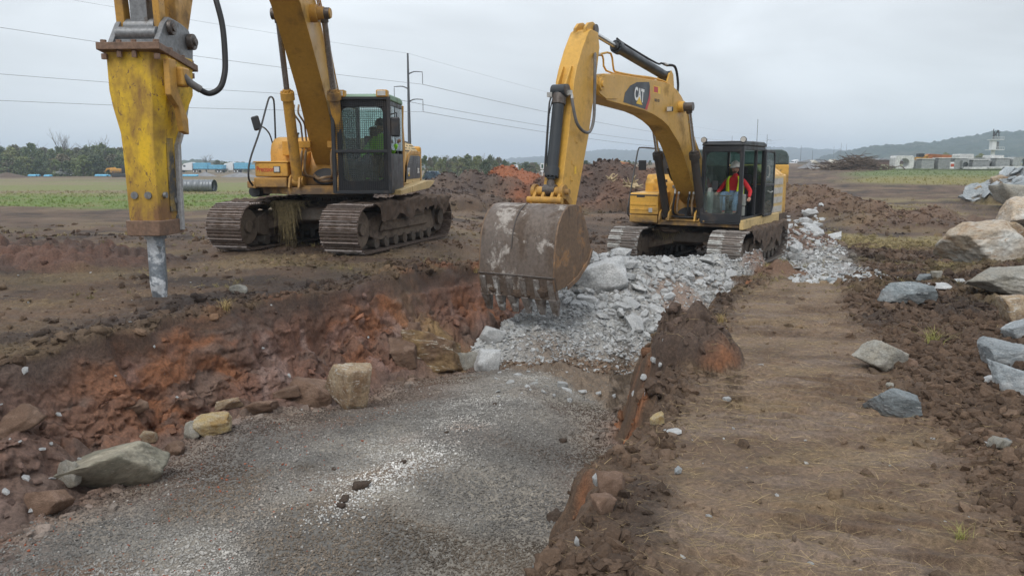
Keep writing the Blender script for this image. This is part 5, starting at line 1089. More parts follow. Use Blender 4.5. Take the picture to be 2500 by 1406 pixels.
def rockmat(name,c1,c2,c3=None,vein=None,veinamt=.5,scale=2.0,mud=(.13,.085,.055),mudamt=.3,rough=.75,inst=False):
    q=NB(name); f=q.noise(scale,6,.68,dist=.3); g=q.noise(scale*9,8,.75); oi=q.n('ShaderNodeObjectInfo'); 
    c=q.mix(c1,c2,q.rng(f,.35,.65))
    if c3: c=q.mix(c,c3,q.rng(q.noise(scale*.6,5,.6),.48,.62))
    if vein: 
        w=q.noise(scale*1.7,5,.7,stretch=(1,1,3.2),dist=1.2); c=q.mix(c,vein,q.rng(w,.60-.1*veinamt,.68-.1*veinamt))
    c=q.mix(c,q.mix((.60,)*3,(1.36,)*3,q.rng(g,.33,.67)),1,'MULTIPLY'); c=q.mix(c,q.mix((.85,)*3,(1.12,)*3,oi.outputs['Random']),1,'MULTIPLY')
    ge=q.n('ShaderNodeSeparateXYZ'); q.L(q.tc.outputs['Object'],ge.inputs[0]); lo=q.rng(ge.outputs['Z'],-.35,.05,1,0)
    mm=q.n('ShaderNodeMath',operation='MULTIPLY'); q.L(lo,mm.inputs[0]); q.L(q.rng(f,.35,.6),mm.inputs[1]); m3=q.n('ShaderNodeMath',operation='MULTIPLY'); m3.inputs[1].default_value=mudamt; q.L(mm.outputs[0],m3.inputs[0]); 
    c=q.mix(c,mud,m3.outputs[0]); q.col(c); q.rough(rough); q.b.inputs['Specular IOR Level'].default_value=.35
    m=q.n('ShaderNodeMath',operation='ADD'); q.L(f,m.inputs[0]); q.L(g,m.inputs[1]); q.bump(m.outputs[0],.6,.05); return q.m
RK_GREY=rockmat('blue_grey_rock',(.17,.195,.205),(.30,.33,.34),(.12,.135,.14),(.50,.52,.52),.2,1.2)
RK_TAN=rockmat('tan_weathered_rock',(.30,.205,.115),(.42,.36,.27),(.20,.125,.07),(.50,.47,.42),.35,1.2)
RK_WT=rockmat('white_topped_boulder',(.43,.38,.31),(.36,.25,.15),(.50,.49,.45),(.25,.16,.09),.3,1.0)
RK_MIX=rockmat('beige_grey_rock',(.36,.33,.27),(.27,.27,.245),(.44,.42,.37),(.17,.17,.16),.2,1.6)
RK_WHITE=rockmat('dusty_white_rock',(.50,.51,.51),(.38,.39,.39),(.57,.575,.57),(.30,.31,.31),.1,1.6,mudamt=.25)
RK_SLATE=rockmat('blue_grey_slate',(.34,.37,.385),(.24,.27,.285),(.44,.46,.465),(.55,.56,.56),.1,1.4)
RK_BRN=rockmat('clay_coated_rock',(.20,.125,.085),(.15,.095,.065),(.27,.18,.13),None,0,1.8)
RK_RED=rockmat('orange_clay_lump',(.34,.14,.06),(.25,.10,.05),None,None,0,2)
RK_YEL=rockmat('yellowish_rock',(.45,.33,.14),(.48,.43,.34),(.33,.22,.09),None,0,1.6)
RK_GRN=rockmat('greenish_bedrock',(.20,.19,.145),(.27,.26,.215),(.33,.30,.23),(.48,.45,.38),.2,.9,mudamt=.2)
RK_OCH=rockmat('ochre_bedrock',(.30,.20,.09),(.23,.15,.085),(.17,.105,.065),(.62,.58,.48),.30,1.1,mudamt=.1)
def place_rock(name,label,cat,px,py,wpx,hpx,mat,seed,yaw=0,tilt=(0,0),depth=.8,sub=4,facets=13,nz=.06,rnd=.010,sink=.12,group=None,zoff=0):
    g=ground_at(px,py); dist=g.length if False else math.hypot(g.x,g.y)
    w=wpx/FPX*dist; h=hpx/FPX*dist*1.06
    me=rock_mesh(name,mat,seed,facets,sub,(1,1,1),rnd,nz,True)
    o=bpy.data.objects.new(name,me); link(o); vs=np.array([v.co[:] for v in me.vertices]); ex=vs.max(0)-vs.min(0)
    o.scale=(w/ex[0]*1.0,w*depth/ex[1],h/ex[2]); o.rotation_euler=(R(tilt[0]),R(tilt[1]),R(yaw))
    dirv=Vector((g.x,g.y,0)).normalized(); z=float(hfun(g.x,g.y)[0])
    o.location=(g.x+dirv.x*w*depth*.42,g.y+dirv.y*w*depth*.42,z+h*(.5-sink)+zoff); tag(o,label,cat,group); return o
def build_named_rocks():
    P=place_rock
    P('boulder','big angular boulder with a pale top and tan sides, below the stone heap','boulder',2398,652,168,92,RK_WT,101,8,(4,-8),.8,5,9)
    P('boulder','grey and tan pointed boulder just below the big pale-topped one','boulder',2440,738,160,66,RK_MIX,102,-12,(0,6),.8,5,9)
    P('boulder','rounded tan boulder at the right edge under the pointed grey one','boulder',2488,800,100,72,RK_TAN,103,0,(0,0),.9,5,12)
    P('boulder','dark grey slab-shaped boulder left of the grass tuft','boulder',2222,757,116,48,RK_GREY,104,-8,(0,3),.7,5,8)
    P('stone','small dark grey stone behind the slab-shaped boulder','stone',2255,708,34,20,RK_GREY,105,0)
    P('stone','small pale grey stone touching the dark one behind the slab','stone',2283,710,24,22,RK_MIX,106,30)
    P('stone','thin white flat stone right of the slab-shaped boulder','stone',2290,722,52,14,RK_WHITE,107,-5)
    P('boulder','mottled beige and grey rounded boulder at the edge of the dirt path','boulder',2148,910,112,74,RK_MIX,108,20,(0,5),.8,5,12,rnd=.035)
    P('stone','brown clay-covered stone tucked against the mottled boulder','stone',2215,905,50,30,RK_BRN,109,0)
    P('boulder','blue-grey slab lying tilted at the path edge, nearest of the large rocks','boulder',2187,1020,122,64,RK_GREY,110,-14,(3,9),.7,5,8)
    P('stone','small beige stone standing behind the tilted blue-grey slab','stone',2172,952,18,18,RK_MIX,111,0)
    P('boulder','wide light blue-grey boulder at the right edge, level with the grass tuft','boulder',2462,906,116,62,RK_SLATE,112,-5,(0,4),.7,5,8)
    P('boulder','pointed grey rock above the wide light blue-grey boulder','boulder',2482,846,64,38,RK_SLATE,113,20,(0,-12),.7,4,8)
    P('boulder','long blue-grey boulder at the right edge, lowest of the three there','boulder',2475,972,104,54,RK_SLATE,114,-15,(0,12),.7,5,8)
    P('stone','pale flat stone wedged between two blue-grey boulders','stone',2420,936,42,20,RK_WHITE,115,0)
    P('stone','round beige stone low on the right among dark clods','stone',2438,1118,44,30,RK_MIX,116,0,rnd=.05)
    P('stone','grey stone lying behind the round beige one','stone',2455,1100,30,20,RK_GREY,117,0)
    P('stone','yellow-stained stone beside the crack in the right bank','stone',1604,1050,38,32,RK_YEL,118,0)
    P('stone','thin white sliver of stone lying on the bank by the crack','stone',1641,1070,44,9,RK_WHITE,119,10)
    P('stone','small blue-grey stone alone on the straw-covered path','stone',1656,1162,20,20,RK_SLATE,120,0)
    P('stone','white and grey stone perched on the trench lip','stone',1458,1205,34,38,RK_WHITE,121,40,(0,-25))
    P('stone','large reddish brown clay lump on the lip, behind the white and grey stone','clay lump',1492,1228,78,58,RK_BRN,122,0,nz=.05)
    P('stone','brown clay-coated stone with a flat face, lower of the pair on the lip','clay lump',1472,1262,66,46,RK_BRN,123,15,nz=.05)
    P('stone','upright white stone on the bank near the bottom of the picture','stone',1408,1338,15,28,RK_WHITE,124,0)
    P('stone','grey flake of stone at the very bottom where bank meets gravel','stone',1306,1404,16,24,RK_GREY,125,0)
    P('boulder','big square tan boulder stuck in the left wall of the trench','boulder',868,1004,118,114,RK_TAN,126,6,(0,6),.7,5,8,nz=.03,sink=.05)
    P('boulder','brown clay-coated block beside the square tan boulder','boulder',762,1000,112,76,RK_BRN,127,0,(-8,0),1.0,5,9,nz=.06)
    P('boulder','knobbly yellowish rock at the foot of the trench wall','boulder',520,1068,88,52,RK_YEL,128,10,(0,-8),.7,5,14,nz=.08)
    P('boulder','pale upright rock at the left end of the knobbly yellowish one','boulder',468,1078,40,46,RK_MIX,129,0,(0,0),.7,4,10,nz=.06)
    P('boulder','small tan block above the smooth greenish rock face','boulder',367,1088,42,30,RK_TAN,130,0)
    P('boulder','flat smooth greenish grey rock face at the foot of the left trench wall','bedrock',272,1205,330,96,RK_GRN,131,-22,(-38,-24),.60,5,6,nz=.03,sink=.25,zoff=-.05)
    P('boulder','brown block wedged right of the greenish rock face','boulder',430,1118,52,34,RK_BRN,132,-20)
    P('boulder','flat brown slab at the left end of the gravel, jutting over it','boulder',105,1262,180,50,RK_BRN,133,-26,(-8,-14),.3,4,7,nz=.03,sink=.1)
    P('boulder','pale cracked rock left of the greenish rock face','boulder',172,1195,64,70,RK_MIX,134,-20,(0,0),.4,4,12,nz=.07)
    P('boulder','ochre bedrock crossed by white veins under the trench lip','bedrock',1058,912,175,112,RK_OCH,135,-8,(-26,4),1.15,5,9,nz=.06,sink=.30)
    P('boulder','brown rock leaning against the veined ochre bedrock','boulder',990,912,76,84,RK_BRN,136,0,(-10,-6),1.0,5,8,nz=.05)
    P('boulder','white broken block at the foot of the rubble, left end','boulder',1192,908,72,56,RK_WHITE,137,0,(0,0),.7,4,8)
    P('boulder','upright white slab in the rubble under the bucket teeth, leftmost','boulder',1200,850,62,44,RK_WHITE,138,0,(0,18),.6,4,8)
    P('boulder','broad pale rock with a dusty brown top, largest of the broken rock heap','boulder',1470,720,150,84,RK_WHITE,139,0,(0,-12),.8,5,8,nz=.03)
    P('stone','leaf-shaped pale grey slab lying flat on the rubble slope','stone',1435,752,72,26,RK_WHITE,140,-10,(0,8),.6,4,8)
    P('stone','pointed upright pale slab in the middle of the rubble','stone',1462,722,40,44,RK_WHITE,141,10,(0,-10),.5,4,8)
    P('stone','beige rock lying on the mud beside the chisel','stone',586,728,42,26,RK_MIX,142,10,(0,15))
    P('stone','clean white stone on the brown soil below the rubble','stone',1372,950,28,16,RK_WHITE,143,0)
    P('stone','white stone beside a yellow-brown clod below the rubble','stone',1422,962,24,10,RK_WHITE,144,0)
    P('stone','bluish white pair-sized stone near the right end below the rubble','stone',1597,895,26,16,RK_WHITE,145,0)
    P('stone','white pebble-like stone alone on the bank above the clay block','stone',1855,900,18,12,RK_WHITE,146,0)
    P('stone','grey flat stone at the far end of the track print','stone',2027,692,26,14,RK_SLATE,147,0)
    P('stone','whitish stone on the bank near a green sprout','stone',1775,978,20,14,RK_WHITE,148,0)
    # heap of boulders at the right edge
    P('boulder','tall brown and white boulder at the right edge above the big pale-topped one','boulder',2486,556,84,70,RK_WT,150,10,(0,0),.9,5,9)
    P('boulder','brown rounded boulder leaning on the big pale-topped boulder','boulder',2452,602,86,56,RK_TAN,151,0,(0,10),.9,5,12)
    P('boulder','pale boulder highest at the right edge, beside the grey slate heap','boulder',2488,512,90,56,RK_MIX,152,0,(0,0),.9,4,9)
    P('boulder','pale tan boulder at the left foot of the slate heap','boulder',2384,478,26,16,RK_TAN,153,0)
    P('boulder','tan boulder atop the soil at the left of the slate heap','boulder',2438,455,36,24,RK_TAN,154,0)
    P('boulder','white stone in front of the big pale-topped boulder','boulder',2412,556,36,14,RK_WHITE,155,0)
    P('boulder','low orange-tan rock at the right edge below the big boulder','boulder',2486,680,50,18,RK_TAN,156,0)
    P('stone','flat dusty stone left of the pointed grey boulder','stone',2342,706,30,14,RK_WHITE,157,0)
    P('stone','pale slab on the mud by the near end of the right track','stone',2035,588,40,16,RK_WHITE,158,0,(0,-15))
build_named_rocks()
for i,(px,py,w,h,m,lab) in enumerate(((640,1018,90,34,RK_BRN,'low brown rock ledge at the wall foot, between the yellowish and the square tan rocks'),(700,985,70,40,RK_BRN,'cracked brown block in the wall, left of the square tan boulder'),(560,1010,70,30,RK_TAN,'half buried tan ledge above the knobbly yellowish rock'),(1130,905,60,60,RK_MIX,'pale stained rock between the veined ochre bedrock and the rubble'),(330,1045,80,40,RK_BRN,'brown rock ledge jutting from the wall above the greenish rock face'),(60,1110,90,50,RK_BRN,'broad dark brown ledge in the wall at the left edge'),(1010,830,50,40,RK_BRN,'small brown rock in the wall above the ochre bedrock'))): place_rock('rock_ledge',lab,'rock ledge',px,py,w,h,m,400+i,i*17,(-18,-8),1.1,4,8,nz=.06,sink=.3)
# pieces of broken rock
FR=[rock_mesh('rubble_chunk',RK_WHITE,200+i,5+i%5,1,(1,.45+.5*((i*7)%10)/10,.28+.45*((i*3)%10)/10),0,.0) for i in range(24)]
FS=[rock_mesh('slate_rock',RK_SLATE,260+i,5+i%4,1,(1,.5+.4*((i*7)%10)/10,.18+.2*((i*3)%10)/10),0,.0) for i in range(12)]
def normal_at(x,y,e=.12):
    x=np.asarray(x);y=np.asarray(y); a=macro(x+e,y)[0]-macro(x-e,y)[0]; b=macro(x,y+e)[0]-macro(x,y-e)[0]
    return a/(2*e),b/(2*e)
def rubble():
    N=14000; x=RNG.uniform(-1.0,5.3,N); y=RNG.uniform(11.6,17.9,N); h,M=macro(x,y); k=M['ispile']&(x<M['rl']+.1); x=x[k];y=y[k]
    up=np.clip((M['pu'][k])/4.5,0,1); pref=.2+1.0*np.exp(-((x-2.3)/.8)**2-((y-15.0)/1.0)**2)+.9*np.exp(-((x-4.5)/.6)**2-((y-15.3)/1.2)**2)+.6*np.exp(-((y-15.9)/.35)**2)
    sand=np.exp(-((x-3.5)/.55)**2-((y-14.9)/.9)**2); pref=pref*(1-.75*sand)
    score=pref*RNG.random(len(x))**.5; od=np.argsort(-score); x=x[od];y=y[od];pref=pref[od]
    z=hfun(x,y); gx,gy=normal_at(x,y); keep=[]; 
    for i in range(len(x)):
        if len(keep)>=285: break
        s=(.06+.27*RNG.random()**2.0)*(1+.5*min(pref[i],1)); 
        if all((x[i]-x[j])**2+(y[i]-y[j])**2>(.60*(s+sj))**2 for j,sj in keep): keep.append((i,s))
    for n,(i,s) in enumerate(keep):
        o=bpy.data.objects.new('rubble_chunk',FR[n%24]); COL.objects.link(o)
        nn=Vector((-gx[i],-gy[i],1)).normalized(); q=nn.to_track_quat('Z','Y').to_matrix().to_4x4()
        T=Matrix.Rotation(RNG.uniform(0,6.28),4,'Z')@Matrix.Rotation(RNG.normal(0,.35),4,'X')@Matrix.Rotation(RNG.normal(0,.35),4,'Y')
        o.matrix_world=Matrix.Translation((x[i],y[i],z[i]+s*.26))@q@T@Matrix.Diagonal((s,s,s,1))
        tag(o,'one of many pale grey broken chunks lying on the rubble slope before the right excavator','rock chunk','broken rock chunks on the rubble slope')
rubble()
def chunks_at(boxes,n,meshes,smin,smax,label,cat,group,name,pw=2.0,zadd=0,minsep=.5):
    got=[]
    tries=0
    while len(got)<n and tries<n*30:
        tries+=1; bx=boxes[RNG.integers(len(boxes))]; px=RNG.uniform(bx[0],bx[1]); py=RNG.uniform(bx[2],bx[3])
        if len(bx)>4 and px<bx[4]+(py-bx[3])*bx[5]: continue
        g=ground_at(px,py); s=smin+(smax-smin)*RNG.random()**pw
        if all((g.x-a)**2+(g.y-b)**2>(minsep*(s+c))**2 for a,b,c in got):
            got.append((g.x,g.y,s))
            o=bpy.data.objects.new(name,meshes[len(got)%len(meshes)]); COL.objects.link(o)
            gx,gy=normal_at(np.array([g.x]),np.array([g.y]),.3); nn=Vector((-gx[0],-gy[0],1)).normalized(); q=nn.to_track_quat('Z','Y').to_matrix().to_4x4()
            T=Matrix.Rotation(RNG.uniform(0,6.28),4,'Z')@Matrix.Rotation(RNG.normal(0,.3),4,'X')@Matrix.Rotation(RNG.normal(0,.3),4,'Y')
            o.matrix_world=Matrix.Translation((g.x,g.y,float(hfun(g.x,g.y)[0])+s*.12+zadd))@q@T@Matrix.Diagonal((s,s,s,1)); tag(o,label,cat,group)
def slate_heap():
    N=6000; x=RNG.uniform(23,35,N); y=RNG.uniform(33.5,43,N); M=macro(x,y)[1]; w=RNG.random(N)*(M['H8']>.12)*(1-.5*(y>41)); od=np.argsort(-w)[:2600]; x=x[od]; y=y[od]; k=(M['H8'][od]>.12)&(x/y<.72); x=x[k]; y=y[k]; z=hfun(x,y); gx,gy=normal_at(x,y,.4); got=[]
    for i in range(len(x)):
        if len(got)>=230: break
        s=.22+.62*RNG.random()**1.5
        if any((x[i]-a)**2+(y[i]-b)**2<(.30*(s+c))**2 for a,b,c in got): continue
        got.append((x[i],y[i],s)); o=bpy.data.objects.new('slate_rock',FS[len(got)%12]); COL.objects.link(o)
        q=Vector((-gx[i],-gy[i],1)).normalized().to_track_quat('Z','Y').to_matrix().to_4x4(); T=Matrix.Rotation(RNG.uniform(0,6.28),4,'Z')@Matrix.Rotation(RNG.normal(0,.35),4,'X')@Matrix.Rotation(RNG.normal(0,.35),4,'Y')
        o.matrix_world=Matrix.Translation((x[i],y[i],z[i]+s*.15))@q@T@Matrix.Diagonal((s,s,s*1.3,1)); tag(o,'one of many blue-grey slate slabs piled in the heap at the right edge','slate rock','slate slabs heaped at the right edge')
slate_heap()
chunks_at([(1880,1985,520,600),(1900,1945,540,640),(1960,2020,515,560),(1960,2000,560,600)],75,FR,.10,.42,'one of many white rock chunks strewn beside and behind the right excavator','rock chunk','white rock chunks beside the right excavator','rubble_chunk',2.0,0,.45)
chunks_at([(1600,1850,680,1100),(1850,2250,640,1400),(2100,2500,880,1400),(1640,2000,1000,1406)],38,FR,.008,.025,'one of many small pale stones scattered over the right bank','small stone','small stones scattered on the right bank','small_stone',1.6,0,1)
chunks_at([(1210,1620,880,985)],45,FR,.03,.085,'one of many pale stones in the brown soil at the foot of the rubble','small stone','stones in the soil below the rubble','small_stone',1.5,0,.8)
chunks_at([(0,700,900,1100),(700,1100,760,1000),(0,200,1100,1260)],26,FR,.02,.055,'one of a few pale stones caught in the red clay trench wall','small stone','stones caught in the trench wall','small_stone',1.5,0,1)
chunks_at([(0,1150,560,860)],26,FR,.015,.04,'one of a few light stones lying on the churned mud near the left machine','small stone','light stones on the left mud','small_stone',1.5,0,1)
# ------------------------------------------------------------------ scattered stuff (instanced on points)
def scatter(name,meshes,xyz,rot,scl,tint,pick,label=None,kind='stuff'):
    n=len(xyz); me=bpy.data.meshes.new(name); me.vertices.add(n); me.vertices.foreach_set('co',np.asarray(xyz,np.float32).ravel())
    a=me.attributes.new('rot','FLOAT_VECTOR','POINT'); a.data.foreach_set('vector',np.asarray(rot,np.float32).ravel())
    a=me.attributes.new('scl','FLOAT_VECTOR','POINT'); a.data.foreach_set('vector',np.asarray(scl,np.float32).ravel())
    c=np.ones((n,4),np.float32); c[:,:3]=tint; a=me.attributes.new('tint','FLOAT_COLOR','POINT'); a.data.foreach_set('color',c.ravel())
    a=me.attributes.new('pick','INT','POINT'); a.data.foreach_set('value',np.asarray(pick,np.int32))
    o=bpy.data.objects.new(name,me); link(o); tag(o,label,kind=kind)
    src=bpy.data.collections.new(name+'_pieces')
    for i,m in enumerate(meshes):
        p=bpy.data.objects.new('%s_piece_%02d'%(name,i),m); src.objects.link(p)
    g=bpy.data.node_groups.new(name,'GeometryNodeTree'); g.interface.new_socket('Geometry',in_out='INPUT',socket_type='NodeSocketGeometry'); g.interface.new_socket('Geometry',in_out='OUTPUT',socket_type='NodeSocketGeometry')
    N=g.nodes; L_=g.links.new; gi=N.new('NodeGroupInput'); go=N.new('NodeGroupOutput'); ip=N.new('GeometryNodeInstanceOnPoints'); ci=N.new('GeometryNodeCollectionInfo'); ci.inputs[0].default_value=src; ci.inputs['Separate Children'].default_value=True; ci.inputs['Reset Children'].default_value=True
    def at(nm,t):
        k=N.new('GeometryNodeInputNamedAttribute'); k.data_type=t; k.inputs[0].default_value=nm; return [s for s in k.outputs if s.enabled and s.name=='Attribute'][0]
    mp=N.new('GeometryNodeMeshToPoints'); L_(gi.outputs[0],mp.inputs[0]); L_(mp.outputs[0],ip.inputs['Points']); L_(ci.outputs[0],ip.inputs['Instance']); ip.inputs['Pick Instance'].default_value=True
    L_(at('pick','INT'),ip.inputs['Instance Index']); L_(at('rot','FLOAT_VECTOR'),ip.inputs['Rotation']); L_(at('scl','FLOAT_VECTOR'),ip.inputs['Scale']); L_(ip.outputs[0],go.inputs[0])
    m=o.modifiers.new('scatter','NODES'); m.node_group=g; return o
STONEI=inst_mat('gravel_stone',.85,.16); CLODI=inst_mat('soil_clod',.95,.12,spec=.2); BLADEI=inst_mat('grass_blade',.7,.25)
GP=[rock_mesh('pebble',STONEI,600+i,6,1,(1,.75,.6),.12,.03,True) for i in range(8)]
CP=[rock_mesh('clod',CLODI,640+i,7,2,(1,.55+.05*i,.42+.03*i),.012,.17,i%2==0) for i in range(10)]
RP=[rock_mesh('shard',STONEI,680+i,5,1,(1,.6,.32),0,0) for i in range(10)]
def polar(n,az0,az1,r0,r1,pw=0.0):
    az=np.radians(RNG.uniform(az0,az1,n)); u=RNG.random(n); r=(r0**(1-pw)+(r1**(1-pw)-r0**(1-pw))*u)**(1/(1-pw)) if pw!=1 else r0*(r1/r0)**u
    return np.sin(az)*r,np.cos(az)*r
def field(x,y):
    h,M=macro(x,y); dz,c,K=detail(x,y,h,M); return h+dz,c,M,K
def ro(n,flat=.5): return np.stack([RNG.normal(0,flat,n),RNG.normal(0,flat,n),RNG.uniform(0,6.28,n)],1)
# gravel on the trench floor
x,y=polar(190000,-42,16,4.0,12.6,-.1); z,c,M,K=field(x,y)
d=fb2(x*1.1,y*1.1,3,500); keep=K['floor']&(RNG.random(len(x))<np.clip(1.0-.8*K['toe']-.75*K['tran']*1.25,.0,1)*(.86+.3*d)); x=x[keep];y=y[keep];z=z[keep]
n=len(x); s=.0105*(.65+.6*RNG.random(n)**1.5+.9*RNG.random(n)**9)
dark=C=np.array([.155,.150,.142])
t=np.tile(np.array([.30,.287,.265]),(n,1)); warm=sst(0,.35,fb2(x*.8,y*.8,3,510))[:,None]; t=t*(1-warm)+np.array([.20,.165,.13])*warm
bd=x-M['bot'][keep]; brn=np.clip(sst(.10,.45,fb2(x*.7+5,y*.7,3,511))*.7+sst(1.9,.35,bd+.8*fb2(x*1.1,y*1.1,3,512))*.95+.8*sst(.55,.1,M['rb'][keep]-x),0,1)*sst(5.4,6.6,y+.5*fb2(x,y,2,515)); brn=brn[:,None]; t=t*(1-brn*.85)+np.array([.175,.115,.085])*brn*.85
cx=np.interp(y,[3,6,8,10.5,12.5],[-2.4,-1.15,-.2,.45,1.0]); wh=(np.exp(-((x-cx+.02)/.20)**2)*sst(7.3,6.3,y)*sst(5.2,6.0,y)+.10*np.exp(-((x-cx+.25)/.35)**2)*sst(9.5,8,y)*sst(5.4,6.2,y))[:,None]
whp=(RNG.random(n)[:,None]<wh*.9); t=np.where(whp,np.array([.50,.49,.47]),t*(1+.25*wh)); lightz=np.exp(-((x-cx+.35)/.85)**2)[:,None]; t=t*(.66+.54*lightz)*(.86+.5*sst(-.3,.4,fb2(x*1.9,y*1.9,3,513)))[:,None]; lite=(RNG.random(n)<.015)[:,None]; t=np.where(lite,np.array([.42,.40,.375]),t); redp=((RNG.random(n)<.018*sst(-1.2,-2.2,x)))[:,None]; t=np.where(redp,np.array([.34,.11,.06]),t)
t=t*RNG.uniform(.78,1.18,(n,1))
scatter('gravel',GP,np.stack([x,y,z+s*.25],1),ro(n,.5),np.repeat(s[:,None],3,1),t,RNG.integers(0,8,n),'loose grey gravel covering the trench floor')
# shards over the rubble slope
x,y=polar(90000,-10,22,11.4,18.6,-.2); z,c,M,K=field(x,y); sandm=np.exp(-((x-3.3)/.75)**2-((y-14.9)/1.3)**2); kp=(K['pile']&(RNG.random(len(x))<.7*(1-.8*sandm)))|(K['tran']>.3)&(RNG.random(len(x))<.35); rs=(np.abs(x-7.9-(y-20)*.28)<.9)&(y>17.4)
kp=kp|rs; x=x[kp];y=y[kp];z=z[kp];c=c[kp];n=len(x); s=.014+.050*RNG.random(n)**3.0
t=np.array([.47,.48,.48])*RNG.uniform(.65,1.15,(n,1)); mixb=(RNG.random(n)<.30)[:,None]; t=np.where(mixb,c*1.05,t); trn=(K['tran'][kp]>.3)&(~K['pile'][kp]); br=(trn&(RNG.random(n)<.75))[:,None]; t=np.where(br,np.array([.19,.13,.09])*RNG.uniform(.6,1.4,(n,1)),t)
scatter('rock_shards',RP,np.stack([x,y,z+s*.1],1),ro(n,.45),np.repeat(s[:,None],3,1),t,RNG.integers(0,10,n),'small pale rock shards and grit on the rubble slope')
# shards along the track beyond the machine
x,y=polar(9000,12,30,16,30,.2); z,c,M,K=field(x,y); kp=np.abs(x-7.9-(y-20)*.28)+.5*fb2(x*.9,y*.9,3,255)<1.0; x=x[kp];y=y[kp];z=z[kp];n=len(x); s=.03+.12*RNG.random(n)**2.5
t=np.array([.46,.47,.47])*RNG.uniform(.6,1.15,(n,1)); scatter('rock_shards',RP,np.stack([x,y,z],1),ro(n,.4),np.repeat(s[:,None],3,1),t,RNG.integers(0,10,n),'broken white rock beside the right excavator')
# soil clods
x,y=polar(185000,-41,41,2.6,28,.6); z,c,M,K=field(x,y)
p=np.clip(np.where(x<M['lip'],.035,.10)+.95*K['right']+.9*K['nearlip']+.25*K['toe']*2+.2*sst(.1,.4,fb2(x*.5,y*.5,3,520)),0,1)*(1-.93*K['road'])*(K['soil']|(K['toe']>.3)|K['wall']|K['rwall']); p=p*np.where(K['wall'],.5,1)
kp=RNG.random(len(x))<p; x=x[kp];y=y[kp];z=z[kp];c=c[kp];n=len(x); s=(.006+.014*RNG.random(n)**1.5+.065*RNG.random(n)**6)*np.clip(.75+.045*y,.8,1.9)
t=c*RNG.uniform(.6,1.25,(n,1)); scatter('soil_clods',CP,np.stack([x,y,z-s*.05],1),ro(n,.6),np.repeat(s[:,None],3,1),t,RNG.integers(0,10,n),'loose brown soil clods on the banks and mud')
# straw litter
def blade_mesh(name,mat,seed,stand=0.0,segs=4,w=.014,curl=.25):
    rr=random.Random(seed); b=MB(); p=Vector((0,0,0)); d=Vector((1,0,stand)).normalized(); vs=[]; side=Vector((0,1,0))
    for k in range(segs+1):
        ww=w*(1-.7*k/segs); vs+= [tuple(p-side*ww),tuple(p+side*ww)]; p=p+d/segs; d=(d+Vector((0,rr.uniform(-curl,curl),rr.uniform(-curl,curl*.4)-.05))).normalized()
    fs=[(2*k,2*k+1,2*k+3,2*k+2) for k in range(segs)]; b.add(vs,fs); return b.mesh(name,[mat])
SB=[blade_mesh('straw',STRAWM,i,.12) for i in range(8)]
x,y=polar(85000,-40,40,2.7,22,.75); z,c,M,K=field(x,y); p=np.clip(.22+1.3*sst(-.05,.35,fb2(x*.9,y*.9,3,530))+.3*K['road'],0,1)*K['soil']*np.where(x>M['rl'],1,.35)
kp=RNG.random(len(x))<p; x=x[kp];y=y[kp];z=z[kp];n=len(x); s=(.035+.13*RNG.random(n)**2.2)*np.clip(.8+.04*y,1,1.8)
t=np.array([.37,.275,.145])*RNG.uniform(.45,1.3,(n,1)); r=np.stack([RNG.normal(0,.6,n),RNG.normal(0,.12,n),RNG.normal(0,.9,n)+3.14*(RNG.random(n)<.5)],1)
wy=.018/np.maximum(s,.05)*np.clip(.5+.12*y,.7,2)
scatter('straw_litter',SB,np.stack([x,y,z+.008],1),r,np.stack([s,s*wy*4.0,s],1),t,RNG.integers(0,8,n),'dry straw scattered over the trampled soil')
# grass tufts
def tuft_mesh(name,mat,seed,nb=26,h=1.0,lean=.6,w=.016):
    rr=random.Random(seed); b=MB()
    for k in range(nb):
        a=rr.uniform(0,6.28); l=rr.uniform(.4,1.0)*h; o=Vector((rr.gauss(0,.10),rr.gauss(0,.10),0)); dr=Vector((math.cos(a),math.sin(a),0)); sd=Vector((-dr.y,dr.x,0)); q=rr.uniform(.1,lean); vs=[]
        for j in range(4):
            t=j/3; p=o+dr*(q*t*t*l*.9)+Vector((0,0,l*(t-.25*q*t*t))); ww=w*(1-.85*t); vs+=[tuple(p-sd*ww),tuple(p+sd*ww)]
        b.add(vs,[(2*j,2*j+1,2*j+3,2*j+2) for j in range(3)])
    return b.mesh(name,[mat])
TM=[tuft_mesh('tuft',BLADEI,i,22) for i in range(6)]
x,y=polar(42000,-40,40,30,110,.2); z,c,M,K=field(x,y); g=np.maximum(K['gr_l']*(y<75),K['gr_r']); g=np.maximum(g,.3*K['patch']); kp=RNG.random(len(x))<g*.85; x=x[kp];y=y[kp];z=z[kp];c=c[kp];n=len(x)
s=(.05+.16*RNG.random(n)**2.5)*(.8+.006*y); t=c*RNG.uniform(1.0,1.6,(n,1))*np.array([1.05,1.05,.95]); scatter('field_grass',TM,np.stack([x,y,z-.02],1),np.stack([RNG.normal(0,.1,n),RNG.normal(0,.1,n),RNG.uniform(0,6.28,n)],1),np.repeat(s[:,None],3,1)*np.array([1.6,1.6,1]),t,RNG.integers(0,6,n),'rough green and yellowed grass of the fields')
x=RNG.uniform(-9,17,34000); y=RNG.uniform(22,46,34000); z,c,M,K=field(x,y); kp=(M['H0']+M['H1']+M['H2']+M['H4']+M['H6']>.1)&(RNG.random(len(x))<.8)|(RNG.random(len(x))<.12); x=x[kp];y=y[kp];z=z[kp];c=c[kp];n=len(x); s=.03+.12*RNG.random(n)**4
scatter('soil_clods',CP,np.stack([x,y,z],1),ro(n,.6),np.repeat(s[:,None],3,1),c*RNG.uniform(.55,1.4,(n,1)),RNG.integers(0,10,n),'lumps of earth on the heaps behind the machines')
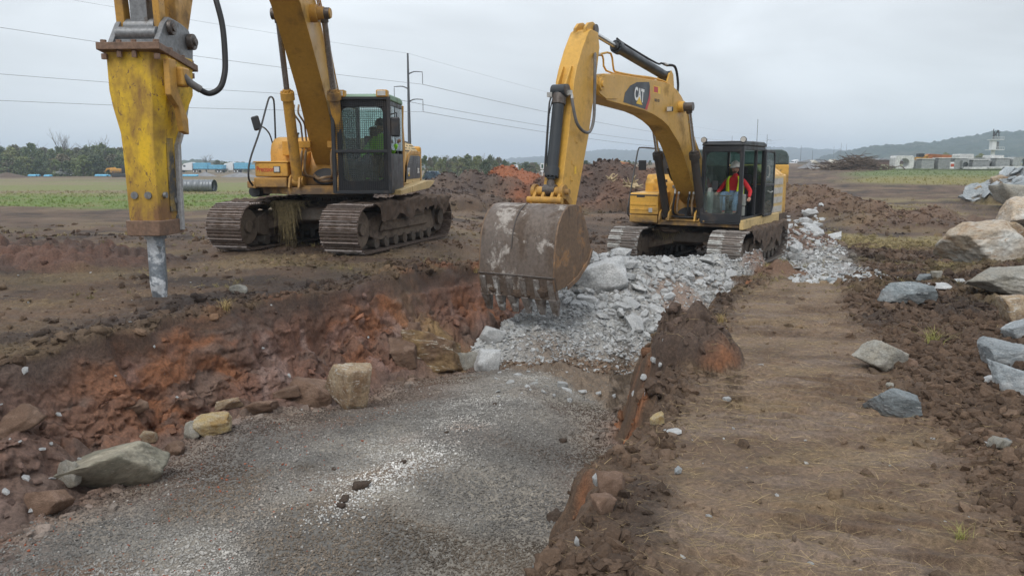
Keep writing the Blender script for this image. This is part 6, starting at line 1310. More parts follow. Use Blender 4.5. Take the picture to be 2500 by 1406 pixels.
x,y=polar(26000,12,36,14,46,.4); z,c,M,K=field(x,y); kp=RNG.random(len(x))<.30*K['patch']+.03*K['soil']; x=x[kp];y=y[kp];z=z[kp];n=len(x); s=.06+.10*RNG.random(n)
t=np.array([.32,.265,.12])*RNG.uniform(.6,1.2,(n,1)); scatter('dry_grass',TM,np.stack([x,y,z-.01],1),np.stack([RNG.normal(0,.5,n),RNG.normal(0,.5,n),RNG.uniform(0,6.28,n)],1),np.repeat(s[:,None],3,1)*np.array([1.6,1.6,.8]),t,RNG.integers(0,6,n),'flattened dry grass between the bank and the stone heap')
x,y=polar(9000,-38,2,7,26,.5); z,c,M,K=field(x,y); kp=RNG.random(len(x))<K['soil']*sst(.1,.4,fb2(x*.7,y*.7,3,540))*.5; x=x[kp];y=y[kp];z=z[kp];n=len(x); s=.04+.09*RNG.random(n)
t=np.array([.30,.25,.11])*RNG.uniform(.5,1.2,(n,1)); scatter('dry_grass',TM,np.stack([x,y,z-.01],1),np.stack([RNG.normal(0,.5,n),RNG.normal(0,.5,n),RNG.uniform(0,6.28,n)],1),np.repeat(s[:,None],3,1)*np.array([1.6,1.6,.8]),t,RNG.integers(0,6,n),'dry grass trodden into the left mud')
def gm(name,c,v=.35): return plain(name,c,.7,nz=v,scale=6)
GA=gm('yellow_green_grass',(.30,.29,.085)); GB=gm('dry_tuft_grass',(.36,.27,.11))
for (px,py,h,m,lab,sd) in((2275,850,.24,GA,'green and yellow grass tuft growing among the dark clods, right of the path',1),(552,768,.20,GB,'yellowed grass clump hanging over the left trench lip',2),(1160,672,.17,GB,'small yellow grass tuft on the lip beside the bucket',3),(310,572,.20,GB,'dry grass tuft beside the low clay bank on the left',4),(2345,1330,.10,GA,'tiny green sprout at the bottom right among clods',5),(2440,760,.14,GA,'small green tuft between the tan boulder and the clods',6),(1760,790,.16,GB,'dry yellow grass fringe on the right lip, above the clay block',7)):
    g=ground_at(px,py); b=tuft_mesh('grass_tuft',m,700+sd,70,1.0,1.1,.011); o=bpy.data.objects.new('grass_tuft',b); link(o); o.location=(g.x,g.y,float(hfun(g.x,g.y)[0])-.01); o.scale=(h*1.5,h*1.2,h); tag(o,lab,'grass tuft')
# dark clods of fallen soil lying on the gravel
for i,(px,py,w) in enumerate(((882,1192,46),(842,1222,34),(832,1240,28),(985,1132,20),(1118,1050,16),(1090,1058,12),(1208,988,16),(1375,1080,26),(1355,1270,60),(815,1150,18))):
    g=ground_at(px,py); s=w/FPX*math.hypot(g.x,g.y)*.55
    me=rock_mesh('soil_lump',MUD,740+i,12,3,(1,.8,.5),.08,.16,True); o=bpy.data.objects.new('soil_lump',me); link(o); o.location=(g.x,g.y,float(hfun(g.x,g.y)[0])+s*.2); o.scale=(s,s,s); o.rotation_euler=(0,0,i*1.3)
    tag(o,'one of a few dark soil lumps that have fallen onto the grey gravel','soil lump','dark soil lumps on the gravel')
# ------------------------------------------------------------------ distant setting
def ridge(name,pts,dist,depth,base,c1,c2,seed,bump,cell,xpad=0):
    """wooded hill: the crest follows surveyed heights at its true distance, the slope falls towards the viewer"""
    px=np.array([p[0] for p in pts],float); py=np.array([p[1] for p in pts],float)
    nx=900; ny=70; X0=np.linspace((px[0]-1250)/FPX*dist,(px[-1]-1250)/FPX*dist,nx)
    H=EYE+(400-np.interp(X0/dist*FPX+1250,px,py))/FPX*dist
    T=np.linspace(0,1.25,ny)[None,:]; X=X0[:,None]+0*T; Y=dist-depth+depth*T+0*X
    prof=np.where(T<1,np.sin(np.clip(T,0,1)*np.pi/2)**1.15,1-(T-1)*1.6)
    Z=base+(H[:,None]-base)*prof+bump*lumps(X/cell,Y/cell,seed,.95)*1.6+bump*.8*fb2(X/(cell*3),Y/(cell*3),3,seed)+bump*lumps(X/cell*2.3,Y/cell*2.3,seed+1,.9)*.7-bump*.9
    V=np.stack([X,Y,Z],-1).reshape(-1,3); i=np.arange(nx-1)[:,None]*ny; j=np.arange(ny-1)[None,:]; a=(i+j).ravel()
    n=fb2(X/(cell*1.5),Y/(cell*1.5),4,seed+5)[...,None]*.5+.5; n2_=sst(.2,.5,fb2(X/(cell*9),Y/(cell*9),3,seed+6))[...,None]
    col=np.array(c1)*(1-n)+np.array(c2)*n; col=col*(1-.5*n2_)+np.array([.10,.085,.055])*n2_*.5
    me=newmesh(name,V,np.stack([a,a+ny,a+ny+1,a+1],1),col.reshape(-1,3),smooth=False); me.materials.append(HILLM)
    return tag(link(bpy.data.objects.new(name,me)),kind='structure')
q=NB('wooded_hill'); a=q.n('ShaderNodeAttribute'); a.attribute_name='tint'; f=q.noise(.12,4,.7); q.col(q.mix(a.outputs['Color'],q.mix((.6,)*3,(1.4,)*3,q.rng(f,.3,.7)),1,'MULTIPLY')); q.rough(1); q.b.inputs['Specular IOR Level'].default_value=0; HILLM=q.m
ridge('hills',[(-900,404),(900,402),(1130,399),(1230,391),(1340,381),(1430,371),(1480,366),(1530,368),(1600,365),(1700,368),(1780,362),(1880,363),(1960,366),(2040,369),(2120,380),(2400,392),(3300,396)],2500,700,-2,(.030,.042,.026),(.055,.068,.040),41,7,14)
ridge('hills',[(1800,402),(1960,396),(2020,388),(2052,372),(2080,361),(2130,359),(2200,352),(2260,348),(2300,341),(2360,330),(2420,325),(2470,322),(2500,327),(2700,330),(3300,342),(4200,380)],1150,420,-1,(.022,.032,.020),(.048,.060,.032),43,5.0,9)
ridge('far_woodland',[(-2500,398),(-900,396),(0,398),(330,398),(430,390),(500,392),(620,396),(720,399),(1300,401)],900,60,-3,(.035,.05,.028),(.06,.08,.04),45,3.2,6)
# trees -----------------------------------------------------------------
LEAFC=[(.18,.225,.11),(.14,.175,.10),(.25,.27,.13),(.22,.20,.145),(.165,.195,.13)]
def leafm(i,c):
    q=NB('foliage_%d'%i); oi=q.n('ShaderNodeObjectInfo'); f=q.noise(.8,4,.6); q.col(q.mix(q.mix(c,tuple(v*.55 for v in c),q.rng(f,.35,.65)),q.mix((.75,.8,.75),(1.25,1.2,1.1),oi.outputs['Random']),1,'MULTIPLY')); q.rough(.85); q.b.inputs['Specular IOR Level'].default_value=.15; return q.m
LM=[leafm(i,c) for i,c in enumerate(LEAFC)]
BARK=plain('tree_bark',(.10,.085,.07),.9,nz=.3,scale=3); TWIG=plain('grey_twigs',(.13,.115,.10),.9,nz=.2)
def limb(b,p,d,l,r,rr,depth,tips,spread=.55,droop=0):
    pts=[p]; q=p.copy(); dd=d.copy()
    for k in range(3):
        dd=(dd+Vector((rr.gauss(0,.13),rr.gauss(0,.13),rr.gauss(.02,.08)-droop))).normalized(); q=q+dd*l/3; pts.append(q.copy())
    b.tube(pts,[r,r*.55],5 if depth>1 else 3,1,cap=False); tips.append((q.copy(),depth))
    if depth>0:
        for k in range(rr.randint(2,3) if depth<3 else 4):
            t=rr.uniform(.45,1); o=pts[0].lerp(pts[-1],t); a=rr.uniform(0,6.28); s=Vector((math.cos(a),math.sin(a),0)); nd=(dd*(1-spread)+s*spread+Vector((0,0,.25))).normalized(); limb(b,o,nd,l*rr.uniform(.55,.75),r*.5,rr,depth-1,tips,spread,droop)
def tree_meshes(seed,h,w,dens,leaf,leafsize,low=.12):
    rr=random.Random(seed); b=MB(); tips=[]
    limb(b,Vector((0,0,0)),Vector((0,0,1)),h*.55,h*.022,rr,3,tips,.55)
    trunk=b.mesh('trunk',[BARK])
    g=np.random.default_rng(seed); nc=int(16*dens); cen=[]
    for k in range(nc):
        z=h*(low+(1-low)*g.random()**.8); ww=w*.5*math.sin(math.pi*min(1,max(.12,(z/h-low+.18)/(1.12-low))))**.7; a=g.uniform(0,6.28); r=ww*g.random()**.5
        cen.append((r*math.cos(a),r*math.sin(a),min(z,h*.93),g.uniform(.10,.20)*w))
    V=[];F=[]
    for c in cen:
        m=int(34); P=g.normal(size=(m,3)); P/=np.linalg.norm(P,axis=1)[:,None]; P*=(c[3]*(g.random(m)**.4))[:,None]; P[:,2]*=.8
        for p in P:
            o=np.array(c[:3])+p; u=g.normal(size=3); u/=np.linalg.norm(u); v=np.cross(u,g.normal(size=3)); v/=np.linalg.norm(v)+1e-6; s=leafsize*g.uniform(.5,1.2); k=len(V)
            V+= [o-u*s,o+v*s*.6,o+u*s,o-v*s*.6]; F.append((k,k+1,k+2,k+3))
    me=bpy.data.meshes.new('crown'); me.from_pydata([tuple(v) for v in V],[],F); me.materials.append(leaf); return trunk,me
TREES=[tree_meshes(900+i,1.0,.72+.10*(i%3),3.2,LM[i%5],.036+.006*(i%2),.05) for i in range(7)]
SPARSE=[tree_meshes(940+i,1.0,.6,1.3,LM[(i+2)%5],.020,.25) for i in range(3)]
def bare(seed,spread=.45,depth=4):
    rr=random.Random(seed); b=MB(); t=[]; limb(b,Vector((0,0,0)),Vector((0,0,1)),.42,.022,rr,depth,t,spread); return b.mesh('branches',[TWIG])
BARE=[bare(970+i,.42+.06*i,4) for i in range(3)]
def far_point(px,base_py,Y):
    X=(px-1250)/FPX*Y; return X,Y
def put_tree(name,px,top,Y,meshes,label,group,wide=1.0,zoff=0,seed=0,base=None):
    X=(px-1250)/FPX*Y; z0=float(hfun(X,Y)[0])-.15 if base is None else base; ztop=EYE+(400-top)/FPX*Y; h=(ztop-z0)
    r=empty(name,(X,Y,z0),random.uniform(0,6.28),label,'tree',group)
    if isinstance(meshes,tuple):
        for nm,me in(('trunk',meshes[0]),('crown',meshes[1])):
            o=bpy.data.objects.new(nm,me); link(o,r); o.scale=(h*wide,h*wide,h)
    else:
        o=bpy.data.objects.new('branches',meshes); link(o,r); o.scale=(h*wide,h*wide,h*1.15)
    return r
GL='trees of the wood behind the field on the left'
tt=[(2,362),(22,356),(40,358),(58,352),(76,360),(96,354),(118,362),(138,366),(160,364),(182,368),(204,362),(226,360),(246,356),(264,352),(282,360),(300,368),(316,376)]
for i,(px,top) in enumerate(tt): put_tree('tree',px+random.uniform(-4,4),top+random.uniform(-3,4),random.uniform(205,235),TREES[i%7],'one of the dense green trees of the wood on the left, beyond the field',GL,random.uniform(.75,1.05))
for i in range(20): put_tree('tree',-6+i*17+random.uniform(-6,6),random.uniform(376,396),random.uniform(188,202),TREES[(i*3+1)%7],'one of the lower bushy trees along the front of the wood on the left','bushy trees at the front edge of the left wood',random.uniform(1.2,1.7))
for i in range(26): put_tree('tree',-8+i*13+random.uniform(-4,4),random.uniform(362,378),random.uniform(238,262),TREES[(i*5+2)%7],'one of the hazier trees standing deeper in the left wood','hazier trees deeper in the left wood',random.uniform(.9,1.3))
for px,top,w,k,lab in((165,322,.9,0,'bare forked tree standing tall above the left wood'),(180,326,.7,1,'bare twin-stemmed tree just right of the forked one above the wood'),(246,335,1.0,2,'bare bushy tree rising above the right part of the left wood'),(268,336,.9,0,'bare tree rising at the right end of the left wood'),(22,343,.8,1,'bare tree rising above the left end of the wood')):
    put_tree('tree',px,top,240,BARE[k],lab,None,w)
put_tree('tree',513,371,300,BARE[2],'bare round-crowned tree far behind the parked trucks',None,1.4)
for i,(px,top) in enumerate(((440,396),(462,398),(486,399),(540,392),(560,396),(590,399),(612,400))): put_tree('tree',px,top,330,TREES[(i*2)%7],'one of the low hazy trees far behind the parked trucks','low trees far behind the parked trucks',1.5)
GM='trees behind the dirt heap in the middle'
for i in range(24):
    px=1044+i*8.4+random.uniform(-3,3); put_tree('tree',px,(386 if i%3 else 380)+random.uniform(-3,6)+max(0,i-17)*1.2,random.uniform(150,190),(TREES+SPARSE)[(i*3)%10],'one of the thin green trees in the row behind the dirt heap in the middle',GM,random.uniform(.7,1.1))
for i in range(9): put_tree('tree',1060+i*19,random.uniform(376,384),195,BARE[i%3],'one of the bare trees mixed into the row behind the middle heap','bare trees in the middle row',.9)
for i in range(12): put_tree('tree',1236+i*10+random.uniform(-3,3),random.uniform(396,403),random.uniform(170,230),(TREES+SPARSE)[(i*2+1)%10],'one of the small green trees right of the white car, left of the digging arm','small trees right of the middle row',1.3)
for i in range(16): put_tree('tree',1430+i*10+random.uniform(-3,3),random.uniform(392,401),random.uniform(170,230),(TREES+SPARSE)[(i*5+1)%10],'one of the low trees behind the dark root heap, right of the digging arm','low trees behind the root heap',1.3)
for px,top,lab in((2293,374,'round yellow-green tree behind the loader, in front of the wooded hill'),(2378,376,'round yellow-green tree left of the white tower, in front of the hill')): put_tree('tree',px,top,260,TREES[2],lab,None,1.3)
# transmission line ------------------------------------------------------
POLEM=plain('weathered_steel_pole',(.055,.055,.058),.7,nz=.2,scale=1); WIREM=plain('grey_power_cable',(.16,.16,.17),.5,.4); INSM=plain('insulator_string',(.12,.12,.13),.4)
def pole(X,Y,top,label,hz=1.0,arms=True,yaw=0,rad=.42):
    z0=float(hfun(X,Y)[0])-.3; r=empty('transmission_pole',(X,Y,z0),yaw,label,'power pole'); H=top-z0
    b=MB(); b.cyl((0,0,0),(0,0,H),rad,rad*.42,12); b.build('pole_shaft',POLEM,r)
    at=[]
    if arms:
        for k,(dz,s) in enumerate(((3.9,1),(6.75,-1),(9.25,1))):
            zz=H-dz; b=MB(); b.tube([(0,0,zz-.15),(s*1.2,0,zz+.35),(s*2.9,0,zz+.28)],[.15,.07],6,4); b.build('cross_arm',POLEM,r)
            b=MB(); b.cyl((s*2.85,0,zz+.25),(s*2.85,0,zz-2.1),.05,n=6)
            for q in range(9): b.cyl((s*2.85,0,zz-.1-q*.2),(s*2.85,0,zz-.15-q*.2),.11,n=8)
            b.build('insulator',INSM,r); at.append((s*2.85,zz-2.1))
    return r,[(X+a*math.cos(yaw),Y+a*math.sin(yaw),z0+z) for a,z in at]
pA,att=pole((1004-1250)/FPX*160,160,EYE+(400-143)/FPX*160,'tall dark steel power pole with three curved arms, behind the left excavator')
for px,top,Y,lab in((1862,331,560,'far power pole with arms above the cab of the right excavator'),(1778,334,620,'far bare power pole top above the right excavator cab'),(1945,357,760,'far power pole right of the white lorry, before the hill'),(2041,351,900,'far pole in the dip between the two hills'),(2024,358,950,'shorter far pole left of the one in the dip'),(2054,353,980,'thin far pole right of the one in the dip'),(1973,368,700,'thin pale lamp mast beside the brick house')):
    pole((px-1250)/FPX*Y,Y,EYE+(400-top)/FPX*Y,lab,arms=(px in(1862,2041)),rad=.3)
def wire(a,b,sag,label,r=.030,n=26):
    a=Vector(a);b=Vector(b); P=[a.lerp(b,i/n)-Vector((0,0,4*sag*(i/n)*(1-i/n))) for i in range(n+1)]; m=MB(); m.tube(P,r,5,0); o=m.build('power_line',WIREM); tag(o,label,'power line')
CP_=(-130.6,70); zt=[EYE+25.6,EYE+16.4,EYE+10.6]
for k,nm in enumerate(('upper','middle','lower')):
    A=att[k]; wire(A,(CP_[0]+(2.8 if k!=1 else -2.8),CP_[1],zt[k]),1.5,nm+' power line running left from the tall pole behind the left excavator')
    wire(A,(190+(-3 if k==1 else 3),560,EYE+[17,14.5,12][k]),5.1,nm+' power line running right from the tall pole towards the hills',.045,40)
tp=pA.location+Vector((0,0,EYE+(400-143)/FPX*160-pA.location.z)); wire(tp,(-130.6,70,EYE+31),1.2,'thin earth wire at the pole top, running left',.018); wire(tp,(190,560,EYE+20),4.5,'thin earth wire at the pole top, running right',.018,40)
# vehicles and site things in the distance -------------------------------
WV=plain('white_vehicle_paint',(.72,.73,.74),.35,nz=.05); DKG=plain('dark_vehicle_glass',(.03,.035,.04),.12); TYRE=plain('tyre_rubber',(.02,.02,.02),.8); BLUEP=plain('light_blue_pipe',(.13,.42,.62),.5,nz=.15,scale=1.5); GRVH=plain('grey_gravel_heap',(.21,.21,.215),.95,nz=.25,scale=.8)
CONC=rockmat('precast_concrete',(.30,.315,.31),(.22,.235,.235),(.36,.37,.36),None,0,.5,mudamt=.1); CONCL=rockmat('pale_precast_concrete',(.55,.56,.54),(.46,.47,.46),None,None,0,.5,mudamt=.1); STEELG=plain('galvanised_pipe',(.20,.215,.23),.45,.45,nz=.15,scale=3)
def at(px,Y,z=None): 
    X=(px-1250)/FPX*Y; return Vector((X,Y,float(hfun(X,Y)[0]) if z is None else z))
def zat(py,Y): return EYE+(400-py)/FPX*Y
def wheels(r,xs,y,rad,w=.28):
    for x in xs:
        for s in(-1,1):
            b=MB(); b.cyl((x,s*y-w/2,rad),(x,s*y+w/2,rad),rad,n=18); o=b.build('wheel',TYRE,r,bevel=.02); c=MB(); c.cyl((x,s*(y+w/2)-.01,rad),(x,s*(y+w/2)+.01,rad),rad*.55,n=14); c.build('rim',WV,o)
def semi(loc,yaw,label,load=True,sleeper=True):
    r=empty('lorry',loc,yaw,label,'lorry'); b=MB()
    b.prism([(-1.9,.9),(4.2,.9),(4.3,1.4),(4.2,1.9),(2.6,2.15),(2.0,3.0),(1.6,3.4),(-1.4,3.9),(-1.9,3.8)],-1.2,1.2); b.build('cab',WV,r,bevel=.12,seg=3)
    b=MB(); b.prism([(2.56,2.2),(2.05,2.95),(2.10,2.98),(2.62,2.24)],-1.0,1.0); b.build('windscreen',DKG,r)
    for s in(-1,1): b=MB(); b.box(.9,1.8,s*1.205-.01,s*1.205+.01,2.15,2.85); b.build('side_window',DKG,r)
    wheels(r,(3.3,-2.4,-3.7),1.0,.5)
    if load:
        b=MB(); b.box(-15.5,-1.9,-1.2,1.2,1.15,1.4); b.build('trailer_bed',DKG,r); wheels(r,(-12.5,-13.8),1.0,.5)
        k=0
        for i in range(2):
            for j in range(3):
                if i==1 and j==2 : continue
                b=MB(); x0=-2.4-i*6.3; b.box(x0-6.0,x0,-1.15,1.15,1.42+j*.78,2.16+j*.78); b.build('pipe_bundle',BLUEP,r,bevel=.05)
    return r
semi(at(472,300),R(180-12),'white lorry loaded with light blue pipe bundles, left one of two behind the breaker')
semi(at(570,300),R(180-12),'white lorry with a light blue load, right one, partly behind the left excavator')
semi(at(1932,470,zat(406,470)),R(215),'white lorry tractor parked right of the bucket excavator',False)
def pickup(loc,yaw,label,mat=WV,suv=False,cat='car'):
    r=empty('parked_car',loc,yaw,label,cat); b=MB(); b.prism([(-2.6,.45),(2.5,.45),(2.6,.75),(2.5,1.05),(1.3,1.15),(.7,1.75),(-.9 if not suv else -2.3,1.78),(-1.2 if not suv else -2.55,1.15),(-2.6,1.1)],-.92,.92); b.build('body',mat,r,bevel=.07,seg=3)
    for s in(-1,1): b=MB(); b.box(-.9 if not suv else -2.1,.6,s*.93-.01,s*.93+.01,1.2,1.62); b.build('side_window',DKG,r)
    b=MB(); b.prism([(1.27,1.19),(.72,1.70),(.78,1.72),(1.36,1.2)],-.78,.78); b.build('windscreen',DKG,r); wheels(r,(1.7,-1.7),.82,.38,.22); return r
pickup(at(1241,200,zat(419.5,200)),R(170),'small white car far away behind the reddish dirt heap',suv=True)
pickup(at(172,190),R(0),'pale pickup parked before the left wood',plain('pale_grey_paint',(.4,.41,.4),.4))
pickup(at(1912,430,zat(405,430)),R(15),'white pickup just left of the white lorry tractor'); pickup(at(1956,430,zat(405.5,430)),R(10),'white car right of the lorry tractor, behind the gravel cone',suv=True)
def heapobj(name,px,Y,wpx,hpx,mat,label,seed,cat='gravel heap',asp=.7):
    g=at(px,Y); w=wpx/FPX*Y/2; h=hpx/FPX*Y; n=40; a,rr_=np.meshgrid(np.linspace(0,2*np.pi,64,endpoint=False),np.linspace(0,1,22),indexing='ij')
    x=np.cos(a)*rr_*w; y=np.sin(a)*rr_*w*asp; z=h*np.clip(1-rr_,0,1)**.95+h*.10*fb2(x*2/w+seed,y*2/w,4,seed)*(1-rr_*.7)-.1
    V=np.stack([x,y,z],-1).reshape(-1,3); F=[]
    for i in range(64):
        for j in range(21): F.append((i*22+j,i*22+j+1,((i+1)%64)*22+j+1,((i+1)%64)*22+j))
    me=newmesh(name,V,np.array(F)[:, ::-1]); me.materials.append(mat); o=link(bpy.data.objects.new(name,me)); o.location=g; tag(o,label,cat); return o
heapobj('gravel_heap',1968,115,66,17,GRVH,'grey gravel cone right of the bucket excavator, before the houses',1)
heapobj('gravel_heap',508,190,60,12,GRVH,'low grey gravel heap before the left lorry',2); heapobj('gravel_heap',592,180,100,13,GRVH,'long grey gravel heap just left of the left excavator',3)
heapobj('gravel_heap',1062,95,64,17,GRVH,'grey gravel heap right of the left excavator, below the pipe stack',4); heapobj('dirt_heap',30,170,110,14,MUD,'low dark dirt heap at the far left before the wood',5,'dirt heap')
for px,w,lab in((95,22,'crumpled light blue sheeting on the ground before the left wood'),(130,16,'smaller light blue sheeting right of the first, before the wood'),(262,34,'light blue pipes lying by the small excavator before the wood'),(470,44,'light blue pipes on the ground before the left lorry')):
    g=at(px,185); L_=w/FPX*185; b=MB()
    for k in range(5): b.tube([(-L_/2,k*.34-.6,.2+.15*(k%2)),(L_/2*random.uniform(.6,1),k*.34-.6+random.uniform(-.2,.2),.2+.15*(k%2))],.17,8,0)
    o=b.build('blue_pipes',BLUEP,kind='stuff'); o.location=g; tag(o,lab)
# small far excavator
g=at(303,178); r=empty('excavator',g,R(20),'small distant yellow excavator at the right end of the left wood','excavator'); b=MB(); b.box(-1.6,1.6,-1.2,-.7,0,.8); b.box(-1.6,1.6,.7,1.2,0,.8); b.build('tracks',DPL,r,bevel=.2,kind='stuff'); b=MB(); b.box(-1.9,.4,-1.1,1.1,.9,1.9); b.build('body',YO,r,bevel=.08); b=MB(); b.box(.2,1.4,.1,1.1,.9,2.6); b.build('cab',BLK,r,bevel=.06); b=MB(); b.prism([(.3,1.2),(-.9,2.2),(-2.6,2.0),(-3.2,1.0),(-3.0,.9),(-2.4,1.7),(-.9,1.8),(.3,.9)],-.5,-.2); b.build('boom',YO,r)
# corrugated culvert
g=at(448,75); r_=.58; b=MB(); n=26; V=[];F=[]; L0=4.4
st=64
for i in range(st+1):
    x=-L0+ (L0+3.4)*i/st; q=r_+.035*math.sin(i*math.pi*.78*1.0) if i<st else r_
    for k in range(n): a=2*math.pi*k/n; V.append((x,q*math.cos(a),q*math.sin(a)+r_))
for i in range(st):
    for k in range(n): F.append((i*n+k,(i+1)*n+k,(i+1)*n+(k+1)%n,i*n+(k+1)%n))
b.add(V,F); V2=[(x,y*.93,(z-r_)*.93+r_) for x,y,z in V]; b.add(V2,[f[::-1] for f in F]); o=b.build('culvert_pipe',STEELG); o.location=g; o.rotation_euler=(0,0,R(-7)); tag(o,'ribbed grey culvert pipe lying in the grass behind the breaker','pipe')
# stack of dark pipes
g=at(1066,150); r=empty('pipe_stack',g,R(0),'stack of dark blue pipes with open ends, right of the left excavator','pipe stack'); PB=[plain('dark_blue_pipe',(.05,.085,.13),.5,nz=.3),plain('blue_grey_pipe',(.13,.20,.27),.5,nz=.3)]
b=MB(); V=[];F=[]; n=12
for k in range(n): a=2*math.pi*k/n; V+=[(.20*math.cos(a),-2.5,.20*math.sin(a)),(.20*math.cos(a),2.5,.20*math.sin(a)),(.16*math.cos(a),-2.5,.16*math.sin(a)),(.16*math.cos(a),2.5,.16*math.sin(a))]
for k in range(n): j=(k+1)%n; F+=[(k*4,j*4,j*4+1,k*4+1),(k*4+2,k*4+3,j*4+3,j*4+2),(k*4,k*4+2,j*4+2,j*4)]
b.add(V,F); pm=[b.mesh('pipe',[m]) for m in PB]
for row in range(4):
    for c in range(10-row): 
        if row==3 and c>4: continue
        o=bpy.data.objects.new('pipe',pm[random.random()<.35]); link(o,r); o.location=(-2.1+c*.43+row*.215,0,.22+row*.37); o.rotation_euler=(0,0,random.uniform(-.05,.05))
for px,py in((1072,434),(1058,436)):
    g=at(px,80); b=MB(); b.box(-.07,.07,-.07,.07,-.1,.95); o=b.build('fence_post',plain('old_wood',(.16,.13,.10),.9),bevel=.01); o.location=g; tag(o,'weathered post right of the left excavator, '+('nearer the heap' if px>1060 else 'nearer the machine'),'post')
# road sign
g=at(1323,110); r=empty('road_sign',g,0,'white sign with a dark emblem on a post, left of the digging arm','road sign'); b=MB(); b.cyl((0,0,-.2),(0,0,zat(414,110)-g.z),.05,n=8); b.build('post',WV,r); b=MB(); z1=zat(399,110)-g.z; z2=zat(413,110)-g.z; b.box(-.24,.24,-.03,.0,z2,z1); s=b.build('sign_plate',WV,r,bevel=.02); b=MB(); b.box(-.13,.13,-.045,-.03,z2+.14,z1-.14); b.ball((0,-.05,(z1+z2)/2+.12),.09,8,6,sc=(1,.2,1)); b.build('emblem',plain('dark_green',(.03,.08,.05),.6),s)
b=MB(); b.box(-.25,.25,-.03,.0,zat(419.5,110)-g.z,zat(416,110)-g.z); b.build('lower_plate',WV,r)
# bulldozer behind the root heap
g=at(1505,58); zz=zat(409,58); r=empty('bulldozer',(g.x,58,zz-1.3),R(10),'pale yellow bulldozer showing its cab behind the dark root heap','bulldozer'); 
b=MB(); b.prism([(-.9,.9),(1.0,.9),(1.05,1.25),(.5,1.45),(-.9,1.45)],-.5,.5); b.build('body',YF,r,bevel=.05); b=MB()
for x in(-.35,.25):
    for y in(-.3,.3): b.box(x-.03,x+.03,y-.03,y+.03,1.45,1.72)
b.box(-.42,.32,-.38,.38,1.70,1.76); b.build('canopy',YF,r); b=MB(); b.box(-.30,.22,-.26,.26,1.45,1.68); b.build('cab_glass',DKG,r); b=MB(); b.box(-1,1,-.9,-.5,.2,.8); b.box(-1,1,.5,.9,.2,.8); b.build('tracks',DPL,r,kind='stuff')
o=place_rock('clay_lump','orange clay lump on top of the dark root heap, beside the bulldozer','clay lump',1524,409,34,18,RK_RED,301,0,group=None); o.location=(at(1524,41).x,41,zat(405,41))
# pale tree roots in the dark heap
ROOT=plain('pale_root_wood',(.42,.33,.20),.8,nz=.35,scale=3)
for px,py,lab in((1545,452,'splintered pale tree stump in the root heap, beside the handrail'),(1180,560,'pale splintered wood lying left of the big bucket') if False else (1490,436,'small pale root piece half buried in the root heap')):
    Y=37.5; X=(px-1250)/FPX*Y; z=zat(py,Y); b=MB(); rr=random.Random(px); s=.8 if px==1545 else .4
    for k in range(12): d=Vector((rr.uniform(-1,1),rr.uniform(-.8,.1),rr.uniform(-.25,.9)))*s*.75; b.tube([(0,0,0),tuple(d*.5+Vector((rr.gauss(0,.08),0,rr.gauss(0,.08)))),tuple(d)],[.10*s,.02],6,3)
    b.ball((0,0,0),.22*s,8,6,sc=(1.3,.9,1)); o=b.build('tree_stump',ROOT); o.location=(X,Y,z); tag(o,lab,'tree stump')
# yellow bus-like truck behind the right cab
Y=46; g=at(1780,Y); z0=g.z; xl=(1640-1250)/FPX*Y-g.x; xr=(1902-1250)/FPX*Y-g.x; r=empty('crew_bus',g,0,'old yellow bus with dark rounded window band, behind the right excavator cab','bus')
zb=zat(402,Y)-z0; ztp=zat(367,Y)-z0
b=MB(); b.box(xl,xr,-1.2,1.2,.5,zb); b.build('body',YN,r,bevel=.08); DBUS=plain('dark_green_bus_top',(.06,.085,.08),.4)
b=MB(); b.prism([(xl,zb),(xr,zb),(xr-.02,zb+.45),(xr-.15,ztp-.12),(xr-.45,ztp),(xl+.4,ztp),(xl+.1,ztp-.2)],-1.15,1.15); b.build('upper_body',DBUS,r,bevel=.08,seg=3)
for k in range(9): b=MB(); x=xr-.16-k*.62; b.box(x-.50,x,-1.17,-1.155,zb+.12,ztp-.26); b.build('window',GREYG if k>1 else GLD,r,bevel=.01)
wheels(r,(xl+1,xr-1),1.0,.45)
# brush pile
g=at(2075,100); b=MB(); rr=random.Random(9); W_=(170/FPX*100)/2; BR=plain('brown_brushwood',(.115,.085,.065),.9,nz=.35,scale=2)
for k in range(420):
    x=rr.gauss(0,.45)*W_; hh=1.5*math.exp(-(x/W_/.8)**2)*(.5+.8*abs(math.sin(x*.7+1))); p=Vector((x,rr.uniform(-1.5,1.5),rr.random()*hh)); a=rr.uniform(-.5,.5)+(math.pi if rr.random()<.5 else 0); l=rr.uniform(.6,2.2)
    d=Vector((math.cos(a),rr.uniform(-.4,.4),rr.uniform(-.3,.45))).normalized(); b.tube([p,p+d*l*.5+Vector((0,0,rr.gauss(0,.15))),p+d*l+Vector((0,0,rr.gauss(0,.2)))],[rr.uniform(.03,.09),.012],4,2,cap=False)
o=b.build('brush_pile',BR,kind='stuff'); o.location=g; tag(o,'tangled pile of brown branches before the houses')
heapobj('dirt_heap',2075,101,165,14,BR,'brown earth core of the branch pile before the houses',8,'dirt heap')
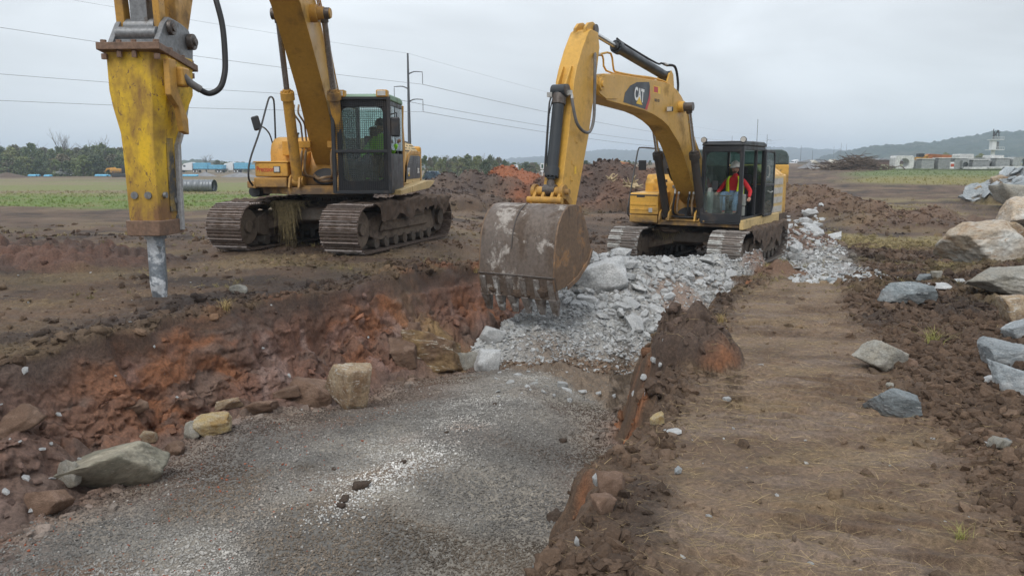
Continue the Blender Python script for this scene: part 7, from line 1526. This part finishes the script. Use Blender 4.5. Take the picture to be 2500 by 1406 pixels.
# houses
BRICK=plain('brown_brick',(.17,.105,.085),.9,nz=.2,scale=.8); ROOF=plain('grey_shingle_roof',(.15,.15,.155),.9,nz=.2); TRIM=plain('cream_siding',(.50,.47,.40),.8)
def house(px0,px1,base,eave,top,Y,label,wall=BRICK,gables=((.5,.35),)):
    x0=(px0-1250)/FPX*Y; x1=(px1-1250)/FPX*Y; cx=(x0+x1)/2; w=(x1-x0)/2; z0=zat(base,Y)-1.5; r=empty('house',(cx,Y,z0),0,label,'house'); ze=zat(eave,Y)-z0; zt=zat(top,Y)-z0
    b=MB(); b.box(-w,w,0,8,0,ze); b.build('wall',wall,r); b=MB(); v=[(-w-.4,-.5,ze),(w+.4,-.5,ze),(w-1.5,4,zt),(-w+1.5,4,zt),(-w-.4,8.5,ze),(w+.4,8.5,ze)]; b.add(v,[(0,1,2,3),(5,4,3,2),(0,3,4),(1,5,2),(0,4,5,1)]); rf=b.build('roof',ROOF,r)
    for c,gw in gables:
        gx=-w+2*w*c; q=w*gw; b=MB(); b.prism([(gx-q,ze-.2),(gx+q,ze-.2),(gx,ze+q*.55)],-.9,3); b.build('gable',TRIM,rf)
    for k in range(max(1,int(w/2.2))):
        x=-w+1.2+k*(2*w-2)/max(1,int(w/2.2)); b=MB(); b.box(x-.5,x+.5,-.05,-.01,ze-1.9,ze-.6); f=b.build('window',DKG,r); b=MB(); b.box(x-.6,x+.6,-.03,.0,ze-2.0,ze-1.86); b.build('sill',TRIM,f)
    return r
house(1964,1993,404,396,390,210,'small house with a pale gable, behind the gravel cone',TRIM,((.45,.6),)); house(1992,2060,404,396,391,215,'long low brick house between the pale house and the branch pile'); house(2060,2104,404,394,387,215,'house with a grey gabled roof behind the branch pile',BRICK,((.5,.6),)); house(2108,2176,404,391,388,200,'brown brick building immediately left of the white concrete box',BRICK,()); house(2120,2152,397,391,387,230,'building with a pale grey roof behind the branch pile',TRIM,())
house(2196,2330,404,393,386,240,'long brown roofed building behind the concrete boxes',BRICK,((.3,.2),))
# precast concrete boxes
def box_culvert(px0,px1,top,base,Y,mat,label,hole=None,chamfer=.12,depth=2.2,hshift=0,lid=None):
    x0=(px0-1250)/FPX*Y; x1=(px1-1250)/FPX*Y; cx=(x0+x1)/2; w=(x1-x0)/2; zt=zat(top,Y); zb=zat(base,Y); h=zt-zb; o_=empty('concrete_box',(cx,Y,zb),R(random.uniform(-4,4)),label,'concrete box'); c=min(chamfer,h*.2); b=MB()
    if hole:
        n=28; out=[]; 
        for k in range(n):
            a=2*math.pi*k/n; dx,dz=math.cos(a),math.sin(a); t=min(w/abs(dx) if abs(dx)>1e-6 else 9,(h/2)/abs(dz) if abs(dz)>1e-6 else 9); out.append((dx*t,h/2+dz*t))
        cz=h*(.42); inn=[(hshift*w+hole*math.cos(2*math.pi*k/n),cz+hole*math.sin(2*math.pi*k/n)) for k in range(n)]
        V=[(x,0,z) for x,z in out]+[(x,0,z) for x,z in inn]+[(x,depth,z) for x,z in out]+[(x,depth,z) for x,z in inn]; F=[]
        for k in range(n): j=(k+1)%n; F+=[(k,j,j+n,k+n),(k+2*n,k+3*n,j+3*n,j+2*n),(k,k+2*n,j+2*n,j),(k+n,j+n,j+3*n,k+3*n)]
        b.add(V,F)
    else: b.prism([(-w,0),(w,0),(w*.97,h-c),(w*.97-c,h),(-w*.97+c,h),(-w*.97,h-c)],0,depth)
    b.build('box_wall',mat,o_,bevel=.03)
    if lid: b=MB(); b.box(-w*1.04,w*1.04,-.08,depth,h+.01,h+lid); b.build('lid',CONCL,o_,bevel=.03)
    return o_
bx=[(2174,2219,381,412,100,CONCL,'white precast concrete box with a round opening, leftmost of the row',.62,.0),(2219,2240,391,412,102,CONC,'dark grey concrete box with an opening, right of the white holed one',.40,0),(2238,2268,390,412,100,CONC,'plain grey concrete box right of the small holed one',None,0),(2262,2280,391,412,101,CONC,'grey concrete box with a round opening seen edge on, third in the row',.35,.2),(2278,2308,388,413,100,CONC,'grey concrete box with a wide flat rim, middle of the row',None,0),(2316,2350,388,413,100,CONC,'grey concrete box right of the red and white panel',None,0),(2336,2352,390,413,99.5,CONC,'narrow grey concrete box with a dark round side opening',.38,0),(2348,2362,395,412,101,CONC,'low grey concrete box with a pale rim',None,0),(2360,2402,392,411,100,CONC,'low wide grey concrete box with small slots in front of the tower',None,0),(2326,2364,377,389,103,CONCL,'pale concrete box stacked on the row, left of the tower',None,0),(2360,2392,386,393,104,CONC,'flat grey concrete box with a pale rim behind the low wide one',None,0),(2398,2448,386,392,103,CONCL,'pale stepped concrete slab stack under the tower',None,0),(2400,2436,380,386,104,CONCL,'pale concrete slab on top of the stack under the tower',None,0),(2402,2420,392,410,101,CONC,'dark grey concrete box with a round opening under the tower',.45,0),(2417,2450,388,409,100,CONC,'grey concrete box with a pale lip right of the tower',None,0),(2450,2462,389,407,101,CONC,'narrow dark concrete box near the right edge',None,0),(2457,2520,384,408,100,CONC,'large dark concrete box with a round opening at the right edge',.62,0),(2357,2398,408,413,98,CONCL,'long pale slab lying in the grass below the row',None,0),(2402,2444,407,412,98,CONCL,'second long pale slab in the grass, below the tower',None,0),(2446,2480,406,411,98,CONCL,'third pale slab in the grass, rightmost',None,0)]
for a in bx: box_culvert(*a[:7],hole=a[7],hshift=a[8],depth=1.6,lid=.12 if a[3]-a[2]>17 and a[5] is CONC and a[7] is None else None)
g=at(2312,99); b=MB(); z0=zat(412,99); b.box(-.22,.22,0,.2,0,zat(396,99)-z0); o=b.build('warning_panel',WV,bevel=.01); o.location=(g.x,99,z0); tag(o,'small white panel with a red band between two grey boxes','panel'); b=MB(); b.box(-.21,.21,-.012,-.002,.25,.62); b.build('red_band',plain('faded_red',(.42,.08,.04),.6),o)
# loader with rusty plates
Y=120; g=at(2232,Y); z0=zat(391,Y); r=empty('wheel_loader',(g.x,Y,z0-1.1),R(0),'orange and black loader above the grey concrete boxes','loader'); b=MB(); b.box(-1.0,1.0,-.8,.8,.9,1.5); b.prism([(.2,1.4),(1.6,1.8),(1.6,1.95),(.2,1.7)],-.5,.5); b.build('body',YB,r,bevel=.06); b=MB(); b.box(-.35,.45,-.5,.5,1.5,2.05); b.build('cab',DKG,r,bevel=.04); wheels(r,(-.7,.8),.7,.5)
b=MB(); b.prism([(-2.1,-.05),(1.7,-.15),(1.95,.1),(1.9,.45),(-1.9,.65),(-2.15,.5)],-.5,.5); o=b.build('rusty_steel_plate',plain('orange_rust',(.30,.115,.05),.8,nz=.4,scale=1.2),bevel=.04); o.location=(at(2281,Y).x,Y,zat(387,Y)); tag(o,'long rusty steel plate lying on top of the concrete boxes, right of the loader','steel plate')
# white tower
Y=180; g=at(2410,Y); z0=zat(392,Y); r=empty('tower',(g.x,Y,z0),0,'white tower with two platforms and antennas above the concrete boxes','tower'); TW=plain('white_tower_paint',(.62,.64,.64),.5)
zz=lambda p: zat(p,Y)-z0
b=MB(); b.cyl((-.3,0,-1),(-.3,0,zz(366)),.42,n=12); b.build('column',TW,r); 
for p,wd in((367,1.6),(343,1.35)):
    b=MB(); b.box(-wd,wd,-1,1,zz(p)-.08,zz(p)+.06)
    for k in range(9): x=-wd+k*wd/4; b.cyl((x,-1,zz(p)),(x,-1,zz(p)+.6),.03,n=5)
    b.tube([(-wd,-1,zz(p)+.6),(wd,-1,zz(p)+.6)],.03,5,0); b.build('platform',TW,r)
b=MB(); b.box(-.95,.0,-.6,.6,zz(366),zz(345)); b.build('equipment_box',TW,r,bevel=.03); b=MB(); b.box(.1,.6,-.5,.5,zz(366),zz(348)); b.build('dark_cabinet',GREYG,r)
b=MB()
for x,t,q in((-.6,318,.10),(-.35,324,.14),(.1,330,.08),(.55,322,.09),(.8,326,.06)): b.cyl((x,0,zz(342)),(x,0,zz(t)),q,n=6)
for k in range(6): b.box(-.7+.2*k,-.45+.2*k,-.1,.1,zz(340)+.3*k,zz(340)+.35+.3*k)
b.box(.1,.9,-.1,.1,zz(327),zz(325)); b.build('antenna',POLEM,r,kind='stuff')
# ------------------------------------------------------------------ haze
hb=MB(); hb.box(-3800,3800,-400,3600,-12,75)
q=bpy.data.materials.new('haze'); q.use_nodes=True; q.node_tree.nodes.clear(); v=q.node_tree.nodes.new('ShaderNodeVolumePrincipled'); v.inputs['Color'].default_value=(.72,.85,1.0,1); v.inputs['Density'].default_value=HAZE_D; v.inputs['Anisotropy'].default_value=.1
ou=q.node_tree.nodes.new('ShaderNodeOutputMaterial'); q.node_tree.links.new(v.outputs[0],ou.inputs['Volume'])
hz=hb.build('haze',q,kind='stuff'); hz['label']='thin grey mist in the air over the whole site'
